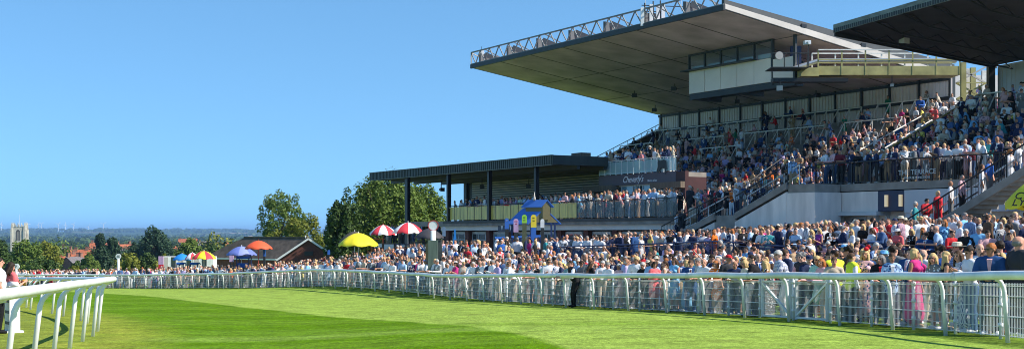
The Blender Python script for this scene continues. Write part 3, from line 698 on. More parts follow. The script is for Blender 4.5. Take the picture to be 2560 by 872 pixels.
# edge truss
m = MB(); zb = roofz(Q1) + .30; zt = zb + .98; q = Q1 + .05
m.bar(S(T0, q, zt), S(T1, q, zt), .10); m.bar(S(T0, q, zb), S(T1, q, zb), .08); TRG = mat('truss_grey', (.20, .20, .20), .5, .2, 3); tr = m.build('truss_chord', TRG, gs)
nb = 21
for k in range(nb):
    a = T0 + (T1 - T0) * k / nb; b_ = T0 + (T1 - T0) * (k + .5) / nb; c_ = T0 + (T1 - T0) * (k + 1) / nb
    m = MB(); m.bar(S(a, q, zt), S(b_, q, zb), .07); m.bar(S(b_, q, zb), S(c_, q, zt), .07)
    if k % 3 == 1: m.bar(S(b_, q, zt), S(b_ + .9, Q1 - 1.6, zb), .07)
    m.build('truss_brace', TRG, gs)
m = MB(); m.bar(S(T0, q, zb), S(T0, q, zt), .1); m.bar(S(T0, q, zt), S(T0, Q1 - 2.4, zb), .07); m.build('truss_brace', LGREY, gs)
# near gable: pale fascia with dark upstand above
m = MB(); e = T1 + .06
m.hexa([S(T1 + .002, Q1, roofz(Q1) + .02), S(e, Q1, roofz(Q1) + .02), S(e, -1.5, roofz(-1.5) + .02), S(T1 + .002, -1.5, roofz(-1.5) + .02), S(T1 + .002, Q1, roofz(Q1) + .34), S(e, Q1, roofz(Q1) + .34), S(e, -1.5, roofz(-1.5) + .55), S(T1 + .002, -1.5, roofz(-1.5) + .55)])
m.build('gable_fascia', LGREY, gs)
m = MB(); m.hexa([S(T1 - .25, Q1, roofz(Q1) + .342), S(T1 + .0, Q1, roofz(Q1) + .342), S(T1 + .0, -1.5, roofz(-1.5) + .552), S(T1 - .25, -1.5, roofz(-1.5) + .552), S(T1 - .25, Q1, roofz(Q1) + .62), S(T1 + .0, Q1, roofz(Q1) + .62), S(T1 + .0, -1.5, roofz(-1.5) + 1.25), S(T1 - .25, -1.5, roofz(-1.5) + 1.25)])
m.build('gable_upstand', mat('dark_upstand', (.055, .06, .065), .6, .15, 1), gs)
for qq in (13.5, 8, 3): m = MB(); m.box(0, 0, 0, .01, .01, .01); m = MB(); m.bar(S(T1 + .07, qq, roofz(qq) + .52), S(T1 + .07, qq - .45, roofz(qq) + .50), .05, .22); m.build('outlet', BLACK, gs)
# back wall of profiled sheet between dark columns
RIB = MB(); CL = mat('profiled_sheet', (.80, .70, .66), .5, .08, .5)
zb_, zt_ = 6.2, 11.0
n_ = int(36.0 / .16)
for k in range(n_):
    t = T0 + k * .16
    if t > 29.6: break
    RIB.sbox(t, 0.0 if k % 2 else .06, zb_, t + .16, -.1, zt_ - .04)
RIB.build('profiled_wall', CL, gs)
m = MB(); m.sbox(T0, -.1, zb_ - 3, 29.7, -.35, 11.0); m.build('wall_core', DARKST, gs)
k = 0; t = T0 + .4
while t < 29.8: m = MB(); m.sbox(t - .07, .2, zb_, t + .07, .062, roofz(0) - .02); m.build('wall_column', DARKST, gs); t += 2.71
m = MB(); m.sbox(T0, .16, 9.35, 29.7, .062, 9.6); m.build('wall_girt', DARKST, gs)
m = MB(); m.sbox(T0, .15, 10.72, 29.7, .062, 10.93); m.build('wall_girt', DARKST, gs)
# terracing
STEP = mat('terrace_concrete', (.30, .265, .23), .9, .2, 1.5)
def terrace(t0, t1, q0, q1, fn, nm='stepped_terrace', par=gs, dz=.8):
    m = MB(); q = q0
    while q < q1 - .01:
        z = fn(min(q + dz, q1) - .01); m.sbox(t0, q + dz, min(-1.9, z - .5), t1, q, z); q += dz
    return m.build(nm, STEP, par)
terrace(T0, TE, 0, 17.6, lambda q: 8.85 - .457 * q)
m = MB(); m.sbox(T0, 26.2, .55, TE + 1.4, 17.6, .93); m.build('lower_deck', STEP, gs)
# sloping parapet on the far end of the stand
m = MB(); m.hexa([S(T0 - .15, 18.5, .6), S(T0, 18.5, .6), S(T0, 0, 8.2), S(T0 - .15, 0, 8.2), S(T0 - .15, 18.5, 1.15), S(T0, 18.5, 1.15), S(T0, 0, 9.6), S(T0 - .15, 0, 9.6)]); m.build('end_parapet', mat('brown_board', (.07, .055, .04), .8, .2, 1), gs)
m = MB(); m.tube([S(T0 - .08, 18.5, 1.65), S(T0 - .08, 0, 10.1)], .04, 8); m.bar(S(T0 - .1, 18.5, 1.22), S(T0 - .1, 0, 9.68), .14, .10)
for k in range(12): qq = 18 - k * 1.6; zz = 1.65 + (18.5 - qq) / 18.5 * 8.45; m.bar(S(T0 - .08, qq, zz - .5), S(T0 - .08, qq, zz), .04)
m.build('handrail', WHITE, gs)
# restaurant block standing on the lower deck
m = MB(); m.sbox(18, 22, 3.22, 26.4, 21.7, 3.92); m.build('purple_fascia', PURP, gs)
m = MB(); m.sbox(26.4, 21.98, 2.3, 27.3, 21.7, 3.9); m.sbox(26.4, 21.97, .95, 27.3, 21.7, 2.3); m.build('maroon_wall', mat('maroon_board', (.05, .012, .015), .6, .2, 1), gs)
m = MB(); m.sbox(18, 21.7, 3.6, 26.4, 19.5, 3.9); m.build('upper_deck', STEP, gs); m = MB(); m.sbox(26.25, 21.7, .95, 26.4, 19.5, 3.595); m.build('block_side_wall', MATS['maroon_board'], gs)
for (a, b_) in ((16.6, 20.0), (24.2, 27.3)):
    m = MB(); m.sbox(a, 22.35, 2.85, b_, 21.6 if a < 20 else 22.005, 3.25); m.build('timber_fascia', WOOD, gs)
for (a, b_) in ((17.0, 18.0), (25.4, 27.0)):
    m = MB(); m.sbox(a, 21.69, .95, b_, 21.2, 2.95); m.build('timber_wall', WOOD, gs)
WF = mat('pale_window_frame', (.60, .62, .62), .4, .05, 1)
t = 18.05; ws = [1.5, .35, .35, 1.3, .35, .35, .35, 1.5, .35, .35, .55]; gi = 0
for w_ in ws:
    m = MB(); m.sbox(t, 21.76, .95, t + .07, 21.68, 3.218); m.sbox(t + .07, 21.75, 3.13, t + w_, 21.68, 3.218); m.sbox(t + .07, 21.75, 2.6, t + w_, 21.68, 2.66); f = m.build('window_frame', WF, gs)
    m = MB(); m.sbox(t + .07, 21.72, .96, t + w_, 21.66, 2.6); m.sbox(t + .07, 21.72, 2.66, t + w_, 21.66, 3.13); m.build('window_pane', GLASSB if w_ > 1 and gi else GLASSD, f); t += w_; gi += 1
rot = (R(90), 0, math.atan2(U[1], U[0]))
SIGNW = newmat('sign_lettering_white', (.75, .72, .76), .5)
text('sign_lettering', "Cheverly's", .60, SIGNW, S(21.9, 22.01, 3.56), rot, gs, shear=.35, spacing=.9)
text('sign_lettering', "Bistro & Bar", .2, SIGNW, S(24.0, 22.01, 3.42), rot, gs)
def balustrade(t0, t1, q, z, h, bay, gm, fm, par, tilt=0.0):
    t = t0; n_ = max(1, round((t1 - t0) / bay)); bay = (t1 - t0) / n_
    for k in range(n_):
        a = t0 + k * bay; m = MB(); m.sbox(a + .03, q + .02, z + .06, a + bay - .03, q, z + h - .05); m.build('glass_panel', gm[k] if isinstance(gm, list) else gm, par)
        m = MB(); m.sbox(a - .02, q + .03, z, a + .02, q - .03, z + h); m.build('post', fm, par)
    m = MB(); m.sbox(t0 - .02, q + .05, z + h, t1 + .02, q - .03, z + h + .05); m.build('top_rail', fm, par)
b1 = thing('glass_balustrade', 'pale blue glass balustrade with white frame above the purple sign board', 'balustrade', (*W(18, 22), 3.92), 0, None, True)
balustrade(18.02, 26.4, 21.95, 3.925, .92, .66, PALEG, WHITE, b1)
# black horse head cutout hung on the balustrade
HS = MB(); out = [(0, 0), (.15, .35), (.1, .55), (.2, .75), (.32, .62), (.75, .72), (.95, .6), (1.0, .1), (.9, -.25), (.82, .12), (.5, .2), (.35, .1), (.2, -.1), (.05, -.12)]
a = [S(24.55 + x, 22.06, 4.0 + y) for x, y in out]; b_ = [S(24.55 + x, 22.09, 4.0 + y) for x, y in out]
HS.face(a); HS.face(b_[::-1])
for i in range(len(out)): HS.face([a[i], a[(i + 1) % len(out)], b_[(i + 1) % len(out)], b_[i]])
tag(HS.build('horse_silhouette', BLACK), 'black horse head cutout fixed on the pale blue glass balustrade', 'sign')

# ---------------- lower balcony glass: gold-tinted, then clear, over a white band and the ground floor
GOLD = mat('gold_film_glass', (.72, .56, .13), .25, .25, 1.2, streak=(3, 3, .35))
b2 = thing('glass_balustrade', 'long lower balcony balustrade, gold film at its far half then clear glass', 'balustrade', (*W(4, 26), .95), 0, None, True)
gm = [GOLD if 3.8 + k * 27.9 / 27 < 20.6 else CLEAR for k in range(27)]
balustrade(3.8, 31.7, 26.1, .95, 1.1, 27.9 / 27, gm, DARKST, b2)
for k in range(3):   # etched scenes on the clear panes
    pass
m = MB(); m.sbox(3.2, 26.25, .76, 32.2, 26.2, .95); m.build('deck_edge', DARKST, gs)
m = MB(); m.sbox(2.4, 26.0, .22, 33.0, 25.2, .85); m.build('white_band', WGREY, gs)
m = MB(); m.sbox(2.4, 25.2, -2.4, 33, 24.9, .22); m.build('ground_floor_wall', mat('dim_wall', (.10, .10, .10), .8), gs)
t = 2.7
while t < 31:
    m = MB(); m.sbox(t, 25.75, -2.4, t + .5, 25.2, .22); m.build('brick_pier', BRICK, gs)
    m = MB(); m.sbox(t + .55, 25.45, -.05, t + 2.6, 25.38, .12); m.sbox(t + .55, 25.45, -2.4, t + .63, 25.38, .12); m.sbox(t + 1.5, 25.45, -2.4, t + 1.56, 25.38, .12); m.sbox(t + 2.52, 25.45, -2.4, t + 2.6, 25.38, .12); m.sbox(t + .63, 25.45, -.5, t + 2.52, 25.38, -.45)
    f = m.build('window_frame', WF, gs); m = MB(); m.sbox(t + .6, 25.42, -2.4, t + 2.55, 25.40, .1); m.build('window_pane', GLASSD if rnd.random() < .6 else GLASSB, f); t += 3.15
m = MB(); m.sbox(11.3, 26.1, .1, 13.7, 26.02, .75); sg = m.build('name_board', mat('slate_board', (.06, .07, .11), .5), gs)
# pennants painted on the board
m = MB()
for k in range(2): a = 11.9 + k * 1.2; m.face([S(a - .2, 26.12, .6), S(a + .2, 26.12, .6), S(a, 26.12, .2)])
m.build('pennant_emblem', WHITE, sg)

# ---------------- near section: terrace, kiosk, stair
m = MB(); m.sbox(42.4, 26.0, 2.05, 60, 14, 2.4); m.build('terrace_slab', STEP, gs)
KB = mat('blue_grey_panel', (.55, .55, .58), .4, .06, .5)
m = MB(); m.sbox(42.5, 26.05, 1.05, 46.6, 25.0, 2.0); m.build('kiosk_fascia', PALEW, gs)
m = MB(); m.sbox(42.3, 26.3, .86, 46.7, 25.0, 1.04); m.build('kiosk_canopy', WF, gs)
m = MB(); m.sbox(46.6, 26.08, 1.05, 48.2, 25.0, 2.0); m.build('kiosk_sign_board', NAVY, gs)
LAMP = newmat('lamp_glow', (1, .8, .5), .4); LAMP.node_tree.nodes['Principled BSDF'].inputs['Emission Color'].default_value = (1, .75, .4, 1); LAMP.node_tree.nodes['Principled BSDF'].inputs['Emission Strength'].default_value = .22
for t in (47.1, 47.95): m = MB(); m.sbox(t, 26.2, 1.25, t + .14, 26.09, 1.8); m.build('wall_lamp', LAMP, gs)
m = MB(); m.sbox(48.2, 26.1, .95, 53.8, 25.0, 2.0); m.sbox(48.2, 26.02, -1.9, 50.0, 25.0, .95); m.build('blue_grey_wall', KB, gs)
m = MB(); m.sbox(42.5, 25.3, -2.2, 53.8, 25.0, 1.04); m.build('kiosk_back_wall', PALEW, gs); m = MB(); m.sbox(42.4, 27.9, -2.3, 44.3, 27.8, 1.99); m.sbox(44.2, 27.8, -2.3, 44.3, 26.1, 1.99); m.build('landing_wall', PALEW, gs)
for (a, b_) in ((44.2, 45.2), (47.0, 48.0), (50.6, 52.4)):
    m = MB(); m.sbox(a, 25.4, -2.0, a + .08, 25.31, .8); m.sbox(b_ - .08, 25.4, -2.0, b_, 25.31, .8); m.sbox(a + .08, 25.4, .7, b_ - .08, 25.31, .8); m.sbox((a + b_) / 2 - .03, 25.4, -2.0, (a + b_) / 2 + .03, 25.31, .7); f = m.build('door', WF, gs)
    m = MB(); m.sbox(a + .08, 25.36, -2.0, b_ - .08, 25.33, .7); m.build('door_pane', GLASSD, f)
for a in (43.6, 45.8, 46.5, 49.9): m = MB(); m.sbox(a, 25.5, -2.1, a + .14, 25.3, .86); m.build('pillar', WHITE, gs)
tr_ = thing('terrace_railing', 'black metal railing of the upper terrace bearing its metal letter sign', 'railing', (*W(46, 26), 2.4), 0, None, True)
t = 42.5
while t < 58:
    m = MB()
    for k in range(1, 14): a = t + k * 1.2 / 14; m.sbox(a - .007, 26.0, 2.48, a + .007, 25.985, 3.35)
    m.sbox(t, 26.0, 2.46, t + 1.2, 25.97, 2.49); m.build('railing_grating', BLACK, tr_)
    m = MB(); m.sbox(t - .025, 26.03, 2.4, t + .025, 25.97, 3.42); m.build('post', BLACK, tr_); t += 1.2
m = MB(); m.tube([S(42.5, 26, 3.44), S(58, 26, 3.44)], .035, 8); m.build('top_rail', DARKST, tr_)
LET = newmat('brushed_letter_metal', (.5, .55, .56), .35)
text('sign_lettering', 'THE TERRACE', .33, LET, S(48.9, 26.06, 2.80), rot, tr_, ext=.012, spacing=1.05)
text('sign_lettering', 'PRIVATE FUNCTION', .16, LET, S(48.9, 26.06, 2.55), rot, tr_, ext=.012)
# front stair from the lawn up to the terrace
def stair(t0, z0, t1, z1, qa, qb, label, par=None, rails=True, wall=PALEW):
    o = thing('front_stair', label, 'stairs', (*W(t0, qa), z0), 0, None, True)
    n_ = max(3, int((z1 - z0) / .17)); m = MB()
    for k in range(n_): a = t0 + (t1 - t0) * k / n_; b_ = t0 + (t1 - t0) * (k + 1) / n_; z = z0 + (z1 - z0) * (k + 1) / n_; m.sbox(a, qa, z - .22, b_, qb, z)
    m.build('steps', STEP, o)
    m = MB(); m.hexa([S(t0, qa + .12, z0 - 2), S(t1, qa + .12, z0 - 2), S(t1, qa + .002, z0 - 2), S(t0, qa + .002, z0 - 2), S(t0, qa + .12, z0 - .35), S(t1, qa + .12, z1 - .35), S(t1, qa + .002, z1 - .35), S(t0, qa + .002, z0 - .35)]); (m.build('side_wall', wall, o) if wall else None)
    m = MB(); m.hexa([S(t0, qa + .14, z0 - .22), S(t1, qa + .14, z1 - .22), S(t1, qa + .01, z1 - .22), S(t0, qa + .01, z0 - .22), S(t0, qa + .14, z0 + .12), S(t1, qa + .14, z1 + .12), S(t1, qa + .01, z1 + .12), S(t0, qa + .01, z0 + .12)]); m.build('stringer', STEP, o)
    for qq, mm in ((qa + .05, BLACK), ((qa + qb) / 2, WHITE), (qb, BLACK)):
        m = MB(); m.tube([S(t0, qq, z0 + 1.0), S(t1, qq, z1 + 1.0)], .035, 8)
        if mm is WHITE: m.tube([S(t0, qq, z0 + .5), S(t1, qq, z1 + .5)], .03, 8)
        m.build('handrail', mm, o)
        n2 = int(abs(t1 - t0) / (1.4)); 
        for k in range(n2 + 1): a = k / max(1, n2); m = MB(); p = S(t0 + (t1 - t0) * a, qq, z0 + (z1 - z0) * a); m.bar(p, p + Vector((0, 0, 1.0)), .04); m.build('post', mm, o)
        if mm is BLACK and qq > qb:
            m = MB(); n3 = int(abs(t1 - t0) / .13)
            for k in range(n3): a = k / n3; p = S(t0 + (t1 - t0) * a, qq, z0 + (z1 - z0) * a); m.bar(p + Vector((0, 0, .1)), p + Vector((0, 0, 1.0)), .014)
            m.build('railing_grating', mm, o)
    return o
stair(32.4, -.6, 37.0, .95, 27.8, 26.3, 'lower flight of the front stair rising from the crowd to the landing')
m = MB(); m.sbox(37.0, 27.8, .5, 38.6, 26.3, .95); m.sbox(37.0, 27.92, -2.5, 38.6, 27.802, .6); tag(m.build('stair_landing', STEP), 'concrete landing between the two flights of the front stair', 'landing')
stair(38.6, .95, 42.4, 2.4, 27.8, 26.3, 'upper flight of the front stair rising to the kiosk terrace')
m = MB(); m.sbox(42.4, 27.8, 2.0, 44.2, 26.1, 2.4); tag(m.build('stair_landing', STEP), 'concrete landing at the head of the front stair beside the kiosk', 'landing')
stair(50.4, -1.2, 60.0, 3.6, 30.2, 28.6, 'steep stair with people climbing beside the blue grey wall', wall=None)

# seats
seats = []
def seatrow(t0, t1, q, z, n_):
    for k in range(n_):
        t = t0 + (t1 - t0) * (k + .5) / n_
        m = MB(); m.sbox(t - .21, q + .42, z + .38, t + .21, q + .02, z + .43); m.sbox(t - .21, q + .06, z + .43, t + .21, q + .01, z + .80); seats.append(m.build('seat', SEAT, gs))
for (t0, t1, q, n_) in [(26.0, 29, 9.7, 5), (27, 30.5, 11.2, 6), (28, 32, 12.0, 7), (30, 33, 10.5, 5), (33, 36, 12.8, 5), (4, 7, 15.2, 5), (6, 9, 13.6, 5), (8, 10.5, 12.0, 4), (13, 15.5, 14.4, 4), (35, 37.5, 14.4, 4), (30, 32.5, 14.4, 4), (15, 17.5, 11.2, 4), (36, 38.5, 9.6, 4)]:
    qq = round(q / .8) * .8; seatrow(t0, t1, qq, 8.85 - .457 * (qq + .8), n_)
# crush barriers on the terracing, found along the rays of the photograph and set on the steps
def on_rake(px, py, h, tmax=99):
    r, zz = (px - 1280) / F, (583 - py) / F; best = None
    for i in range(0, 2200):
        q = i * .01; t = (W0[0] - q * V[0] - r * (W0[1] - q * V[1])) / (r * U[1] - U[0]); y = W(t, q)[1]
        e = abs(rake_line(q, t) + h - zz * y)
        if best is None or e < best[0]: best = (e, t, q)
    return best[1], best[2]
def rake_line(q, t): return 8.85 - .457 * q if t < TE else 7.1 - .45 * (q - 11.5)
BL = ['high barrier rail by the far top corner of the terracing', 'short barrier just inside the sloping end parapet', 'long top barrier close under the profiled wall', 'barrier in front of the standing pair above the balustrade', 'top barrier under the commentary box', 'long barrier below the commentary box lined by standing people', 'low barrier nearest the maroon wall', 'barrier in the row above the blue stair parapet', 'highest barrier near the yellow steel tower', 'barrier beside the grey side wall of the near stand', 'barrier at the corner of the near stand, three men above it']
for i, (a, b_, lab) in enumerate(zip([(1620, 329), (1553, 364), (1721, 318), (1695, 352), (1934, 292), (1862, 333), (1755, 371), (2111, 307), (2195, 261), (2406, 250), (2500, 236)], [(1700, 321), (1629, 358), (1896, 299), (1811, 339), (2152, 269), (2062, 314), (1840, 365), (2254, 293), (2320, 247), (2481, 240), (2557, 228)], BL)):
    ta, qa = on_rake(*a, 1.1); tb, qb = on_rake(*b_, 1.1); qm = (qa + qb) / 2
    if i >= 9: ta, tb, qm = (41.6, 43.6, 12.2) if i == 9 else (44.2, 46.6, 12.2)
    z = (rake_line(qm, ta)) ; o = thing('crush_barrier', lab, 'barrier', (*W(ta, qm), z), 0, 'crush barriers on the terracing', True)
    m = MB(); m.bar(S(ta, qm, z + 1.1), S(tb, qm, z + 1.1), .075, .075); m.build('top_rail', CREAM, o)
    n_ = max(2, int(round((tb - ta) / 1.25)))
    for k in range(n_ + 1):
        t = ta + (tb - ta) * k / n_; m = MB(); m.bar(S(t, qm, z - .2), S(t, qm, z + 1.08), .055); m.build('post', CREAM, o)
        m = MB(); m.bar(S(t - .02, qm, z + 1.05), S(t - .02, qm + 1.0, z - .45), .05); m.build('strut', CREAM, o)
# aisle handrails running down the terracing
for i, (a, b_, c_, lab) in enumerate([((2150, 375), (2310, 287), CREAM, 'white handrail of the aisle beside the blue parapet'), ((2170, 395), (2330, 300), CREAM, 'second white handrail of the aisle beside the blue parapet'), ((2430, 345), (2535, 284), CREAM, 'white handrail in the packed seats of the near stand'), ((1700, 500), (1800, 440), DARKST, 'dark handrail among the seats beside the maroon wall'), ((1865, 460), (1960, 392), DARKST, 'dark handrail through the middle seats of the grandstand')]):
    A = on_rake(*a, 1.0); B = on_rake(*b_, 1.0); o = thing('aisle_handrail', lab, 'handrail', (*W(*A), rake_line(A[1], A[0])), 0, 'aisle handrails', True)
    pa, pb = S(A[0], A[1], rake_line(A[1], A[0]) + 1.0), S(B[0], B[1], rake_line(B[1], B[0]) + 1.0)
    m = MB(); m.tube([pa, pb], .04, 8); m.build('rail_tube', c_, o)
    for k in range(5): p = pa.lerp(pb, k / 4); m = MB(); m.bar(p - Vector((0, 0, 1.05)), p, .045); m.build('post', c_, o)
# blue stair parapet between the two rakes
m = MB(); pz = lambda q: 7.1 - .45 * (q - 11.5)
m.hexa([S(TE - .3, 21.5, .9), S(TE - .05, 21.5, .9), S(TE - .05, 11.5, 3.5), S(TE - .3, 11.5, 3.5), S(TE - .3, 21.5, pz(21.5) + .75), S(TE - .05, 21.5, pz(21.5) + .75), S(TE - .05, 11.5, pz(11.5) + .75), S(TE - .3, 11.5, pz(11.5) + .75)])
sp = m.build('stair_parapet', mat('blue_board', (.02, .05, .20), .5), gs)
m = MB(); m.bar(S(TE - .2, 21.5, pz(21.5) + .82), S(TE - .2, 11.5, pz(11.5) + .82), .12, .08); m.build('parapet_coping', mat('ochre_trim', (.40, .26, .05), .5), gs)

# ---------------- commentary box hung below the roof
cb = thing('commentary_box', 'grey panelled commentary box with long window hanging under the roof', 'commentary box', (*W(22, 13.6), 9.7), 0, None, True)
qf = 13.6; tA, tB = 17.5, 26.1
PAN = mat('off_white_panel', (.86, .76, .69), .5, .06, .6)
for k in range(5): a = tA + (tB - tA) * k / 5; m = MB(); m.sbox(a + .02, qf, 10.12, a + (tB - tA) / 5 - .02, qf - .12, 11.72); m.build('front_panel', PAN, cb)
m = MB(); m.sbox(tA, qf - .13, 10.0, tB, qf - 2.9, 10.12); m.sbox(tA, qf - .05, 9.68, 28.2, qf - .3, 10.1); m.sbox(tA, qf - .3, 9.68, tA + .25, qf - 2.9, 10.1); m.sbox(22, qf - .3, 9.68, 22.25, qf - 2.9, 10.0); m.build('floor_beam', DARKST, cb)
m = MB(); m.sbox(tA - .35, qf + .55, 11.72, 24.6, qf - .05, 11.80); m.build('sill_shelf', DARKST, cb)
for k in range(5):
    a = tA + (tB - tA) * k / 5; b_ = a + (tB - tA) / 5; m = MB(); m.sbox(a - .06, qf + .02, 11.8, a + .06, qf - .12, roofz(qf) - .03); m.sbox(a + .06, qf + .02, roofz(qf) - .16, b_ - .06, qf - .1, roofz(qf) - .04); f = m.build('window_frame', DARKST, cb)
    m = MB(); m.sbox(a + .07, qf - .04, 11.8, b_ - .07, qf - .06, roofz(qf) - .17); m.build('window_pane', glass('box_glass', (.20, .24, .26), .14) if k == 0 else MATS['box_glass'], f)
    m = MB(); m.sbox(a + .1, qf - .25, 11.8, b_ - .1, qf - .3, 12.1); m.build('desk_screen', newmat('pale_monitor_back', (.45, .6, .7), .4) if k == 0 else MATS['pale_monitor_back'], cb)
for t in (26.1, 28.2): m = MB(); m.sbox(t - .09, qf, 9.9, t + .09, qf - .18, roofz(qf) - .02); m.build('corner_post', DARKST, cb)
m = MB(); m.sbox(tA + .15, qf - 2.85, 10.12, tB, qf - 3.0, 11.7); m.sbox(tA, qf - .13, 10.12, tA + .1, qf - 3.0, 11.7); m.build('back_wall', mat('dim_grey_board', (.14, .14, .14), .8), cb)
m = MB(); m.sbox(26.2, qf - .02, 10.12, 28.1, qf - .12, 11.6); m.build('end_panel', PAN, cb)
# camera platform and yellow gantry
ga = thing('camera_gantry', 'yellow green steel walkway running from the commentary box to its tower', 'gantry', (18.6, 79, 10.3), 0, None, True)
GY = 80.0
def gx(px): return (px - 1280) / F * GY
zd = (583 - 188) / F * GY; zr = (583 - 127) / F * GY
m = MB(); m.box(gx(2045), GY - .06, zd, gx(2400), GY, zd + .58); m.build('kick_plate', YEL, ga)
m = MB(); m.box(gx(2045), GY, zd, gx(2400), GY + 1.6, zd + .08); m.build('walkway_deck', YEL, ga)
m = MB(); m.box(gx(2000), GY - .3, zd - .1, gx(2045) - .01, GY + 1.5, zd + .45); m.build('step_box', YEL, ga)
for yy_ in (GY - .08, GY + 1.55):
    for px in range(2045, 2401, 59): m = MB(); m.box(gx(px) - .045, yy_, zd - .02, gx(px) + .045, yy_ + .05, zr + .05); m.build('post', YEL if yy_ < GY + 1 else CREAM, ga)
    for z in (zr, zd + .95): m = MB(); m.box(gx(2045), yy_ - .04, z, gx(2410), yy_ - .002, z + .08); m.build('guard_rail', CREAM if z == zr else YEL, ga)
m = MB(); m.tube([(gx(1990), GY + .7, zd + .5), (gx(2050), GY + .7, zd + 1.0), (gx(2400), GY + .7, zd + 1.05)], .16, 10); m.build('silver_duct', newmat('silver_duct_metal', (.6, .62, .64), .3, .7), ga)
m = MB(); px_ = gx(1918); m.box(px_, GY - 1.3, zd + .3, gx(2010), GY + .6, zd + .36); m.build('platform_deck', DARKST, ga)
for px in (1918, 1950, 1985, 2010): m = MB(); m.box(gx(px) - .03, GY - 1.3, zd + .36, gx(px) + .03, GY - 1.25, zd + 1.2); m.build('post', DARKST, ga)
m = MB(); m.box(gx(1918), GY - 1.32, zd + 1.2, gx(2010), GY - 1.24, zd + 1.26); m.build('guard_rail', DARKST, ga)
m = MB(); m.box(gx(1925), GY - 1.0, zd - .55, gx(2110), GY - .2, zd - .3); m.build('underbeam', BLACK, ga)
m = MB(); m.box(gx(1990), GY + 1.6, zd + .2, gx(2018), GY + 1.75, zr + .55); m.build('navy_panel', NAVY, ga)
m = MB(); m.box(gx(2040), GY + .2, zd - .32, gx(2110), GY + .8, zd - .2); m.build('underbeam', DARKST, ga)
# lattice tower
for px, y_, mm in ((2408, 79, YEL), (2432, 81.5, YEL), (2418, 82, CREAM), (2460, 83, CREAM)):
    x = (px - 1280) / F * y_; m = MB(); m.box(x - .16, y_ - .12, 5, x + .16, y_ + .12, 10.9); m.build('tower_leg', mm, ga)
X0, X1 = (2395 - 1280) / F * 80, (2470 - 1280) / F * 80
for k in range(4):
    z0 = 6.6 + k * 1.05
    for a, b_ in ((X0, X1), (X1, X0)): m = MB(); m.bar((a, 80.3 + k * .02, z0), (b_, 80.3 + k * .02, z0 + 1.05), .10); m.build('tower_brace', LGREY if k % 2 else YEL, ga)
    m = MB(); m.bar((X0, 80.2, z0), (X1, 80.2, z0), .08); m.build('tower_brace', YEL, ga)
m = MB(); m.tube([(gx(1936), GY - 1.5, zd + 1.05), (gx(1936), GY - 1.36, zd + 1.05)], .25, 20); dh = m.build('dish', LGREY); tag(dh, 'round grey dish clamped on the corner of camera platform rail', 'satellite dish')
# video camera on the platform
o = thing('broadcast_camera', 'small white broadcast camera on a slanting arm beside commentary box', 'camera', (gx(2012), GY - .6, zd + .36)); m = MB(); m.bar((0, 0, 0), (.1, 0, 1.5), .06); m.build('stand', DARKST, o); m = MB(); m.box(-.2, -.25, 1.5, .2, .25, 1.75); m.tube([(0, -.25, 1.62), (0, -.5, 1.62)], .08, 10); m.build('body', WHITE, o)
# loudspeakers and floodlights below the roofs
def speaker(px, py, d, lab, s=.34, mm=DARKST, ceil=None):
    p = at(px, d, py); o = thing('loudspeaker', lab, 'loudspeaker', p, rnd.uniform(-.5, .5), 'loudspeakers under the roofs')
    m = MB(); m.hexa([(-s * .6, -s, -s * .5), (s * .6, -s, -s * .5), (s * .35, s * .6, -s * .2), (-s * .35, s * .6, -s * .2), (-s * .6, -s, s * .5), (s * .6, -s, s * .5), (s * .35, s * .6, s * .3), (-s * .35, s * .6, s * .3)]); m.build('cabinet', mm, o)
    m = MB(); m.box(-.03, -.03, s * .3, .03, .03, (ceil - p.z) if ceil else s * .3 + .6); m.build('bracket', DARKST, o)
def on_ceiling(px, py):   # point 0.45 m below the soffit
    r, zz = (px - 1280) / F, (583 - py) / F; best = None
    for i in range(0, 200):
        q = i * .1; t = (W0[0] - q * V[0] - r * (W0[1] - q * V[1])) / (r * U[1] - U[0]); y = W(t, q)[1]; e = abs(roofz(q) - .45 - zz * y)
        if best is None or e < best[0]: best = (e, y, roofz(q))
    return best[1], best[2]
for px, py, lab in [(1586, 240, 'dark loudspeaker hanging nearest the far tip of the big soffit'), (1687, 223, 'dark loudspeaker hanging just before the commentary box'), (1638, 276, 'small loudspeaker at the far end of the back wall top'), (1842, 255, 'loudspeaker above the profiled wall under the commentary box'), (2040, 240, 'loudspeaker above the wall below the yellow gantry')]:
    y, c_ = on_ceiling(px, py); speaker(px, py, y, lab, ceil=c_)
speaker(1951, 222, 79, 'grey floodlight box hanging below the camera platform', .32, LGREY)
speaker(2230, 214, 79.5, 'small lamp housing hanging below the yellow gantry', .18, LGREY)
# antennas on the roof
an = thing('antenna_mast', 'cluster of white phone antennas on a lattice mast atop the roof', 'antenna', (*W(22.0, 17), roofz(17) + .28), 0, None, True)
for px, d, y0, y1 in [(1606, 84, 20, 66), (1628, 84, 12, 60), (1645, 84, 14, 60), (1658, 84, 10, 56), (1712, 82, 16, 36)]:
    a = at(px, d, y1); b_ = at(px, d, y0); m = MB(); m.box(a.x - .12, a.y - .1, a.z, a.x + .12, a.y + .08, b_.z); m.build('panel_antenna', WHITE, an)
for px, y0 in [(1612, 8), (1633, 4), (1651, 2), (1716, 10)]:
    a = at(px, 84.2, 72); b_ = at(px, 84.2, y0); m = MB(); m.tube([a, b_], .05, 6); m.build('pole', DARKST, an)
for z in (14, 30, 46): m = MB(); m.bar(at(1604, 84.1, z), at(1716 if z < 20 else 1662, 84.1, z + (4 if z < 20 else 0)), .05); m.build('cross_bar', DARKST, an)
for px, y0 in [(1614, -30), (1703, -10)]: m = MB(); m.tube([at(px, 84.3, 30), at(px, 84.3, y0)], .02, 5); m.build('whip', WHITE, an)
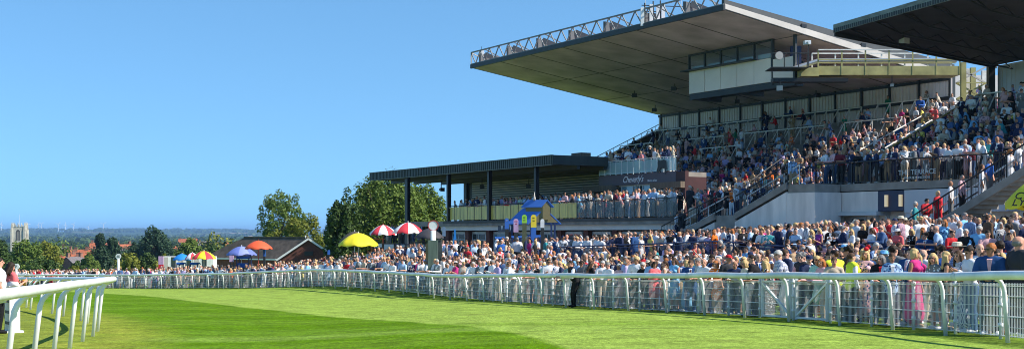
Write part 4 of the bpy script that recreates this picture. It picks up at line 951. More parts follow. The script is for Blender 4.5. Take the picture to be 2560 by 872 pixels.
o = thing('wind_gauge', 'little round white gauge on a short pole at the roof tip', 'wind gauge', at(1204, 104.3, 148)); m = MB(); m.tube([(0, 0, -.3), (0, 0, .4)], .04, 6); m.build('pole', DARKST, o); m = MB(); m.tube([(0, -.1, .56), (0, .1, .56)], .24, 16); m.build('dial', WHITE, o); m = MB(); m.tube([(0, 0, .8), (0, 0, 1.05)], .02, 5); m.build('spike', DARKST, o)

# ================================================================== NEAR STAND on the far right
ns = thing('near_stand', 'dark roofed stand jutting in beside the main grandstand', 'grandstand', (24, 60, 5), 0, None, True)
D2 = Vector((.306, -.952)); KN = 1.1; Tt = Vector((16.5, 63.3)) * KN; Tb = Vector((27.4, 70.0)) * KN; Lf = 13.5 * KN; ZF, ZB = 10.3 * KN, 9.5 * KN
RD = mat('black_soffit', (.045, .045, .048), .7, .2, .8)
a0, b0 = Tt, Tb; a1, b1_ = Tt + D2 * Lf, Tb + D2 * (Lf + 3.4)
m = MB(); m.hexa([(*a0, ZF), (*a1, ZF), (*b1_, ZB), (*b0, ZB), (*a0, ZF + .3), (*a1, ZF + .3), (*b1_, ZB + .3), (*b0, ZB + .3)]); m.build('roof', RD, ns)
FAS = mat('grey_green_fascia', (.20, .22, .19), .6, .25, 1.5, streak=(1, 1, 4)); nA = Vector((-D2.y, D2.x)) * -1; ff = Vector((-.952, -.306)) * .06
m = MB(); f0, f1 = a0 + ff, a1 + ff; m.hexa([(*f0, ZF - .06), (*f1, ZF - .06), (*(a1 + ff * .05), ZF - .06), (*(a0 + ff * .05), ZF - .06), (*f0, ZF + .4), (*f1, ZF + .4), (*(a1 + ff * .05), ZF + .4), (*(a0 + ff * .05), ZF + .4)]); m.build('fascia', FAS, ns)
m = MB()
for k in range(148):
    p = a0 + D2 * (k * .1) + ff * (1.5 if (k // 1) % 2 else .9); p2 = a0 + D2 * (k * .1 + .1) + ff * (1.5 if (k + 1) % 2 else .9); i0 = len(m.v); m.v += [(p.x, p.y, ZF - .04), (p.x, p.y, ZF + .17)]
    if k: m.f.append((i0 - 2, i0, i0 + 1, i0 - 1)); m.mi.append(0)
m.build('gutter_grating', DARKST, ns)
m = MB(); m.hexa([(*a0, ZF - .25), (*b0, ZB - .2), (*(b0 + D2 * .1), ZB - .2), (*(a0 + D2 * .1), ZF - .25), (*a0, ZF - .001), (*b0, ZB - .001), (*(b0 + D2 * .1), ZB - .001), (*(a0 + D2 * .1), ZF - .001)]); m.build('end_fascia', RD, ns)
for k in range(6):
    p = a0 + D2 * (1.5 + k * 2.4); q_ = b0 + D2 * (1.5 + k * 2.4); m = MB(); n2 = 7
    for j in range(n2):
        u0, u1 = j / n2, (j + 1) / n2; A = p.lerp(q_, u0); B = p.lerp(q_, u1); za, zb2 = ZF - .02 - (ZF - ZB) * u0, ZF - .02 - (ZF - ZB) * u1; dd = .38
        m.bar((A.x, A.y, za - dd * (1 if j else .1)), (B.x, B.y, zb2 - dd), .08); m.bar((A.x, A.y, za - dd * (1 if j else .1)), ((A.x + B.x) / 2, (A.y + B.y) / 2, (za + zb2) / 2), .05); m.bar(((A.x + B.x) / 2, (A.y + B.y) / 2, (za + zb2) / 2), (B.x, B.y, zb2 - dd), .05)
    m.build('roof_truss', DARKST, ns)
wa, wb = Tb + Vector((.15, 0)), Tb + D2 * 10; nw = Vector((.952, .306))
m = MB(); m.hexa([(*wa, 3), (*wb, 3), (*(wb + nw * .2), 3), (*(wa + nw * .2), 3), (*wa, ZB - .02), (*wb, ZB - .02), (*(wb + nw * .2), ZB - .02), (*(wa + nw * .2), ZB - .02)]); m.build('back_wall', mat('blue_white_sheet', (.50, .54, .57), .5, .06, .5), ns)
for k in range(24): p = wa + D2 * (k * .4) - nw * .015; m = MB() if k == 0 else m; m.bar((p.x, p.y, 7), (p.x, p.y, ZB - .1), .03)
m.build('wall_seam', LGREY, ns)
m = MB(); p = Tb + Vector((-.35, -.1)); m.box(p.x - .2, p.y - .2, 2, p.x + .2, p.y + .2, ZB); m.build('corner_column', BLACK, ns)
m = MB(); m.sbox(TE + .1, 11.45, 6.85, 58, -4, 7.07); m.build('concourse_slab', STEP, ns)
terrace(TE, 60, 11.5, 22.3, lambda q: 7.1 - .45 * (q - 11.5), par=ns)
speaker(2412, 68, 67, 'pale loudspeaker under the dark near roof, highest of its pair', .34, LGREY, ceil=11.2); speaker(2257, 104, 69, 'pale loudspeaker under the dark near roof close to its front corner', .32, LGREY, ceil=11.2)
m = MB(); m.box(33.5, 97, 4, 38.5, 101, 12.4); o = m.build('rear_building', WGREY); tag(o, 'pale rear building glimpsed in sunlight between the two stands', 'building')

# ================================================================== OLD PAVILION canopy at the far end
pv_ = thing('pavilion_canopy', 'long dark green profiled canopy on slim columns joining the grandstand', 'canopy', (*W(4, 26), 0), 0, None, True)
pa, pb = -9.4, 19.2
m = MB(); m.sbox(pa, 26.6, 4.62, pb, 22.1, 4.78); m.sbox(pa, 22.1, 4.62, 16.8, 17.5, 4.78); m.build('canopy_deck', mat('canopy_underside', (.06, .062, .06), .7, .2, 1), pv_)
m = MB(); k = 0; t = pa
while t < pb: m.sbox(t, 26.68 if k % 2 else 26.64, 4.55, t + .14, 26.6, 5.16); t += .14; k += 1
m.build('front_fascia', ROOFG, pv_)
m = MB(); m.sbox(pa - .02, 26.7, 5.16, pb, 26.5, 5.2); m.sbox(pa, 26.69, 4.5, pb, 26.55, 4.55); m.build('fascia_trim', mat('grey_green_trim', (.13, .15, .13), .6), pv_)
m = MB(); m.sbox(pb, 26.6, 4.55, pb + .06, 22.1, 5.18); m.sbox(pa - .06, 26.6, 4.55, pa - .001, 17.5, 5.18); m.build('end_fascia', ROOFG, pv_)
for q in (19.5, 22.3, 24.5): m = MB(); m.sbox(pa, q + .12, 4.3, pb if q > 22 else 16.8, q - .12, 4.615); m.build('canopy_beam', DARKST, pv_)
for px, w_ in ((1015, .24), (1118, .13), (1220, .13), (1337, .12)):
    r = (px - 1280) / F; q = 26.3; t = (W0[0] - q * V[0] - r * (W0[1] - q * V[1])) / (r * U[1] - U[0]); x, y = W(t, q); m = MB(); m.sbox(t - w_, q, -2.6 if px < 1100 else .95, t + w_, q - .28, 4.6); m.build('column', BLACK, pv_)
m = MB(); m.sbox(-7.6, 18.2, .95, 17.4, 18.0, 4.6); m.build('shutter_wall', DARKST, pv_)
m = MB(); z = 1.6
while z < 4.3: m.sbox(-6.3, 18.28, z, 17.4, 18.2, z + .10); z += .19
m.build('shutter_slat', LGREY, pv_)
m = MB(); m.sbox(-7.6, 18.4, .95, -7.1, 17.8, 4.6); m.build('column', DARKST, pv_)
speaker(1205, 467, 97, 'dark horn loudspeaker on the shutter wall of the pavilion', .3); speaker(1322, 466, 92, 'dark horn loudspeaker by the third canopy column', .3); speaker(1103, 474, 100, 'dark horn loudspeaker outside the gold balustrade against the trees', .3)
m = MB(); m.sbox(17.0, 23.6, 5.2, 18.2, 22.8, 5.5); o = m.build('roof_vent', WOOD); tag(o, 'small timber clad vent box on the pavilion roof end', 'vent box')
# lower terrace at its far side
lt = thing('side_terrace', 'small white walled side terrace below the canopy behind the striped umbrellas', 'terrace', (*W(-3, 25), -2), 0, None, True)
m = MB(); m.sbox(-12, 25.0, -2.6, 2.3, 20, -.9); m.build('white_wall', WGREY, lt)
m = MB(); 
for k in range(60): a = -12 + k * .24; m.sbox(a, 24.9, -.9, a + .02, 24.88, 0.05)
m.build('railing_grating', DARKST, lt); m = MB(); m.sbox(-12, 24.92, .05, 2.3, 24.86, .10); m.build('top_rail', DARKST, lt)

# bungalow with brick gable
def prjz(py, d): return (583 - py) / F * d
d = 132; bx = (765 - 1280) / F * d; zr_ = prjz(597, d); ze = prjz(645, d); hw = 2.75; Lb = 10.0
bz = -6.5; bu = thing('bungalow', 'brick bungalow with brown tiled roof and white gable boards', 'house', (bx, d, bz), R(0), None, True)
ax = Vector((-.93, .37)); nx_ = Vector((ax.y, -ax.x)) * -1   # ridge runs back to the left
gxv = Vector((1, .02)).normalized(); P0 = Vector((bx, d))
gw = 2.95
def BP(a, s, z): p = P0 + gxv * s + Vector((-.80, .60)) * a; return (p.x, p.y, z)
m = MB(); m.hexa([BP(0, -gw, bz), BP(0, gw, bz), BP(Lb, gw, bz), BP(Lb, -gw, bz), BP(0, -gw, ze), BP(0, gw, ze), BP(Lb, gw, ze), BP(Lb, -gw, ze)])
for a in (0, Lb): m.face([BP(a, -gw, ze), BP(a, gw, ze), BP(a, 0, zr_)])
bw = m.build('wall', BRICK, bu)
TILE = mat('brown_roof_tiles', (.115, .088, .070), .85, .25, 2, bump=.5)
m = MB(); n_ = 22
for s in (-1, 1):
    for k in range(n_):
        u0, u1 = k / n_, (k + 1) / n_ + .012; za = zr_ + .12 + (ze - .25 - zr_) * u0; zb2 = zr_ + .12 + (ze - .25 - zr_) * u1; sa, sb = s * gw * 1.12 * u0, s * gw * 1.12 * u1
        hipA = Lb + 1.2 * 0 - (1 - u0) * 2.2 + 2.0; hipB = Lb - (1 - u1) * 2.2 + 2.0
        m.hexa([BP(-.3, sa, za - .05), BP(hipA, sa, za - .05), BP(hipB, sb, zb2 - .0), BP(-.3, sb, zb2 - .0), BP(-.3, sa, za), BP(hipA, sa, za), BP(hipB, sb, zb2 + .05), BP(-.3, sb, zb2 + .05)])
rf = m.build('roof', TILE, bu)
m = MB()
m.face([BP(Lb - .2, 0, zr_ + .1), BP(Lb + 2, -gw * 1.12, ze - .13), BP(Lb + 2, gw * 1.12, ze - .13)]); m.build('hip', TILE, rf)
m = MB(); m.bar(BP(-.3, 0, zr_ + .19), BP(Lb - .2, 0, zr_ + .19), .22, .12); m.build('ridge_tile', TILE, rf)
for s in (-1, 1): m = MB(); m.bar(BP(-.36, 0, zr_ + .02), BP(-.36, s * gw * 1.16, ze - .22), .06, .20); m.build('barge_board', WHITE, bu)
m = MB(); m.bar(BP(-.2, -gw * 1.13, ze - .14), BP(Lb + 2, -gw * 1.13, ze - .14), .1, .14); m.build('gutter', WHITE, bu)
m = MB(); m.box(bx - .15, d - .13, zr_ - 1.75, bx + .75, d - .03, zr_ - 1.3); m.build('vent_window', DARKST, bw)
o = thing('dovecote_finial', 'tiny white bird shaped finial at the peak of gable roof', 'finial', (bx, d - .3, zr_ + .1)); m = MB(); m.tube([(0, 0, 0), (0, 0, .18), (.05, 0, .3)], [.05, .08, .03], 6); m.build('body', WHITE, o)
# white trailers and notice boards at the far pitches
def signboard(px0, px1, y0, y1, d, lab, top, low=None, split=.6, depth=.12, name='notice_board', cat='sign'):
    x0, x1 = (px0 - 1280) / F * d, (px1 - 1280) / F * d; gz = ground(x0, d); o = thing(name, lab, cat, ((x0 + x1) / 2, d, gz)); w_ = (x1 - x0) / 2; zt, zb = prjz(y0, d) - gz, prjz(y1, d) - gz; zs = zt - (zt - zb) * split if low else zb
    m = MB(); m.box(-w_, 0, zs, w_, depth, zt); m.build('panel', top, o)
    if low: m = MB(); m.box(-w_, 0, zb, w_, depth, zs - .003); m.build('panel', low, o)
    for s in (-1, 1): m = MB(); m.box(s * w_ * .8 - .03, depth + .002, 0, s * w_ * .8 + .03, depth + .06, zt - .05); m.build('leg', DARKST, o)
    return o
PINK = mat('pink_card', (.55, .36, .55), .6); REDC = mat('red_card', (.60, .02, .04), .5); WH = mat('white_card', (.78, .78, .78), .6)
o = signboard(396, 408, 640, 671, 113, 'tall pink notice board with bright red lower half', PINK, REDC, .66)
signboard(573.5, 584, 638, 654, 98, 'small lilac price board below the blue striped umbrella', PINK)
o = thing('white_trailer', 'long white service trailer behind the red and yellow umbrella', 'trailer', ((467 - 1280) / F * 122, 122, ground(-32, 122)), R(4))
m = MB(); w_ = (545 - 415) / F * 122 / 2; m.box(-w_, 0, .5, w_, 2.2, prjz(641, 122) - ground(-32, 122)); m.build('body', WH, o)
for k in range(6): m = MB(); m.box(-w_ + .3 + k * .75, -.02, 1.2, -w_ + .75 + k * .75, -.002, 2.6); m.build('window', GLASSD if k % 2 else LGREY, o)
for s in (-.6, .6): m = MB(); m.tube([(w_ * s, -.05, .35), (w_ * s, .2, .35)], .35, 14); m.build('wheel', BLACK, o)

# ================================================================== UMBRELLAS AND BOOKMAKERS' PITCHES
def umbrella(px0, px1, ytop, yrim, d, cols, label, pole=WHITE, tilt=0.0, npan=8, a0=.0, writing=None):
    x = ((px0 + px1) / 2 - 1280) / F * d; r = (px1 - px0) / 2 / F * d; zt, zr = prjz(ytop, d), prjz(yrim, d); gz = ground(x, d)
    o = thing('umbrella', label, 'umbrella', (x, d, gz), 0, 'large umbrellas over the betting pitches'); H = zt - zr; m = MB(); mats = []
    for c_ in cols:
        if c_ not in mats: mats.append(c_)
    n_ = npan * 4
    def pt(i, k):
        a = a0 + 2 * math.pi * i / n_; f = k / 6; bulge = 1 - .06 * (1 - abs(math.cos(a * npan / 2))) * f; rr = r * f * bulge
        return (rr * math.cos(a), rr * math.sin(a), zt - gz - H * (f ** 1.9) + H * .13 * f ** 3 * (1 - abs(math.cos((a - a0) * npan / 2))) + tilt * rr * math.cos(a) / r)
    for i in range(n_):
        mi = mats.index(cols[(i // 4) % len(cols)])
        for k in range(6):
            m.face([pt(i, k), pt(i, k + 1), pt(i + 1, k + 1), pt(i + 1, k)] if k else [pt(i, 0), pt(i, 1), pt(i + 1, 1)], mi)
        a, b_ = Vector(pt(i, 6)), Vector(pt(i + 1, 6)); m.face([a, a - Vector((0, 0, .09)), b_ - Vector((0, 0, .09)), b_], mi)
    can = m.build('canopy', mats, o, True)
    m = MB(); m.tube([(0, 0, 0), (0, 0, zt - gz + .1)], .03, 8); m.build('pole', pole, o)
    for i in range(npan): e = Vector(pt(i * 4, 6)); m = MB(); m.tube([e, (0, 0, zt - gz - H * .9)], .01, 4); m.build('rib', DARKST, o)
    return o
def fab(n, c): 
    m_ = mat(n, c, .7, .05, 1); return m_
YL = fab('yellow_canvas', (.84, .70, .02)); RD_ = fab('red_canvas', (.68, .04, .06)); WC = fab('white_canvas', (.82, .80, .80)); BK = fab('charcoal_canvas', (.045, .042, .05)); ORG = fab('orange_canvas', (.78, .10, .03)); BLC = fab('blue_canvas', (.01, .22, .62)); STB = fab('slate_blue_canvas', (.13, .18, .50)); STW = fab('pale_blue_canvas', (.24, .30, .62)); BRN = fab('brown_canvas', (.07, .06, .04))
umbrella(846, 946, 582, 613, 82, [YL], 'big plain yellow umbrella at the near end of the pitches', npan=8, a0=.3)
umbrella(848, 925, 578, 604, 86, [BRN], 'brown umbrella almost hidden behind the big plain yellow one')
umbrella(924, 992, 562, 585, 88, [RD_, WC], 'smaller red and white panelled umbrella beside the yellow one', a0=.5, pole=mat('red_pole', (.5, .08, .05), .5))
umbrella(980, 1060, 556, 581, 84, [WC, RD_], 'larger red and white panelled umbrella beside the black one', a0=.1)
umbrella(1036, 1110, 571, 593, 80, [BK], 'black umbrella behind the winning post disc')
umbrella(612, 681, 601, 620, 98, [ORG], 'plain orange red umbrella in front of the brown tiled roof', pole=mat('red_pole', (.5, .08, .05), .5))
umbrella(566, 642, 615, 636, 100, [STB, STB, STW, STB], 'slate blue striped umbrella beneath the orange red one')
umbrella(480, 540, 627, 645, 110, [RD_, YL], 'red and yellow panelled umbrella in front of the white trailer', a0=.4)
umbrella(463, 498, 631, 646, 112, [RD_, WC], 'red and white umbrella tucked behind the red and yellow one')
umbrella(432, 478, 634, 648, 113, [BLC], 'bright blue umbrella at the far end of the pitches')
p = at(2610, 33, 530)
o = umbrella(2516, 2720, 436, 516, 33, [YL], 'bright yellow umbrella with black lettering at the frame edge', npan=8, a0=.2)
text('printed_lettering', 'CYRIL', .30, BLACK, (-.72, -.62, prjz(492, 33) - ground(*p.xy)), (R(58), R(0), R(-38)), o, shear=.2); text('printed_lettering', 'LYNCH', .30, BLACK, (-.78, -.86, prjz(509, 33) - ground(*p.xy)), (R(58), 0, R(-38)), o, shear=.2)
# bookmakers' totem boards
def totem(px, y0, ym, y1, d, topc, label, w_=.22, post=DARKST, s1=None, s2=None, tc=None):
    x = (px - 1280) / F * d; gz = ground(x, d); o = thing('price_totem', label, 'sign', (x, d, gz), 0, 'bookmakers price boards'); zt, zm = prjz(y0, d) - gz, prjz(ym, d) - gz
    m = MB(); m.box(-w_, -.05, zm, w_, .05, zt - w_); m.tube([(0, -.046, zt - w_), (0, .046, zt - w_)], w_ * .995, 20); h = m.build('head_board', topc, o)
    m = MB(); m.box(-w_ * .85, -.09, 0, w_ * .85, .06, zm - .003); m.build('cabinet', post, o)
    if s1: text('printed_lettering', s1, w_ * .62, tc or WHITE, (0, -.056, zt - w_ * 1.2), (R(90), 0, 0), h, ext=.003)
    if s2: text('printed_lettering', s2, w_ * .8, tc or WHITE, (0, -.056, zt - w_ * 2.2), (R(90), 0, 0), h, ext=.003)
    return o
GRN = fab('lime_card', (.30, .62, .05)); BLU2 = fab('royal_blue_card', (.03, .14, .50)); YC = fab('yellow_card', (.80, .62, .04))
totem(1267, 545, 572, 600, 72, BLU2, 'slim royal blue topped price board, first by the striped white wall', .12, s1='BET')
totem(1290, 546, 580, 600, 71, PINK, 'pink and white price board standing beside the blue topped one', .14, s1='WIN', s2='18', tc=REDC)
totem(1311, 536, 557, 600, 73, GRN, 'lime green topped price board under the blue kiosk eaves', .15, post=mat('olive_cabinet', (.10, .11, .05), .5), s1='PIT', s2='17', tc=BLACK)
totem(1334, 536, 568, 600, 71, YC, 'bright yellow topped price board on a blue cabinet', .16, post=BLU2, s1='No', s2='16', tc=BLACK)
totem(1356, 547, 569, 620, 70, WH, 'plain white topped price board on tall black cabinet by kiosk post', .11)
totem(1110, 566, 590, 620, 88, WH, 'white flag shaped price board beside the black umbrella', .12)
totem(661, 622, 640, 660, 99, BLU2, 'narrow blue price board just beside the orange red umbrella', .10)
totem(822, 624, 636, 660, 100, BLU2, 'narrow blue price board at the low end of the gable', .10)
totem(1370, 566, 590, 620, 90, BLU2, 'small blue price board half hidden inside the blue kiosk', .10)
fl = thing('feather_flag', 'folded turquoise feather flag beside the ground floor windows', 'flag', at(1137, 80, 640)); m = MB(); m.tube([(0, 0, 0), (0, 0, 1.7)], .02, 6); m.build('pole', DARKST, fl); m = MB(); m.hexa([(-.14, -.02, .5), (.16, -.02, .4), (.16, .04, .4), (-.14, .04, .5), (-.03, -.02, 1.75), (.04, -.02, 1.75), (.04, .02, 1.75), (-.03, .02, 1.75)]); m.build('cloth', BLC, fl)
CAR = fab('blue_canvas_side', (.02, .12, .45))
for i, (px0, px1, y0, d, lab) in enumerate([(1240, 1263, 592, 73, 'blue canvas betting stall, first below the blue topped board'), (1281, 1302, 590, 72, 'blue canvas betting stall below the pink price board'), (1322, 1352, 588, 71, 'blue canvas betting stall below the yellow price board'), (592, 622, 640, 99, 'blue betting stall beneath the striped umbrella'), (442, 458, 656, 112, 'small blue stall beneath the bright blue umbrella'), (476, 494, 656, 110, 'small blue stall beneath the red and yellow umbrella')]):
    x0, x1 = (px0 - 1280) / F * d, (px1 - 1280) / F * d; gz = ground(x0, d); h = prjz(y0, d) - gz; o = thing('betting_stall', lab, 'stall', ((x0 + x1) / 2, d, gz), 0, 'blue betting stalls'); w_ = (x1 - x0) / 2
    for sx in (-1, 1):
        for sy in (0, 1): m = MB(); m.box(sx * w_ - .04, sy * .9 - .04, 0, sx * w_ + .04, sy * .9 + .04, h - .08); m.build('leg', BLUEP, o)
    m = MB(); m.tube([(-w_ - .05, .1, h - .1), (w_ + .05, .1, h - .1)], .12, 10); m.box(-w_, .0, h - .12, w_, .95, h); m.build('canopy', CAR, o)
    m = MB(); m.box(-w_ + .05, .02, h - 1.3, w_ - .05, .08, h - .55); m.build('apron', CAR if i % 2 else BLACK, o)
for i, (px, y0, d, lab) in enumerate([(943, 598, 88, 'orange framed pitch cabinet beside the yellow umbrella'), (1005, 612, 84, 'dark navy pitch cabinet under the larger panelled umbrella'), (972, 610, 86, 'black pitch cabinet between the panelled umbrellas'), (1048, 606, 81, 'dark pitch cabinet under the black umbrella')]):
    x = (px - 1280) / F * d; gz = ground(x, d); h = prjz(y0, d) - gz; o = thing('pitch_cabinet', lab, 'cabinet', (x, d, gz), 0, 'cabinets at the betting pitches'); mm = [mat('orange_frame', (.55, .16, .03), .5), NAVY, BLACK, DARKST][i]
    for s in (-1, 1): m = MB(); m.box(s * .4 - .06, 0, 0, s * .4 + .06, .1, h); m.build('post', mm, o)
    m = MB(); m.box(-.34, .02, h * .35, .34, .3, h * .8); m.build('case', [DARKST, NAVY, BLACK, DARKST][i], o); m = MB(); m.box(-.5, -.05, h, .5, .5, h + .07); m.build('top', mm, o)
# blue roofed kiosk
KD = 74.0; kx = (1352 - 1280) / F * KD; kg = ground(kx, KD); KBL = mat('kiosk_blue_roof', (.07, .19, .58), .35, .06, 1); KOL = mat('kiosk_tan_board', (.22, .18, .08), .7, .1, 1)
ki = thing('kiosk', 'small open kiosk with stepped blue roof, tan gables and lantern turret', 'kiosk', (kx, KD, kg), R(0))
pz_ = lambda y: prjz(y, KD) - kg; px_s = lambda p_: (p_ - 1352) / F * KD
# gable end to the right, long roof slope to the left; ridge runs away to the left
gl, gr, dep = px_s(1326), px_s(1396), 0.0; ridge = pz_(522); ea = pz_(556); gcx = px_s(1361)
rv = Vector((-.95, .55)); RL = 1.25
def KP(a, s, z): return (gcx + s + rv.x * a, rv.y * a, z)
hwk = (px_s(1396) - gcx)
m = MB(); m.face([KP(0, -hwk, ea), KP(0, hwk, ea), KP(0, 0, ridge - .02)]); m.face([KP(RL, -hwk, ea), KP(RL, 0, ridge - .02), KP(RL, hwk, ea)]); m.build('gable', KOL, ki)
for s in (-1, 1):
    m = MB(); a = [KP(-.02, 0, ridge), KP(-.02, s * hwk * 1.18, ea - .12), KP(RL + .1, s * hwk * 1.18, ea - .12), KP(RL + .1, 0, ridge)]; m.hexa(a + [(p_[0], p_[1], p_[2] + .07) for p_ in a]); m.build('roof', KBL, ki)
th = hwk * .27; t0_, t1_ = pz_(545), pz_(516); tp = pz_(501)
m = MB(); 
c_ = [KP(.0, -th, 0), KP(.0, th, 0), KP(RL * .75, th, 0), KP(RL * .75, -th, 0)]
c2 = [KP(-.13, -th, 0), KP(-.13, th, 0), KP(RL * .75, th, 0), KP(RL * .75, -th, 0)]
m.hexa([(p_[0], p_[1], t0_ - .1) for p_ in c2] + [(p_[0], p_[1], t1_) for p_ in c2]); m.face([KP(-.131, -th, t1_), KP(-.131, th, t1_), KP(-.131, 0, tp - .03)]); m.build('turret', KOL, ki)
for s in (-1, 1): m = MB(); a = [KP(-.2, 0, tp), KP(-.2, s * th * 1.7, t1_ - .06), KP(RL * .85, s * th * 1.7, t1_ - .06), KP(RL * .85, 0, tp)]; m.hexa(a + [(p_[0], p_[1], p_[2] + .05) for p_ in a]); m.build('turret_roof', KBL, ki)
m = MB(); q0 = KP(RL * .5, 0, tp); m.tube([q0, (q0[0], q0[1], tp + .12), (q0[0], q0[1], tp + .30), (q0[0], q0[1], tp + .52)], [.07, .09, .04, .01], 10); m.build('finial', LGREY, ki, True)
for (a, s) in ((.05, -hwk * .9), (.05, hwk * .8), (.05, hwk * .55), (RL, -hwk * .9), (RL, hwk * .8)): p_ = KP(a, s, 0); m = MB(); m.box(p_[0] - .05, p_[1] - .05, 0, p_[0] + .05, p_[1] + .05, ea); m.build('post', BLUEP, ki)
# ================================================================== PEOPLE
def sph(c, r, nu=14, nv=9):
    v = []; f = []
    for j in range(nv + 1):
        ph = math.pi * j / nv
        for i in range(nu): a = 2 * math.pi * i / nu; v.append((c[0] + r[0] * math.sin(ph) * math.cos(a), c[1] + r[1] * math.sin(ph) * math.sin(a), c[2] + r[2] * math.cos(ph)))
    for j in range(nv):
        for i in range(nu): a = j * nu + i; b = j * nu + (i + 1) % nu; f.append((a, a + nu, b + nu, b))
    return v, f
class Fig:
    """a figure laid out as tapered limbs and rounded masses, fused later into one skin"""
    def __init__(s): s.p = []
    def ell(s, c, r, zone, M=None): s.p.append(('e', Vector(c), Vector(r), zone, M))
    def cap(s, a, ra, b, rb, zone, sy=1.0): s.p.append(('c', Vector(a), ra, Vector(b), rb, zone, sy))
    def mesh(s, zones=None, infl=None):
        v = []; f = []
        for p in s.p:
            z = p[3] if p[0] == 'e' else p[5]
            if zones is not None and z not in zones: continue
            g = (infl or {}).get(z, 0)
            if p[0] == 'e':
                vv, ff = sph((0, 0, 0), [x + g for x in p[2]]); M = p[4]
                vv = [((M @ Vector(x)) if M else Vector(x)) + p[1] for x in vv]
            else:
                a, ra, b, rb = p[1], p[2] + g, p[3], p[4] + g; d = (b - a); L = d.length; d.normalize()
                x = d.cross(Vector((0, 1, 0)) if abs(d.y) < .9 else Vector((1, 0, 0))).normalized(); y = d.cross(x); vv = []; n = 12; K = 4
                prof = [(-ra * math.cos(k * math.pi / 2 / K), ra * math.sin(k * math.pi / 2 / K)) for k in range(K + 1)] + [(L + rb * math.sin(k * math.pi / 2 / K), rb * math.cos(k * math.pi / 2 / K)) for k in range(K + 1)]
                for (h, r) in prof:
                    for i in range(n):
                        A = 2 * math.pi * i / n; q = a + d * h + (x * math.cos(A) + y * math.sin(A)) * max(r, 1e-4)
                        if p[6] != 1.0: q.y = a.y + (b.y - a.y) * min(1, max(0, h / L)) + (q.y - (a.y + (b.y - a.y) * min(1, max(0, h / L)))) * p[6]
                        vv.append(q)
                ff = [(k * n + i, k * n + (i + 1) % n, (k + 1) * n + (i + 1) % n, (k + 1) * n + i) for k in range(len(prof) - 1) for i in range(n)]
            o = len(v); v += [tuple(x) for x in vv]; f += [tuple(i + o for i in t) for t in ff]
        return v, f
    def dist(s, P, zones=None):
        best = np.full(len(P), 1e9); who = np.empty(len(P), object)
        for p in s.p:
            z = p[3] if p[0] == 'e' else p[5]
            if zones is not None and z not in zones: continue
            if p[0] == 'e':
                M = np.array(p[4].inverted()) if p[4] else np.eye(3); q = (P - np.array(p[1])) @ M.T; r = np.array(p[2]); d = (np.linalg.norm(q / r, axis=1) - 1) * r.min()
            else:
                a = np.array(p[1]); b = np.array(p[3]); e = b - a; k = np.clip((P - a) @ e / (e @ e), 0, 1); c = a + k[:, None] * e; dd = P - c; dd[:, 1] /= p[6]
                d = np.linalg.norm(dd, axis=1) - (p[2] + (p[4] - p[2]) * k)
            m = d < best; best[m] = d[m]; who[m] = z
        return who
def fuse(v, f, voxel, faces, name, smooth=2, jit=0):
    me = bpy.data.meshes.new('tmp'); me.from_pydata(v, [], f); o = bpy.data.objects.new('tmp', me); COL.objects.link(o)
    m = o.modifiers.new('r', 'REMESH'); m.mode = 'VOXEL'; m.voxel_size = voxel; m.use_smooth_shade = True
    if smooth: s = o.modifiers.new('s', 'SMOOTH'); s.iterations = smooth; s.factor = .5
    dg = bpy.context.evaluated_depsgraph_get(); n = len(o.evaluated_get(dg).to_mesh().polygons)
    d = o.modifiers.new('d', 'DECIMATE'); d.ratio = min(1, faces / max(1, n * 2))
    dg = bpy.context.evaluated_depsgraph_get(); r = bpy.data.meshes.new_from_object(o.evaluated_get(dg)); r.name = name
    bpy.data.objects.remove(o); bpy.data.meshes.remove(me)
    if jit:
        for q in r.vertices: q.co += Vector((noise.noise(q.co * 9), noise.noise(q.co * 9 + Vector((5, 1, 2))), 0)) * jit
    r.polygons.foreach_set('use_smooth', [True] * len(r.polygons)); return r
HC = {'short': 0}
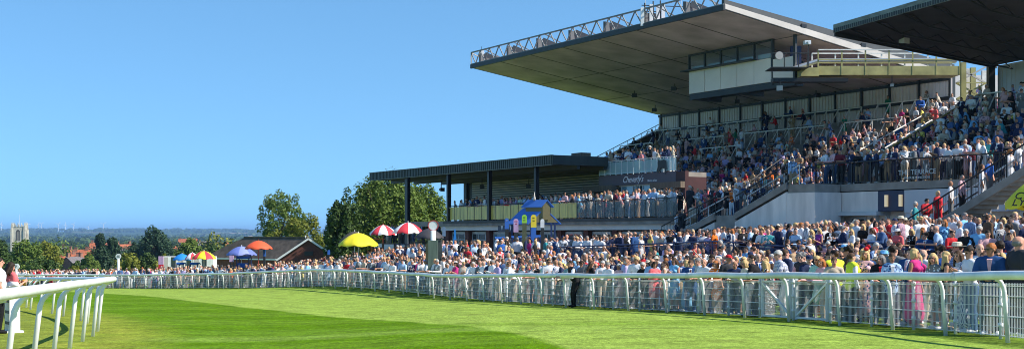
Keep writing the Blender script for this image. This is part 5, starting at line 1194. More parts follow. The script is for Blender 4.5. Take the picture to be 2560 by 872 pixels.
def figure(sex, pose):
    fem = sex == 'F'; g = Fig(); J = {}
    lean = {'relax': 3, 'lean': 20, 'leanl': 22, 'leanr': 16, 'fold': 2, 'hold': 5, 'brow': 4, 'hip': 2, 'sit': 8, 'sitl': 22, 'chat': 4}[pose]
    yaw = R({'leanl': 32, 'leanr': -32, 'chat': 35, 'hip': -20}.get(pose, 0)); pit = R({'hold': 22, 'lean': 6}.get(pose, 0))
    sit = pose.startswith('sit'); th = R(lean)
    H = Vector((0, .16 if lean > 12 and not sit else .02, .93)) if not sit else Vector((0, .12, .50))
    s = Vector((0, -math.sin(th), math.cos(th))); RT = Matrix.Rotation(th, 3, 'X')
    sw = .158 if fem else .188
    P = lambda x, y, z: H + Vector((x, 0, 0)) + s * z + RT @ Vector((0, y, 0))
    if fem:
        g.ell(P(0, .01, 0), (.168, .115, .12), 't', RT); g.ell(P(0, 0, .17), (.122, .09, .15), 't', RT); g.ell(P(0, 0, .35), (.145, .098, .16), 't', RT)
        for x in (-.065, .065): g.ell(P(x, -.075, .36), (.062, .06, .062), 't', RT)
    else:
        g.ell(P(0, .01, 0), (.158, .112, .12), 't', RT); g.ell(P(0, -.015, .17), (.152, .118, .16), 't', RT); g.ell(P(0, 0, .36), (.178, .118, .17), 't', RT)
    NB = P(0, .015, .52); g.cap(P(-sw + .03, .005, .475), .055, P(sw - .03, .005, .475), .055, 't'); g.cap(P(-.08, .01, .50), .05, P(.08, .01, .50), .05, 't')
    hs = Vector((0, -math.sin(th * .45), math.cos(th * .45))); HD = NB + hs * .165; g.cap(NB - s * .04, .055 if fem else .064, HD - hs * .06, .048 if fem else .058, 'n')
    HR = Matrix.Rotation(yaw, 3, 'Z') @ Matrix.Rotation(th * .3 + pit, 3, 'X'); hp = lambda x, y, z: HD + HR @ Vector((x, y, z)); k = .95 if fem else 1.0
    g.ell(hp(0, .012, .025), (.074 * k, .092 * k, .09 * k), 'h', HR); g.ell(hp(0, -.022, -.045), (.056 * k, .062, .066), 'h', HR); g.cap(hp(0, -.084, .005), .010, hp(0, -.104, -.018), .013, 'h')
    for x in (-1, 1): g.ell(hp(x * .075 * k, .012, -.008), (.012, .022, .032), 'h', HR)
    sh = {x: P(x * sw, .005, .465) for x in (-1, 1)}
    A = {}
    for x in (-1, 1):
        S0 = sh[x]; W_ = lambda a, b, c: S0 + Vector((x * a, b, c))
        if pose in ('relax', 'chat'): e, w_ = W_(.055, .03, -.29), W_(.04, -.06, -.54)
        elif pose in ('lean', 'leanl', 'leanr'): e, w_ = W_(.07, -.06, -.28), Vector((x * .13, -.50, 1.10))
        elif pose == 'fold': e, w_ = W_(.05, -.04, -.29), W_(-.20, -.24, -.24 + .03 * x)
        elif pose == 'hold': e, w_ = (W_(.04, -.03, -.29), W_(-.10, -.27, -.16)) if x > 0 else (W_(.04, -.03, -.29), W_(-.08, -.26, -.18))
        elif pose == 'brow': e, w_ = (W_(.16, -.17, -.04), Vector((x * .10, HD.y - .12, HD.z + .03))) if x > 0 else (W_(.05, .02, -.29), W_(.03, -.07, -.53))
        elif pose == 'hip': e, w_ = (W_(.17, .06, -.22), W_(.0, .0, -.42)) if x > 0 else (W_(.05, .02, -.29), W_(.03, -.07, -.53))
        else: e, w_ = W_(.05, -.06, -.27), Vector((x * .10, H.y - .38, .66))
        q = .84 if fem else 1.0; g.cap(S0, .056 * q, e, .042 * q, 'ua'); g.cap(e, .041 * q, w_, .027 * q, 'fa')
        d = (w_ - e).normalized(); side = d.cross(Vector((0, 0, 1)) if abs(d.z) < .8 else Vector((0, 1, 0))).normalized(); cur = d.cross(side)
        if pose.startswith('lean'): d = Vector((-x * .5, -.5, .0)).normalized(); side = Vector((d.y, -d.x, 0)); cur = Vector((0, 0, 1))
        pm = w_ + d * .075; g.cap(w_, .024 * q, pm, .033 * q, 'd')
        for i, L in enumerate((.060, .072, .068, .052)):
            b0 = pm + side * (-.027 + i * .018) + d * .008; m1 = b0 + d * L * .55 - cur * .006; m2 = m1 + (d * .75 - cur * .5) * L * .55; g.cap(b0, .0095, m1, .0088, 'd'); g.cap(m1, .0088, m2, .0078, 'd')
        tb = w_ + d * .03 + side * .026; g.cap(tb, .011, tb + d * .03 + side * .028, .0095, 'd'); g.cap(tb + d * .03 + side * .028, .0095, tb + d * .06 + side * .026, .0085, 'd')
        hx = x * .092
        if sit: kn, an = Vector((x * .12, H.y - .44, .50)), Vector((x * .12, H.y - .42, .08))
        else: kn, an = Vector((x * .10, H.y * .45 - .02, .49)), Vector((x * .11, .03 + (.05 if lean > 12 else 0), .085))
        hj = Vector((hx, H.y, H.z - .03)); q = .95 if fem else 1.0
        g.cap(hj, .092 * q, kn, .058 * q, 'th'); g.cap(kn, .056 * q, an, .036 * q, 'ca'); g.ell(kn.lerp(an, .28) + Vector((0, .015, 0)), (.05, .052, .10), 'ca')
        g.cap(an + Vector((0, .02, -.035)), .036, an + Vector((x * .02, -.13, -.052)), .032, 'ft')
    g.H, g.s, g.RT, g.HD, g.HR, g.fem, g.sit = H, s, RT, HD, HR, fem, sit
    # garment-only masses
    if not sit:
        zt = H.z + .08; hy = H.y
        g.cap((0, hy, H.z - .02), .165, (0, hy * .5, .60), .20, 'sk', .78); g.cap((0, hy, H.z - .02), .165, (0, hy * .6, .30), .26, 'mx', .8); g.cap((0, hy, H.z + .02), .155, (0, hy * .9, .80), .165, 'jf', .80)
    else:
        g.cap((-.05, H.y - .05, .52), .12, (-.05, H.y - .40, .51), .10, 'sk'); g.cap((.05, H.y - .05, .52), .12, (.05, H.y - .40, .51), .10, 'sk')
    return g
BODY = {'h', 'n', 't', 'ua', 'fa', 'd', 'th', 'ca', 'ft'}
TPL = {}
def tpl(sex, pose):
    if (sex, pose) in TPL: return TPL[sex, pose]
    g = figure(sex, pose); T = {'g': g}
    me = fuse(*g.mesh(BODY), .0095, 3600, 'person_body', 2); me.materials.append(SKIN); me.materials.append(EYE); me.materials.append(LIP)
    inv = g.HR.inverted(); mi = []
    for p in me.polygons:
        q = inv @ (p.center - g.HD); k = 0
        if q.y < -.045:
            if (abs(abs(q.x) - .030) / .017) ** 2 + ((q.z - .012) / .011) ** 2 < 1: k = 1
            elif (q.x / .026) ** 2 + ((q.z + .055) / .010) ** 2 < 1: k = 2
        mi.append(k)
    me.polygons.foreach_set('material_index', mi); T['body'] = me; TPL[sex, pose] = T; return T
GARM = {'shirt': ({'t', 'ua', 'fa'}, .016, 1500), 'polo': ({'t', 'ua'}, .018, 1200), 'vest': ({'t'}, .036, 900), 'jacket': ({'t', 'ua', 'fa', 'jf'}, .028, 1600), 'dress': ({'t', 'sk'}, .014, 1300), 'maxi': ({'t', 'mx'}, .014, 1300), 'sleeved_dress': ({'t', 'ua', 'sk'}, .016, 1500), 'trousers': ({'th', 'ca', 'pv'}, .020, 1100), 'shorts': ({'th'}, .03, 600), 'shoes': ({'ft'}, .008, 260)}
def garment(sex, pose, kind):
    T = tpl(sex, pose)
    if kind in T: return T[kind]
    g = T['g']; zs, inf, nf = GARM[kind]
    h = Fig(); h.p = list(g.p)
    if kind in ('trousers', 'shorts'): h.p = [p for p in h.p if (p[3] if p[0] == 'e' else p[5]) in zs]; h.ell(g.H + g.s * .0, (.158, .118, .12), 'pv', g.RT)
    if kind == 'shorts': zs = {'th', 'pv'}
    if kind == 'polo': h.p = [p if not (p[0] == 'c' and p[5] == 'ua') else ('c', p[1], p[2], p[1].lerp(p[3], .62), p[4] + .006, 'ua', 1.0) for p in h.p]
    if kind in ('shirt', 'jacket'): h.p = [p if not (p[0] == 'c' and p[5] == 'fa') else ('c', p[1], p[2], p[1].lerp(p[3], .90), p[4] + .004, 'fa', 1.0) for p in h.p]
    v, f = h.mesh(zs, {z: inf for z in zs if z not in ('sk', 'mx')})
    me = fuse(v, f, .016, nf, kind, 2, .008)
    me.materials.append(CLOTH['plain']); T[kind] = me; return me
def hair_mesh(kind, fem):
    key = ('hair', kind, fem)
    if key in TPL: return TPL[key]
    h = Fig(); k = .95 if fem else 1.0
    if kind == 'fringe': h.ell((0, .025, -.01), (.082 * k, .086, .07), 'x')
    else: h.ell((0, .018, .032), (.081 * k, .098 * k, .094 * k), 'x')
    if kind == 'long':
        for x in (-.045, 0, .045): h.cap((x, .045, .0), .055, (x * 1.25, .07, -.25), .038, 'x')
        for x in (-1, 1): h.cap((x * .062, .0, 0), .03, (x * .085, -.015, -.20), .028, 'x')
    if kind == 'bob':
        for x in (-.045, 0, .045): h.cap((x, .04, 0), .055, (x * 1.2, .05, -.09), .045, 'x')
        for x in (-1, 1): h.cap((x * .066, -.005, .02), .03, (x * .075, -.01, -.075), .028, 'x')
    if kind == 'tied': h.cap((0, .10, .04), .035, (0, .14, -.16), .022, 'x')
    if kind == 'curly':
        for i in range(14): a = i * 2.4; h.ell((.075 * math.cos(a), .03 + .07 * math.sin(a), .06 + .04 * math.cos(i)), (.045, .045, .045), 'x')
    v, f = h.mesh(); me = fuse(v, f, .009, 1100, kind + '_hair', 1)
    for q in me.vertices: q.co += q.co.normalized() * (noise.noise(q.co * 38) * .009 + noise.noise(q.co * 90) * .004)
    bm = bmesh.new(); bm.from_mesh(me); dl = []
    for p in bm.faces:
        c = p.calc_center_median(); lim = .068 - abs(c.x) * .55
        if kind == 'fringe' and (c.z > .035 or c.y < -.01 or c.z < -.06): dl.append(p)
        elif c.y < -.012 and c.z < lim and abs(c.x) < .062 and kind != 'fringe': dl.append(p)
        elif kind in ('short', 'tied', 'curly') and (c.z < -.045 or (c.y < .035 and c.z < .018)) and not (kind == 'tied' and c.y > .09): dl.append(p)
        elif kind in ('long', 'bob') and c.y < -.035 and abs(c.x) < .07 and c.z < .05: dl.append(p)
    bmesh.ops.delete(bm, geom=dl, context='FACES'); bm.to_mesh(me); bm.free(); me.materials.append(HAIRM); TPL[key] = me; return me
def lathe(name, prof, n, m, sc=(1, 1)):
    b = MB()
    for (r0, z0), (r1, z1) in zip(prof, prof[1:]):
        for i in range(n):
            a, c = 2 * math.pi * i / n, 2 * math.pi * (i + 1) / n; b.face([(r0 * math.cos(a) * sc[0], r0 * math.sin(a) * sc[1], z0), (r0 * math.cos(c) * sc[0], r0 * math.sin(c) * sc[1], z0), (r1 * math.cos(c) * sc[0], r1 * math.sin(c) * sc[1], z1), (r1 * math.cos(a) * sc[0], r1 * math.sin(a) * sc[1], z1)])
    me = bpy.data.meshes.new(name); me.from_pydata(b.v, [], b.f); me.materials.append(m); me.polygons.foreach_set('use_smooth', [True] * len(me.polygons)); return me
def acc(kind):
    if kind in TPL: return TPL[kind]
    P_ = CLOTH['plain']
    if kind == 'brim_hat': me = lathe(kind, [(.001, .125), (.055, .13), (.082, .115), (.092, .055), (.094, .045), (.15, .038), (.168, .045), (.15, .030), (.09, .035)], 18, P_, (1, 1.12))
    elif kind == 'cap_hat':
        me = lathe(kind, [(.001, .13), (.05, .125), (.08, .095), (.09, .045)], 16, P_, (1, 1.12)); bm = bmesh.new(); bm.from_mesh(me)
        vs = [bm.verts.new(p) for p in [(-.07, -.07, .05), (.07, -.07, .05), (.06, -.165, .035), (-.06, -.165, .035)]]; bm.faces.new(vs); bm.to_mesh(me); bm.free()
    elif kind == 'glasses':
        b = MB()
        for x in (-1, 1): b.box(x * .032 - .021, -.097, -.002, x * .032 + .021, -.086, .024); b.box(x * .073 - .002, -.090, .014, x * .073 + .002, .0, .019)
        b.box(-.012, -.100, .014, .012, -.094, .022); me = bpy.data.meshes.new(kind); me.from_pydata(b.v, [], b.f); me.materials.append(EYE)
    elif kind == 'shirt_front':
        b = MB(); b.hexa([(-.010, -.155, .24), (.010, -.155, .24), (.010, -.10, .24), (-.010, -.10, .24), (-.062, -.105, .52), (.062, -.105, .52), (.05, -.04, .53), (-.05, -.04, .53)]); b.v = []; b.f = []; b.mi = []; b.hexa([(-.008, -.168, .20), (.008, -.168, .20), (.008, -.10, .20), (-.008, -.10, .20), (-.028, -.152, .40), (.028, -.152, .40), (.028, -.08, .40), (-.028, -.08, .40)]); b.hexa([(-.028, -.152, .40), (.028, -.152, .40), (.028, -.08, .40), (-.028, -.08, .40), (-.045, -.102, .53), (.045, -.102, .53), (.045, -.04, .54), (-.045, -.04, .54)])
        me = bpy.data.meshes.new(kind); me.from_pydata(b.v, [], b.f); me.materials.append(P_)
    elif kind == 'tie':
        b = MB(); b.hexa([(-.022, -.176, .20), (.022, -.176, .20), (.02, -.12, .20), (-.02, -.12, .20), (-.016, -.164, .40), (.016, -.164, .40), (.012, -.08, .40), (-.012, -.08, .40)]); b.hexa([(-.016, -.164, .40), (.016, -.164, .40), (.012, -.08, .40), (-.012, -.08, .40), (-.014, -.118, .52), (.014, -.118, .52), (.012, -.06, .52), (-.012, -.06, .52)]); me = bpy.data.meshes.new(kind); me.from_pydata(b.v, [], b.f); me.materials.append(P_)
    elif kind == 'fascinator':
        v, f = sph((.03, .0, .14), (.06, .07, .05)); b = MB(); b.v, b.f = list(v), list(f); v2, f2 = sph((.07, .02, .19), (.05, .02, .05)); o_ = len(b.v); b.v += v2; b.f += [tuple(i + o_ for i in t) for t in f2]
        me = bpy.data.meshes.new(kind); me.from_pydata(b.v, [], b.f); me.materials.append(P_)
    TPL[kind] = me; return me
PAL = {'white': (.74, .74, .76), 'pale blue': (.36, .52, .74), 'cream': (.62, .56, .44), 'pale pink': (.68, .40, .42), 'navy': (.016, .026, .075), 'charcoal': (.035, .036, .042), 'mid grey': (.17, .175, .18), 'black': (.012, .012, .014), 'royal blue': (.03, .12, .42), 'denim blue': (.06, .12, .26), 'red': (.55, .02, .03), 'coral': (.75, .15, .16), 'magenta': (.52, .03, .18), 'orange': (.80, .17, .02), 'yellow': (.75, .62, .14), 'mint green': (.35, .60, .50), 'emerald': (.02, .20, .11), 'lilac': (.46, .38, .62), 'purple': (.22, .04, .26), 'burgundy': (.14, .015, .03), 'tan': (.36, .25, .15), 'beige': (.52, .43, .33), 'sky blue': (.20, .46, .72), 'brown': (.12, .07, .04), 'hi-vis yellow': (.72, .85, .05), 'teal': (.03, .25, .28), 'blue suit': (.02, .07, .20)}
HAIRC = {'white': (.44, .42, .39), 'grey': (.20, .19, .18), 'dark brown': (.026, .016, .010), 'brown': (.085, .045, .025), 'blonde': (.55, .38, .17), 'ginger': (.38, .13, .035), 'black': (.009, .008, .008)}
SKINC = [(.56, .30, .20), (.62, .30, .21), (.50, .26, .165), (.60, .35, .25), (.40, .20, .12)]
def hcolor(c): return c if isinstance(c, tuple) else PAL[c]
def make_person(d):
    """d: dict(pos, rz, sex, pose, top, tc, pat, bc, hair, hc, skin, h, hat, hatc, glasses, tie, vest ...)"""
    T = tpl(d['sex'], d['pose']); g = T['g']; s = d.get('h', 1.0)
    o = bpy.data.objects.new('person', T['body']); COL.objects.link(o); o.location = d['pos']; o.rotation_euler = (0, 0, d['rz']); o.scale = (s * d.get('w', 1), s * d.get('w', 1), s); o.color = (*d['skin'], 1)
    tag(o, d['label'], 'person', 'people in the racecourse crowd')
    def ch(nm, me, col, pat='plain', loc=None, rot=None):
        c = bpy.data.objects.new(nm, me); COL.objects.link(c); c.parent = o; c.color = (*hcolor(col), 1)
        if loc is not None: c.location = loc; c.rotation_euler = rot.to_euler()
        if pat != 'plain': c.material_slots[0].link = 'OBJECT'; c.material_slots[0].material = CLOTH[pat]
        return c
    top = d['top']; nm = {'vest': 'top'}.get(top, top)
    ch(nm, garment(d['sex'], d['pose'], top), d['tc'], d.get('pat', 'plain'))
    if top not in ('dress', 'maxi', 'sleeved_dress'): ch('trousers' if d.get('bot', 'trousers') == 'trousers' else 'shorts', garment(d['sex'], d['pose'], d.get('bot', 'trousers')), d['bc'])
    ch('shoes', garment(d['sex'], d['pose'], 'shoes'), d.get('shoe', 'black'))
    if d['hair'] != 'bald': ch('hair', hair_mesh(d['hair'], d['sex'] == 'F'), HAIRC[d['hc']], loc=g.HD, rot=g.HR)
    if d.get('hat'): ch('hat' if d['hat'] != 'fascinator' else 'fascinator', acc(d['hat']), d['hatc'], loc=g.HD, rot=g.HR)
    if d.get('glasses'): ch('sunglasses', acc('glasses'), 'black', loc=g.HD, rot=g.HR)
    if top == 'jacket': ch('shirt_front', acc('shirt_front'), 'white' if d.get('sf') is None else d['sf'], loc=g.H, rot=g.RT)
    if d.get('tie'): ch('tie', acc('tie'), d['tie'], loc=g.H, rot=g.RT)
    if d.get('vest'): ch('vest', garment(d['sex'], d['pose'], 'vest'), d['vest'])
    return o
# ---------------- who stands where
G = random.Random(21)
def facing(dirv, spread=45):
    a = math.atan2(dirv[1], dirv[0]) + math.pi / 2 + R(G.gauss(0, spread)); return a
def rand_person(pose_set, sex=None, bright=False):
    sex = sex or ('F' if G.random() < .42 else 'M'); d = {'sex': sex, 'skin': G.choice(SKINC), 'shoe': G.choice(['black', 'brown', 'tan', 'white'])}
    if sex == 'M':
        d['top'] = G.choices(['shirt', 'polo', 'jacket'], [.46, .31, .23])[0]
        d['tc'] = G.choices(['navy', 'blue suit', 'charcoal', 'mid grey', 'tan', 'black'], [6, 3, 3, 3, 1.5, 1.5])[0] if d['top'] == 'jacket' else G.choices(['white', 'pale blue', 'navy', 'black', 'pale pink', 'royal blue', 'mid grey', 'lilac', 'denim blue', 'red', 'teal', 'beige', 'sky blue'], [14, 4, 2.4, 2.4, 2.2, .8, 1.6, 1, 1.2, 1.4, .4, 1.8, .5])[0]
        d['pat'] = 'plain' if d['top'] == 'jacket' else G.choices(['plain', 'check', 'stripe'], [.75, .15, .1])[0]
        d['bc'] = G.choice(['navy', 'charcoal', 'beige', 'denim blue', 'black', 'mid grey', 'tan']) if d['top'] != 'jacket' else d['tc']
        d['hair'] = G.choices(['short', 'bald', 'fringe', 'curly'], [.62, .14, .17, .07])[0]; d['hc'] = G.choices(['dark brown', 'brown', 'grey', 'white', 'blonde', 'ginger', 'black'], [7, 5, 3, 2, 1.5, .7, 1])[0]
        if G.random() < .13: d['hat'], d['hatc'] = G.choice([('brim_hat', 'cream'), ('cap_hat', 'navy'), ('cap_hat', 'black'), ('brim_hat', 'beige')])
        if d['top'] == 'jacket' and G.random() < .55: d['tie'] = G.choice(['red', 'burgundy', 'royal blue', 'navy', 'pale pink', 'purple'])
    else:
        d['top'] = G.choices(['dress', 'maxi', 'sleeved_dress', 'polo', 'shirt', 'jacket'], [.22, .18, .22, .18, .12, .08])[0]
        d['tc'] = G.choices(['white', 'pale pink', 'coral', 'magenta', 'orange', 'yellow', 'mint green', 'emerald', 'lilac', 'purple', 'burgundy', 'sky blue', 'black', 'navy', 'cream', 'red', 'pale blue', 'royal blue', 'beige'], [7, 2.4, 1.4, 1, .9, 1, .7, .6, .8, .6, .7, .8, 4.5, 2.6, 3.4, 1.3, 1.2, .5, 2])[0]
        d['pat'] = G.choices(['plain', 'floral', 'stripe', 'check'], [.62, .26, .07, .05])[0]; d['bc'] = G.choice(['white', 'denim blue', 'black', 'beige', 'navy'])
        d['hair'] = G.choices(['long', 'bob', 'tied', 'short'], [.5, .25, .13, .12])[0]; d['hc'] = G.choices(['blonde', 'brown', 'dark brown', 'grey', 'white', 'ginger', 'black'], [6, 4.5, 4, 1.2, 1, 1, .6])[0]
        if G.random() < .05: d['hat'], d['hatc'] = G.choice([('brim_hat', 'white'), ('brim_hat', 'beige'), ('fascinator', 'red'), ('fascinator', 'black'), ('brim_hat', 'sky blue')])
    d['glasses'] = G.random() < .24; d['pose'] = G.choice(pose_set); d['h'] = (1.0 if sex == 'M' else .945) * G.uniform(.93, 1.06); d['w'] = G.uniform(.95, 1.12) if sex == 'M' else G.uniform(.93, 1.08)
    return d
POP = []
GRIDC = {}
def free(x, y, z, r=.42):
    c = (int(x // 1), int(y // 1))
    for i in (-1, 0, 1):
        for j in (-1, 0, 1):
            for (a, b, e) in GRIDC.get((c[0] + i, c[1] + j), []):
                if abs(e - z) < 1.2 and (a - x) ** 2 + (b - y) ** 2 < r * r: return False
    return True
def claim(x, y, z): GRIDC.setdefault((int(x // 1), int(y // 1)), []).append((x, y, z))
def add(d, x, y, z, rz, place):
    d['pos'] = Vector((x, y, z)); d['rz'] = rz; d['place'] = place; claim(x, y, z); POP.append(d); return d
def track_dir(u): n_ = OUT.nrm(u); return (-n_.x * .62 - .22, -n_.y * .62 - .58)
def lawn(px, delta, pose, sex, turn=0, **k):
    """someone on the lawn: picture column, metres behind the rail posts"""
    k.update(h=k.get('h', 1) * 1.04, w=k.get('w', 1.0) * 1.06) if px > 1850 else None
    u = OUT.find(px, delta); p = OUT.off(u, delta); d = rand_person([pose], sex); d.pop('hat', None); d['glasses'] = False; d['tie'] = None; d.pop('tie'); d['pat'] = 'plain'; d.update(k)
    dv = track_dir(u); rz = math.atan2(dv[1], dv[0]) + math.pi / 2 + R(turn); d['named'] = True
    return add(d, p.x, p.y, ground(p.x, p.y), rz, 'lawn0' if delta < 1.3 else 'lawn1')
def plat(px, delta, pose, sex, turn=0, **k):
    u = BLUR.find(px, -delta) if False else None; best = None
    for i in range(int(BLUR.L / .25)):
        p = BLUR.off(i * .25, delta); e = abs(1280 + F * p.x / p.y - px)
        if best is None or e < best[0]: best = (e, p, i * .25)
    p = best[1]; n_ = BLUR.nrm(best[2]); d = rand_person([pose], sex); d.pop('hat', None); d['glasses'] = False; d.pop('tie', None); d['pat'] = 'plain'; d.update(k); d['named'] = True
    rz = math.atan2(-n_.y, -n_.x) + math.pi / 2 + R(turn); return add(d, p.x, p.y, ground(p.x, p.y), rz, 'plat0' if delta < .8 else 'plat1')
B_ = dict
FRONT = .92
for a in [
    (2556, 1.25, 'relax', 'M', 150, B_(top='jacket', tc='charcoal', bc='charcoal', hair='fringe', hc='grey', h=1.06, w=1.15)),
    (2483, FRONT, 'leanr', 'M', 20, B_(top='jacket', tc='blue suit', bc='charcoal', hair='short', hc='ginger', glasses=True, h=1.0, sf='pale pink')),
    (2418, 1.0, 'hold', 'M', -30, B_(top='shirt', tc='white', bc='denim blue', hair='short', hc='dark brown', h=.97)),
    (2398, FRONT, 'leanl', 'F', -35, B_(top='maxi', tc='white', pat='stripe', hair='long', hc='brown', h=.95)),
    (2452, 1.9, 'relax', 'M', 40, B_(top='shirt', tc='white', bc='navy', hair='fringe', hc='white', h=1.02)),
    (2392, 2.3, 'relax', 'M', -60, B_(top='shirt', tc='pale blue', pat='check', bc='beige', hair='short', hc='brown', hat='brim_hat', hatc='cream', h=1.06)),
    (2363, 1.15, 'relax', 'F', 120, B_(top='dress', tc='black', hair='long', hc='blonde', h=.93)),
    (2334, 1.0, 'leanl', 'F', -20, B_(top='sleeved_dress', tc='mid grey', pat='floral', hair='long', hc='blonde', glasses=True, h=.93)),
    (2345, 2.4, 'hold', 'M', 0, B_(top='polo', tc='royal blue', bc='navy', hair='curly', hc='dark brown', h=1.02)),
    (2493, 2.5, 'chat', 'M', 200, B_(top='jacket', tc='blue suit', bc='blue suit', hair='short', hc='dark brown', h=1.06, w=1.1)),
    (2533, 3.4, 'relax', 'M', 10, B_(top='jacket', tc='black', bc='black', hair='fringe', hc='white', tie='red', h=1.0)),
    (2287, 1.1, 'chat', 'F', 95, B_(top='maxi', tc='magenta', hair='bob', hc='blonde', h=.98)),
    (2240, 1.5, 'relax', 'M', 170, B_(top='jacket', tc='mid grey', bc='charcoal', hair='short', hc='dark brown', h=1.04, w=1.12)),
    (2312, 3.0, 'relax', 'M', 150, B_(top='polo', tc='white', bc='beige', hair='fringe', hc='grey', h=1.0)),
    (2195, 1.0, 'leanr', 'F', 30, B_(top='jacket', tc='black', bc='black', hair='bob', hc='grey', sf='red', h=.92)),
    (2167, 1.35, 'relax', 'F', 20, B_(top='maxi', tc='pale pink', pat='floral', hair='long', hc='blonde', hat='fascinator', hatc='red', h=.99)),
    (2212, 3.0, 'relax', 'M', 140, B_(top='jacket', tc='navy', bc='navy', hair='short', hc='grey', hat='brim_hat', hatc='sky blue', h=1.0)),
    (2137, 1.0, 'relax', 'F', 150, B_(top='shirt', tc='white', bc='black', hair='tied', hc='brown', vest='hi-vis yellow', h=.95)),
    (2113, 1.9, 'relax', 'M', -50, B_(top='jacket', tc='charcoal', bc='charcoal', hair='curly', hc='dark brown', glasses=True, h=1.05, sf='mid grey')),
    (2086, 1.4, 'chat', 'M', -120, B_(top='shirt', tc='black', bc='black', hair='short', hc='brown', vest='hi-vis yellow', hat='cap_hat', hatc='black', h=1.0)),
    (2100, 2.6, 'relax', 'M', 160, B_(top='jacket', tc='mid grey', bc='mid grey', hair='short', hc='dark brown', h=1.02)),
    (2063, FRONT, 'leanl', 'F', -25, B_(top='shirt', tc='pale pink', bc='beige', hair='bob', hc='ginger', h=.90, w=1.15)),
    (2044, 1.05, 'lean', 'F', 0, B_(top='sleeved_dress', tc='mint green', hair='tied', hc='blonde', h=.94)),
    (2020, 1.1, 'leanr', 'M', 70, B_(top='jacket', tc='navy', bc='navy', hair='short', hc='grey', hat='cap_hat', hatc='navy', h=.94)),
    (2008, 1.6, 'leanl', 'M', -10, B_(top='shirt', tc='pale pink', bc='charcoal', hair='curly', hc='grey', vest='charcoal', h=1.0)),
    (1992, 2.5, 'relax', 'M', -40, B_(top='polo', tc='tan', bc='brown', hair='short', hc='ginger', h=1.0)),
    (1946, FRONT, 'leanl', 'M', -45, B_(top='polo', tc='white', pat='check', bc='white', hair='short', hc='white', h=1.04, w=1.14)),
    (1962, 1.8, 'relax', 'M', 150, B_(top='jacket', tc='navy', bc='navy', hair='short', hc='brown', h=1.05)),
    (1888, FRONT, 'leanl', 'M', -65, B_(top='polo', tc='black', bc='black', hair='short', hc='dark brown', h=.98, w=1.1)),
    (1862, FRONT, 'lean', 'F', -30, B_(top='shirt', tc='cream', bc='white', hair='bob', hc='blonde', h=.90)),
    (1838, 1.0, 'leanr', 'M', 30, B_(top='shirt', tc='navy', bc='navy', hair='bald', hc='grey', h=.92)),
    (1858, 2.0, 'relax', 'F', 0, B_(top='dress', tc='black', hair='curly' if False else 'long', hc='blonde', glasses=True, h=.96)),
    (1816, 1.2, 'chat', 'M', 60, B_(top='polo', tc='charcoal', bc='navy', hair='short', hc='grey', hat='cap_hat', hatc='red', h=1.02)),
    (1788, FRONT, 'lean', 'F', 10, B_(top='sleeved_dress', tc='orange', pat='floral', hair='bob', hc='ginger', glasses=True, h=.94)),
    (1778, 2.0, 'relax', 'M', 150, B_(top='shirt', tc='pale blue', bc='denim blue', hair='bald', hc='grey', h=1.05)),
    (1752, FRONT, 'leanl', 'M', -40, B_(top='polo', tc='mid grey', pat='check', bc='white', hair='short', hc='grey', h=1.0)),
    (1722, 1.1, 'relax', 'F', 130, B_(top='maxi', tc='sky blue', hair='bob', hc='blonde', h=.95)),
    (1690, FRONT, 'hold', 'F', 5, B_(top='dress', tc='sky blue', hair='long', hc='brown', glasses=True, h=1.0)),
    (1662, 1.6, 'relax', 'F', -60, B_(top='dress', tc='beige', hair='tied', hc='brown', h=.95)),
    (1636, FRONT, 'hold', 'F', 60, B_(top='sleeved_dress', tc='coral', hair='bob', hc='dark brown', h=.93)),
    (1604, 1.05, 'lean', 'F', 0, B_(top='shirt', tc='black', bc='black', hair='short', hc='white', h=.94, w=1.1)),
    (1588, 1.5, 'relax', 'M', 170, B_(top='polo', tc='navy', bc='navy', hair='short', hc='grey', h=1.03)),
    (1568, 1.1, 'relax', 'M', 120, B_(top='polo', tc='lilac', bc='mid grey', hair='fringe', hc='white', h=1.0)),
    (1545, FRONT, 'lean', 'F', 0, B_(top='sleeved_dress', tc='pale pink', hair='short', hc='white', h=.92)),
    (1505, 1.0, 'leanr', 'M', 40, B_(top='polo', tc='white', bc='beige', hair='short', hc='white', h=.98)),
    (1480, 1.1, 'hold', 'F', 150, B_(top='polo', tc='black', bc='black', hair='long', hc='brown', h=.97)),
    (1392, 1.0, 'leanl', 'M', -70, B_(top='shirt', tc='white', pat='stripe', bc='navy', hair='bald', hc='white', h=1.04)),
    (1360, FRONT, 'hold', 'F', 0, B_(top='dress', tc='mint green', hair='long', hc='blonde', h=.96)),
    (1310, 1.0, 'lean', 'F', -10, B_(top='shirt', tc='white', bc='beige', hair='short', hc='blonde', h=.92)),
    (1268, 1.0, 'lean', 'M', -10, B_(top='shirt', tc='pale blue', bc='beige', hair='short', hc='white', h=1.0)),
    (1205, 1.2, 'leanr', 'M', 50, B_(top='shirt', tc='pale blue', bc='navy', hair='short', hc='dark brown', h=1.05)),
]: lawn(*a[:5], **a[5])
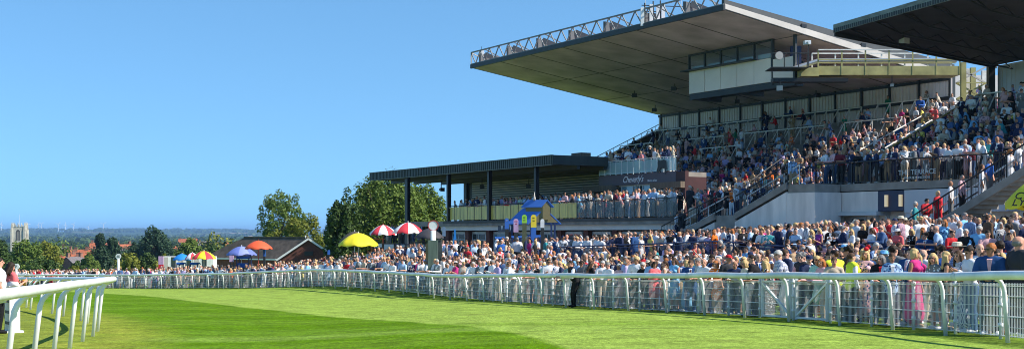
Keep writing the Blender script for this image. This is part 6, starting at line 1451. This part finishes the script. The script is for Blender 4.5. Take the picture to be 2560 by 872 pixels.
for a in [
    (1720, .45, 'leanl', 'M', -50, B_(top='shirt', tc='white', bc='navy', hair='short', hc='brown', glasses=True, h=1.03)),
    (1783, .5, 'chat', 'F', 120, B_(top='sleeved_dress', tc='orange', hair='long', hc='ginger', h=.96)),
    (1585, .9, 'chat', 'M', -70, B_(top='jacket', tc='blue suit', bc='blue suit', hair='fringe', hc='brown', h=1.02)),
    (1625, .4, 'lean', 'F', 20, B_(top='dress', tc='yellow', hair='long', hc='blonde', glasses=True, h=.94)),
    (1605, .5, 'relax', 'F', 100, B_(top='dress', tc='white', hair='bob', hc='blonde', h=.9)),
    (1672, .45, 'leanr', 'M', 40, B_(top='shirt', tc='white', bc='black', hair='short', hc='brown', vest='black', h=.98)),
    (1830, .7, 'fold', 'F', 10, B_(top='polo', tc='white', bc='black', hair='long', hc='ginger', glasses=True, h=.96)),
    (1851, .45, 'lean', 'F', -20, B_(top='dress', tc='beige', hair='long', hc='blonde', h=.95)),
    (1806, .7, 'relax', 'M', -10, B_(top='shirt', tc='white', bc='beige', hair='short', hc='brown', glasses=True, h=1.03)),
    (1880, .4, 'leanl', 'M', -40, B_(top='polo', tc='pale blue', bc='navy', hair='short', hc='brown', h=1.02)),
    (1905, .8, 'relax', 'F', 90, B_(top='maxi', tc='magenta', hair='long', hc='blonde', h=.95)),
    (1950, .6, 'relax', 'M', 170, B_(top='jacket', tc='navy', bc='navy', hair='short', hc='dark brown', h=1.0)),
    (1974, .6, 'chat', 'M', 140, B_(top='jacket', tc='navy', bc='navy', hair='short', hc='black', h=1.04, w=1.1)),
    (2026, .5, 'hold', 'F', 0, B_(top='sleeved_dress', tc='tan', pat='floral', hair='long', hc='blonde', h=.93)),
    (2046, .45, 'hold', 'F', 5, B_(top='maxi', tc='purple', hair='long', hc='blonde', h=.97)),
    (2082, .8, 'hold', 'F', 40, B_(top='jacket', tc='black', bc='black', hair='bob', hc='ginger', h=.93)),
    (2110, .5, 'hold', 'M', -20, B_(top='jacket', tc='navy', bc='navy', hair='short', hc='grey', hat='brim_hat', hatc='mid grey', h=1.0)),
    (2135, .5, 'leanl', 'F', -20, B_(top='shirt', tc='white', bc='white', hair='long', hc='blonde', glasses=True, h=.95)),
    (2160, 1.0, 'relax', 'F', 10, B_(top='polo', tc='black', bc='black', hair='long', hc='blonde', glasses=True, h=.95)),
    (2185, .5, 'hold', 'F', -10, B_(top='polo', tc='white', bc='denim blue', hair='bob', hc='brown', glasses=True, h=.95)),
    (2200, .5, 'leanl', 'M', -30, B_(top='shirt', tc='denim blue', bc='navy', hair='bald', hc='brown', glasses=True, h=1.03)),
    (2240, .5, 'leanr', 'F', 20, B_(top='sleeved_dress', tc='coral', hair='bob', hc='brown', hat='brim_hat', hatc='white', h=.94)),
    (2276, .45, 'lean', 'F', 10, B_(top='dress', tc='black', pat='floral', hair='bob', hc='blonde', h=.97)),
    (2302, .5, 'relax', 'F', 130, B_(top='dress', tc='teal', hair='long', hc='ginger', h=.97)),
    (2350, .4, 'leanl', 'M', -45, B_(top='polo', tc='pale blue', bc='white', hair='bald', hc='grey', h=1.05, w=1.12)),
    (2330, .9, 'relax', 'F', 20, B_(top='shirt', tc='black', bc='black', hair='long', hc='black', h=.93)),
    (2400, .9, 'relax', 'M', 150, B_(top='shirt', tc='white', bc='navy', hair='fringe', hc='grey', h=1.0)),
    (2445, .45, 'leanr', 'M', 30, B_(top='shirt', tc='sky blue', bc='denim blue', hair='short', hc='white', h=1.03, w=1.12)),
    (2475, 1.4, 'relax', 'M', 160, B_(top='jacket', tc='brown', bc='brown', hair='short', hc='brown', h=1.02)),
    (2520, 1.0, 'relax', 'F', 10, B_(top='dress', tc='white', hair='long', hc='dark brown', h=.96)),
    (2420, 2.2, 'relax', 'M', 100, B_(top='shirt', tc='sky blue', bc='navy', hair='short', hc='grey', h=1.06)),
    (2310, 2.6, 'relax', 'M', 0, B_(top='polo', tc='tan', bc='beige', hair='short', hc='brown', hat='brim_hat', hatc='cream', h=1.05)),
    (2255, 2.6, 'relax', 'M', 100, B_(top='shirt', tc='white', bc='navy', hair='short', hc='brown', hat='brim_hat', hatc='cream', h=1.03)),
]: plat(*a[:5], **a[5])
# steward between rail and fence, and the pair at the inner rail
u = OUT.find(1432, .25); p = OUT.off(u, .22); d = rand_person(['leanl'], 'M'); d.update(top='shirt', tc='white', pat='plain', bc='black', hair='short', hc='dark brown', vest='black', h=1.0, glasses=True, named=True); d.pop('hat', None); d.pop('tie', None); add(d, p.x, p.y, ground(p.x, p.y), R(-75), 'steward')
d = rand_person(['relax'], 'M'); d.update(pose='relax', top='polo', tc='white', pat='plain', bc='black', hair='short', hc='dark brown', h=1.03, w=1.15, named=True, glasses=False); d.pop('hat', None); d.pop('tie', None); add(d, (-2 - 1280) / F * 29.0, 29.0, ground(-12, 29), R(120), 'inner')
d = rand_person(['leanl'], 'F'); d.update(pose='hold', top='polo', tc='coral', pat='plain', bc='black', hair='long', hc='dark brown', h=.97, named=True, glasses=False); d.pop('hat', None); add(d, (26 - 1280) / F * 29.8, 29.8, ground(-12, 29.8), R(140), 'inner')
# lawn crowd
STAND = ['relax', 'fold', 'hold', 'relax', 'chat', 'hip2']
def stand_pose(d): return d
row = 0; dl = .95
while dl < 11.5:
    u = .3 + (row % 2) * .3
    while u < OUT.L - 4:
        p = OUT.off(u, dl); near_ = u < 22; t, q = tq(p.x, p.y)
        pr = [.34, .40, .6, .55, .5, .4, .35, .3, .25, .25, .2, .2, .2, .2, .2, .2][row] if near_ else [1, .97, .93, .88, .82, .75, .7, .62, .55, .5, .45, .4, .4, .35, .35, .3][row]
        ok = q > 37.4 if 31 < p.y < 67 else (q > 33 or p.y > 92)
        if p.y > 72 and dl > 7.5: ok = False
        if p.y > 84 and dl > 5.5: ok = False
        if p.y > 100 and dl > 4.5: ok = False
        if 31 >= p.y: ok = dl < 5.5
        x, y = p.x + G.gauss(0, .13), p.y + G.gauss(0, .13)
        if ok and G.random() < pr and free(x, y, ground(x, y), .40):
            d = rand_person(['lean', 'leanl', 'leanr', 'hold', 'lean'] if row == 0 else ['relax', 'fold', 'hold', 'chat', 'brow', 'relax'])
            if row > 0 and d['sex'] == 'F' and d['pose'] == 'fold': d['pose'] = 'hip'
            add(d, x, y, ground(x, y), facing(track_dir(u), 25 if row == 0 else 60), 'lawn%d' % min(row, 3))
        u += G.uniform(.50, .70)
    row += 1; dl += .68
# platform crowd
dl = .38; row = 0
while dl < 12:
    u = .3
    while u < BLUR.L:
        p = BLUR.off(u, dl); t, q = tq(p.x, p.y); qf_ = 28.4 if t > 31 else 27.2; n_ = BLUR.nrm(u)
        x, y = p.x + G.gauss(0, .12), p.y + G.gauss(0, .12)
        if q > qf_ and G.random() < [1, .95, .9, .85, .8, .8, .75, .7, .7, .65, .65, .6, .6, .6, .55, .5, .5, .5, .5][min(row, 18)] and free(x, y, ground(x, y), .40):
            d = rand_person(['lean', 'leanl', 'leanr', 'hold'] if row == 0 else ['relax', 'fold', 'hold', 'chat', 'brow', 'relax'])
            if row > 0 and d['sex'] == 'F' and d['pose'] == 'fold': d['pose'] = 'hip'
            add(d, x, y, ground(x, y), facing((-n_.x * .6 - .2, -n_.y * .6 - .6), 30 if row == 0 else 50), 'plat%d' % min(row, 2))
        u += G.uniform(.48, .66)
    row += 1; dl += .66
# spectators on decks and terracing
def deck(t0, t1, qs, z, probs, place, sit=False, sp=(.48, .68), dim=0):
    for q, pr in zip(qs, probs):
        t = t0
        while t < t1:
            if G.random() < pr:
                x, y = W(t + G.gauss(0, .08), q + G.gauss(0, .06)); zz = z(q) if callable(z) else z; d = rand_person(['sit', 'sitl'] if sit and G.random() < .93 else (['lean', 'leanl', 'leanr', 'hold'] if q == qs[0] and not sit else ['relax', 'fold', 'hold', 'chat']))
                if d['sex'] == 'F' and d['pose'] == 'fold': d['pose'] = 'hip'
                if free(x, y, zz, .38): add(d, x, y, zz, facing((-V[0] - .1, -V[1] + .1), 30), place)
            t += G.uniform(*sp)
deck(4.2, 31.5, [25.75, 25.1, 24.4, 23.7], .95, [.97, .9, .5, .3], 'balcony')
deck(18.5, 31.5, [23.2, 22.6], .95, [.45, .35], 'balcony')
deck(18.2, 25.7, [21.6, 20.9, 20.2], 3.92, [.85, .6, .3], 'upper_deck')
deck(42.6, 58, [25.6, 25.0, 24.3, 23.6, 22.9], 2.4, [1, .95, .85, .8, .75], 'terrace')
deck(-11, 2, [24.6, 23.9], -.95, [.8, .5], 'side_terrace')
stepz = lambda q: 8.85 - .457 * ((int(q / .8) + 1) * .8 - .01)
for k in range(22):
    q = .4 + .8 * k
    if q > 17.4: break
    for (a, b_) in ((-3, 17.2), (17.2, 26.4), (26.5, 41)):
        if b_ == 26.4 and q > 15: continue
        pr = (.10 if q < 2 else .16 if q < 5 else .38 if q < 7.5 else .62 if q < 10.5 else .82)
        if b_ == 17.2: pr = min(pr, .45) if q < 9 else .8
        if a > 26: pr = (.12 if q < 2 else .22 if q < 5 else .6 if q < 8 else .88)
        zz = stepz(q); deck(a, b_, [q], zz, [pr], 'rake', sit=q > 5, sp=(.50, .66))
deck(31.8, 41.5, [24.6, 23.6, 22.6, 21.6, 20.6, 19.6, 18.6], .95, [.6, .7, .7, .75, .75, .7, .7], 'rake')
for k in range(13):
    q = 11.9 + .8 * k; zz = 7.1 - .45 * (min(12.3 + .8 * k, 22.3) - .01 - 11.5)
    if q < 22.2: deck(TE + .3, 59, [q], zz, [.55 if k < 2 else .8 if k < 4 else .93], 'near_rake', sit=k > 2, sp=(.48, .62))
# people standing along the crush barriers and on the stairs
for t0, t1, q, n_ in [(28, 33, 3.4, 12), (33.5, 39.5, 3.2, 14), (30, 36, 5.6, 10), (36, 40.5, 6.2, 10), (-1, 3, 6.2, 3), (5, 10, 5.5, 7), (11, 14, 4.8, 4), (14, 20, 8.0, 6)]:
    for k in range(n_):
        t = G.uniform(t0, t1); q_ = round((q - .4) / .8) * .8 + .4; zz = stepz(q_); x, y = W(t, q_)
        if free(x, y, zz, .36): add(rand_person(['lean', 'relax', 'fold2' if False else 'hold', 'chat']), x, y, zz, facing((-V[0], -V[1]), 35), 'rake')
for k in range(9): t = G.uniform(32.6, 42.2); z = -.6 + (t - 32.4) / 4.6 * 1.55 if t < 37 else (.95 if t < 38.6 else .95 + (t - 38.6) / 3.8 * 1.45); x, y = W(t, 27.0 + G.uniform(-.3, .3)); add(rand_person(['relax', 'chat', 'hold']), x, y, z, facing((U[0], U[1]) if G.random() < .6 else (-U[0], -U[1]), 20), 'stair')
for k in range(12): t = 50.7 + k * .6; z = -1.2 + (t - 50.4) / 9.6 * 4.8; x, y = W(t, 29.4 + G.uniform(-.35, .35)); add(rand_person(['relax', 'chat', 'hold']), x, y, z, facing((U[0], U[1]), 25), 'stair')
# inner pitches: people around the umbrellas
for k in range(70):
    px = G.uniform(840, 1390); d_ = G.uniform(74, 92); x = (px - 1280) / F * d_; t, q = tq(x, d_)
    if 27.5 < q < 36 and free(x, d_, ground(x, d_), .5): add(rand_person(['relax', 'chat', 'hold']), x, d_, ground(x, d_), G.uniform(0, 6.28), 'pitch')
def inview(d): p = d['pos']; px = 1280 + F * p.x / p.y; return -20 < px < 2590 and 583 - F * (p.z + 1.9) / p.y < 872 and p.y > 8
POP = [d for d in POP if inview(d)]
POP.sort(key=lambda d: (not d.get('named'), d['pos'].length))
IND, REST = POP[:300], POP[300:]
for d in REST:
    if d['place'] in ('rake', 'near_rake', 'terrace', 'balcony') and d['tc'] in ('white', 'pale blue', 'cream') and G.random() < .24: d['tc'] = G.choice(['navy', 'charcoal', 'black', 'mid grey', 'denim blue', 'burgundy', 'red', 'pale pink'])

# ---------------- labels: what each of the three hundred wears, does and stands beside
TOPN = {'shirt': 'shirt', 'polo': 'short sleeved top', 'jacket': 'suit jacket', 'dress': 'sleeveless dress', 'maxi': 'long dress', 'sleeved_dress': 'short sleeved dress'}
def hairdesc(d):
    if d.get('hat'): return {'brim_hat': 'brimmed hat', 'cap_hat': 'cap', 'fascinator': 'fascinator'}[d['hat']].join(['%s ' % d['hatc'], ''])
    if d['hair'] == 'bald': return 'bald head'
    if d['hair'] == 'fringe': return 'thinning %s hair' % d['hc']
    return {'short': 'short', 'long': 'long', 'bob': 'bobbed', 'tied': 'tied', 'curly': 'curly'}[d['hair']] + ' %s hair' % d['hc']
def topdesc(d):
    c = d['tc'].replace('blue suit', 'mid blue'); pt = {'plain': '', 'check': 'checked ', 'stripe': 'striped ', 'floral': 'floral '}[d.get('pat', 'plain')]; return '%s %s%s' % (c, pt, TOPN[d['top']])
ROW = {'lawn0': 'at the mesh fence', 'lawn1': 'just behind the fence row', 'lawn2': 'mid lawn', 'lawn3': 'back of the lawn', 'plat0': 'at the blue railing', 'plat1': 'behind the blue railing row', 'plat2': 'deep in the raised terrace crowd'}
LM = [(1083, 'winning post'), (1180, 'ground floor windows'), (1265, 'blue topped board'), (1350, 'blue kiosk'), (1432, 'steward'), (1500, 'railing start'), (1560, 'clear balustrade'), (1630, 'coral dress'), (1690, 'sky blue dress'), (1750, 'stair foot'), (1815, 'red cap'), (1880, 'black polo'), (1945, 'leaning check shirt'), (2020, 'gate'), (2080, 'grey hat'), (2135, 'hi-vis vest'), (2165, 'red fascinator'), (2215, 'light blue hat'), (2250, 'kiosk door'), (2290, 'magenta dress'), (2345, 'leaning pale blue top'), (2395, 'cream hat'), (2440, 'sky blue shirt'), (2480, 'blue suit'), (2540, 'frame edge')]
seen = set()
def shorten(w): return ' '.join(w.split()[:16])
for d in IND:
    px = 1280 + F * d['pos'].x / d['pos'].y; lm = min(LM, key=lambda k: abs(k[0] - px))[1]
    if d['place'] == 'steward': base = 'person in black waistcoat and white sleeves standing alone between rail and fence'; opts = [base]
    elif d['place'] == 'inner': opts = ['person in white short sleeves and black trousers at the inner white barrier' if d['sex'] == 'M' else 'person with long dark hair and coral top at the inner white barrier']
    else:
        r = ROW[d['place']]; t_ = topdesc(d); h = hairdesc(d); ps = {'hold': 'hands raised holding something', 'brow': 'hand up at brow', 'fold': 'arms folded', 'hip': 'hand on hip', 'relax': 'arms down', 'chat': 'head turned', 'lean': 'leaning forward', 'leanl': 'leaning, head turned', 'leanr': 'leaning, head turned'}[d['pose']]
        v = ' under %s vest' % d['vest'] if d.get('vest') else ''; gl = ' and sunglasses' if d.get('glasses') else ''
        opts = [f'person in {t_}{v}, {h}, {r}', f'person in {t_}{v}, {h}{gl}, {r}', f'person in {t_}{v}, {h}, near {lm}', f'{t_}, {h}{gl}, {ps}, near {lm}', f'person, {t_}, {h}, {ps}, near {lm}', f'{t_}, {h}, {d["bc"]} trousers, {ps}, near {lm}', f'{h}, {t_}, {d["shoe"]} shoes, {ps}, near {lm}', f'{t_}, {h}, {d["shoe"]} shoes, {r}, by {lm}']
    for o_ in opts:
        if len(o_.replace('-', ' ').split()) <= 16 and o_.lower() not in seen: break
    seen.add(o_.lower()); d['label'] = o_
for d in IND: d['ob'] = make_person(d)
# race cards and cups that people hold
CARD = mat('printed_card', (.70, .71, .72), .6, .12, 30); CUP = glass('lager_cup', (.55, .32, .06), .85)
nh = 0
for d in IND:
    if d['pose'] in ('hold',) and d.get('named') or (d['pose'] == 'hold' and d['pos'].y < 45 and nh < 34):
        g = TPL[d['sex'], 'hold']['g']; Mx = Matrix.Translation(d['pos']) @ Matrix.Rotation(d['rz'], 4, 'Z') @ Matrix.Diagonal((d['ob'].scale[0], d['ob'].scale[1], d['ob'].scale[2], 1)); nh += 1
        loc = Mx @ Vector((0, -.33, 1.215)); m = MB(); who = topdesc(d) + ' and ' + hairdesc(d)
        if nh % 3:
            m.hexa([(-.10, -.02, -.06), (.10, -.02, -.06), (.10, -.016, -.06), (-.10, -.016, -.06), (-.10, .06, .10), (.10, .06, .10), (.10, .064, .10), (-.10, .064, .10)]); o = m.build('racecard', CARD); lab = 'white racecard held by person in ' + who; cat = 'racecard'
        else: m.tube([(0, 0, -.07), (0, 0, .07)], [.033, .043], 12); o = m.build('plastic_cup', CUP, smooth=True); lab = 'amber drink cup held by person in ' + who; cat = 'cup'
        o.location = loc; o.rotation_euler = (0, 0, d['rz']); tag(o, shorten(lab), cat, 'things held in the crowd')

# ---------------- everyone further off: one crowd
def lod(sex, pose, dress):
    g = figure(sex, pose); zs = set(BODY); g.p = [p for p in g.p if (p[3] if p[0] == 'e' else p[5]) != 'd' or (p[0] == 'c' and p[4] > .025)]
    if dress: zs.add('sk')
    zs.discard('h')
    inf = {'t': .02, 'ua': .014, 'fa': .01, 'th': .02, 'ca': .016, 'ft': .01, 'h': .012}
    v, f = g.mesh(zs, inf); me = fuse(v, f, .026, 330, 'lod', 1)
    P = np.array([q.co[:] for q in me.vertices]); me.calc_loop_triangles(); Tn = np.array([t.vertices[:] for t in me.loop_triangles]); C = P[Tn].mean(1); who = g.dist(C, zs)
    zid = {'h': 0, 'n': 0, 'd': 0, 't': 2, 'sk': 2, 'ua': 2, 'fa': 4, 'th': 3, 'ca': 3, 'ft': 5, 'hr': 1}; Zd = np.array([zid[x] for x in who])
    if dress: Zd[who == 'ca'] = 6; Zd[who == 'th'] = 6
    if sex == 'M': Zd[(who == 't') & (C[:, 2] < (g.H.z - .03))] = 3
    # head: clean ovoid with hair mass behind and above the face
    hv, hf = sph((0, 0, 0), (1, 1, 1), 12, 9); hv = np.array(hv); tri = np.array([t for a, b, c_, d_ in hf for t in ((a, b, c_), (a, c_, d_))])
    L_ = hv * np.array([.076, .095, .115]); L_[:, 1] -= (L_[:, 2] < -.03) * .012; L_[L_[:, 2] < -.06, 0] *= .8
    nose = (hv[:, 1] < -.9) & (np.abs(hv[:, 2]) < .3) & (np.abs(hv[:, 0]) < .2); L_[nose, 1] -= .016
    hairv = (L_[:, 2] > .052 + .12 * np.minimum(0, L_[:, 1])) & ((L_[:, 1] > -.06) | (L_[:, 2] > .07)) | ((L_[:, 1] > .0) & (L_[:, 2] > (-.05 if sex == 'M' else -.2)))
    L_[hairv] *= 1.07; cc = L_[tri].mean(1); zh = np.where(hairv[tri].sum(1) >= 2, 1, 0); zh[(zh == 0) & (cc[:, 1] < -.05) & (cc[:, 2] > -.005) & (cc[:, 2] < .035)] = 7
    if sex == 'F':
        cv, cf = Fig(), None; cv.cap((0, .05, .02), .072, (0, .06, -.18), .055, 'x'); vv_, ff_ = cv.mesh(); vv_ = np.array(vv_); t2 = np.array([t for a, b, c_, d_ in ff_ for t in ((a, b, c_), (a, c_, d_))])
        tri = np.concatenate([tri, t2 + len(L_)]); L_ = np.concatenate([L_, vv_]); zh = np.concatenate([zh, np.full(len(t2), 1)])
    HW = L_ @ np.array(g.HR).T + np.array(g.HD); n0 = len(P); HEADS[id(Zd) if False else (sex, pose, dress)] = (n0, np.array(g.HD)); P = np.concatenate([P, HW]); Tn = np.concatenate([Tn, tri + n0]); Zd = np.concatenate([Zd, zh]); C = P[Tn].mean(1)
    bpy.data.meshes.remove(me); return P.astype(np.float32), Tn.astype(np.int32), Zd, C
LOD = {}; HEADS = {}
def lod_for(d):
    dr = d['top'] in ('dress', 'maxi', 'sleeved_dress'); ps = {'relax': 'relax', 'chat': 'relax', 'hip': 'relax', 'brow': 'brow', 'fold': 'fold', 'hold': 'hold', 'lean': 'lean', 'leanl': 'leanl', 'leanr': 'lean', 'sit': 'sit', 'sitl': 'sitl'}[d['pose']]
    if d['sex'] == 'F' and ps in ('fold', 'brow'): ps = 'hold'
    k = (d['sex'], ps, dr)
    if k not in LOD: LOD[k] = lod(*k)
    d['lk'] = k; return LOD[k]
VV, TT, CC = [], [], []; off = 0; rg = np.random.RandomState(4)
for d in REST:
    P, Tn, Zd, C = lod_for(d); s = d['h']; a = d['rz']; Rm = np.array([[math.cos(a), -math.sin(a), 0], [math.sin(a), math.cos(a), 0], [0, 0, 1]], np.float32); wv = s * d['w']
    n0, hd = HEADS[d['lk']]; P = P.copy(); ya = rg.normal() * .5; Ry = np.array([[math.cos(ya), -math.sin(ya), 0], [math.sin(ya), math.cos(ya), 0], [0, 0, 1]]); P[n0:] = (P[n0:] - hd) @ Ry.T + hd + rg.normal(size=3) * .008
    X_ = (P * np.array([wv, wv, s], np.float32)) @ Rm.T + np.array(d['pos'], np.float32); VV.append(X_); TT.append(Tn + off); off += len(P)
    sk = np.array(d['skin']); hc = np.array(HAIRC[d['hc']]) if d['hair'] != 'bald' else sk * .95
    if d.get('hat'): hc = np.array(PAL[d['hatc']])
    tc = np.array(PAL[d['tc']]); bc = np.array(PAL[d['bc']]); long_ = d['top'] in ('shirt', 'jacket'); tab = np.stack([sk, hc, tc, bc, tc if long_ else sk, np.array(PAL[d['shoe']]), sk, np.array([.02, .02, .02]) if d.get('glasses') else sk * .72])
    col = tab[Zd].copy(); m2 = Zd == 2
    if d.get('pat', 'plain') != 'plain':
        f_ = (np.sin(C[:, 0] * 60) > .2) if d['pat'] == 'stripe' else (np.sin(C[:, 0] * 45) * np.sin(C[:, 2] * 45) > .1); col[m2 & f_] = col[m2 & f_] * .4 + .45 if tc.mean() < .45 else col[m2 & f_] * .3
    if d['top'] == 'jacket':
        g_ = (Zd == 2) & (np.abs(C[:, 0]) < .045) & (C[:, 1] < -.06) & (C[:, 2] > (1.15 if not d['pose'].startswith('sit') else .78)); col[g_] = (.7, .7, .72)
    if d.get('glasses'):
        pass
    CC.append(col)
VV = np.concatenate(VV); TT = np.concatenate(TT); CC = np.concatenate(CC); me = bpy.data.meshes.new('crowd'); me.vertices.add(len(VV)); me.vertices.foreach_set('co', VV.ravel())
me.loops.add(TT.size); me.loops.foreach_set('vertex_index', TT.ravel()); me.polygons.add(len(TT)); me.polygons.foreach_set('loop_start', np.arange(len(TT), dtype=np.int32) * 3); me.polygons.foreach_set('loop_total', np.full(len(TT), 3, np.int32)); me.polygons.foreach_set('use_smooth', np.ones(len(TT), bool)); me.update(calc_edges=True)
ca = me.attributes.new('Col', 'FLOAT_COLOR', 'CORNER'); ca.data.foreach_set('color', np.repeat(np.concatenate([CC, np.ones((len(CC), 1))], 1), 3, axis=0).astype(np.float32).ravel())
cm = newmat('crowd_cloth', rough=.75, spec=.25); ar = cm.node_tree.nodes.new('ShaderNodeAttribute'); ar.attribute_name = 'Col'; cm.node_tree.links.new(ar.outputs['Color'], cm.node_tree.nodes['Principled BSDF'].inputs['Base Color']); me.materials.append(cm)
tag(link('crowd', me), 'packed crowd filling the terraces, decks and far lawn', kind='stuff')
print('people', len(POP), 'crowd tris', len(TT))
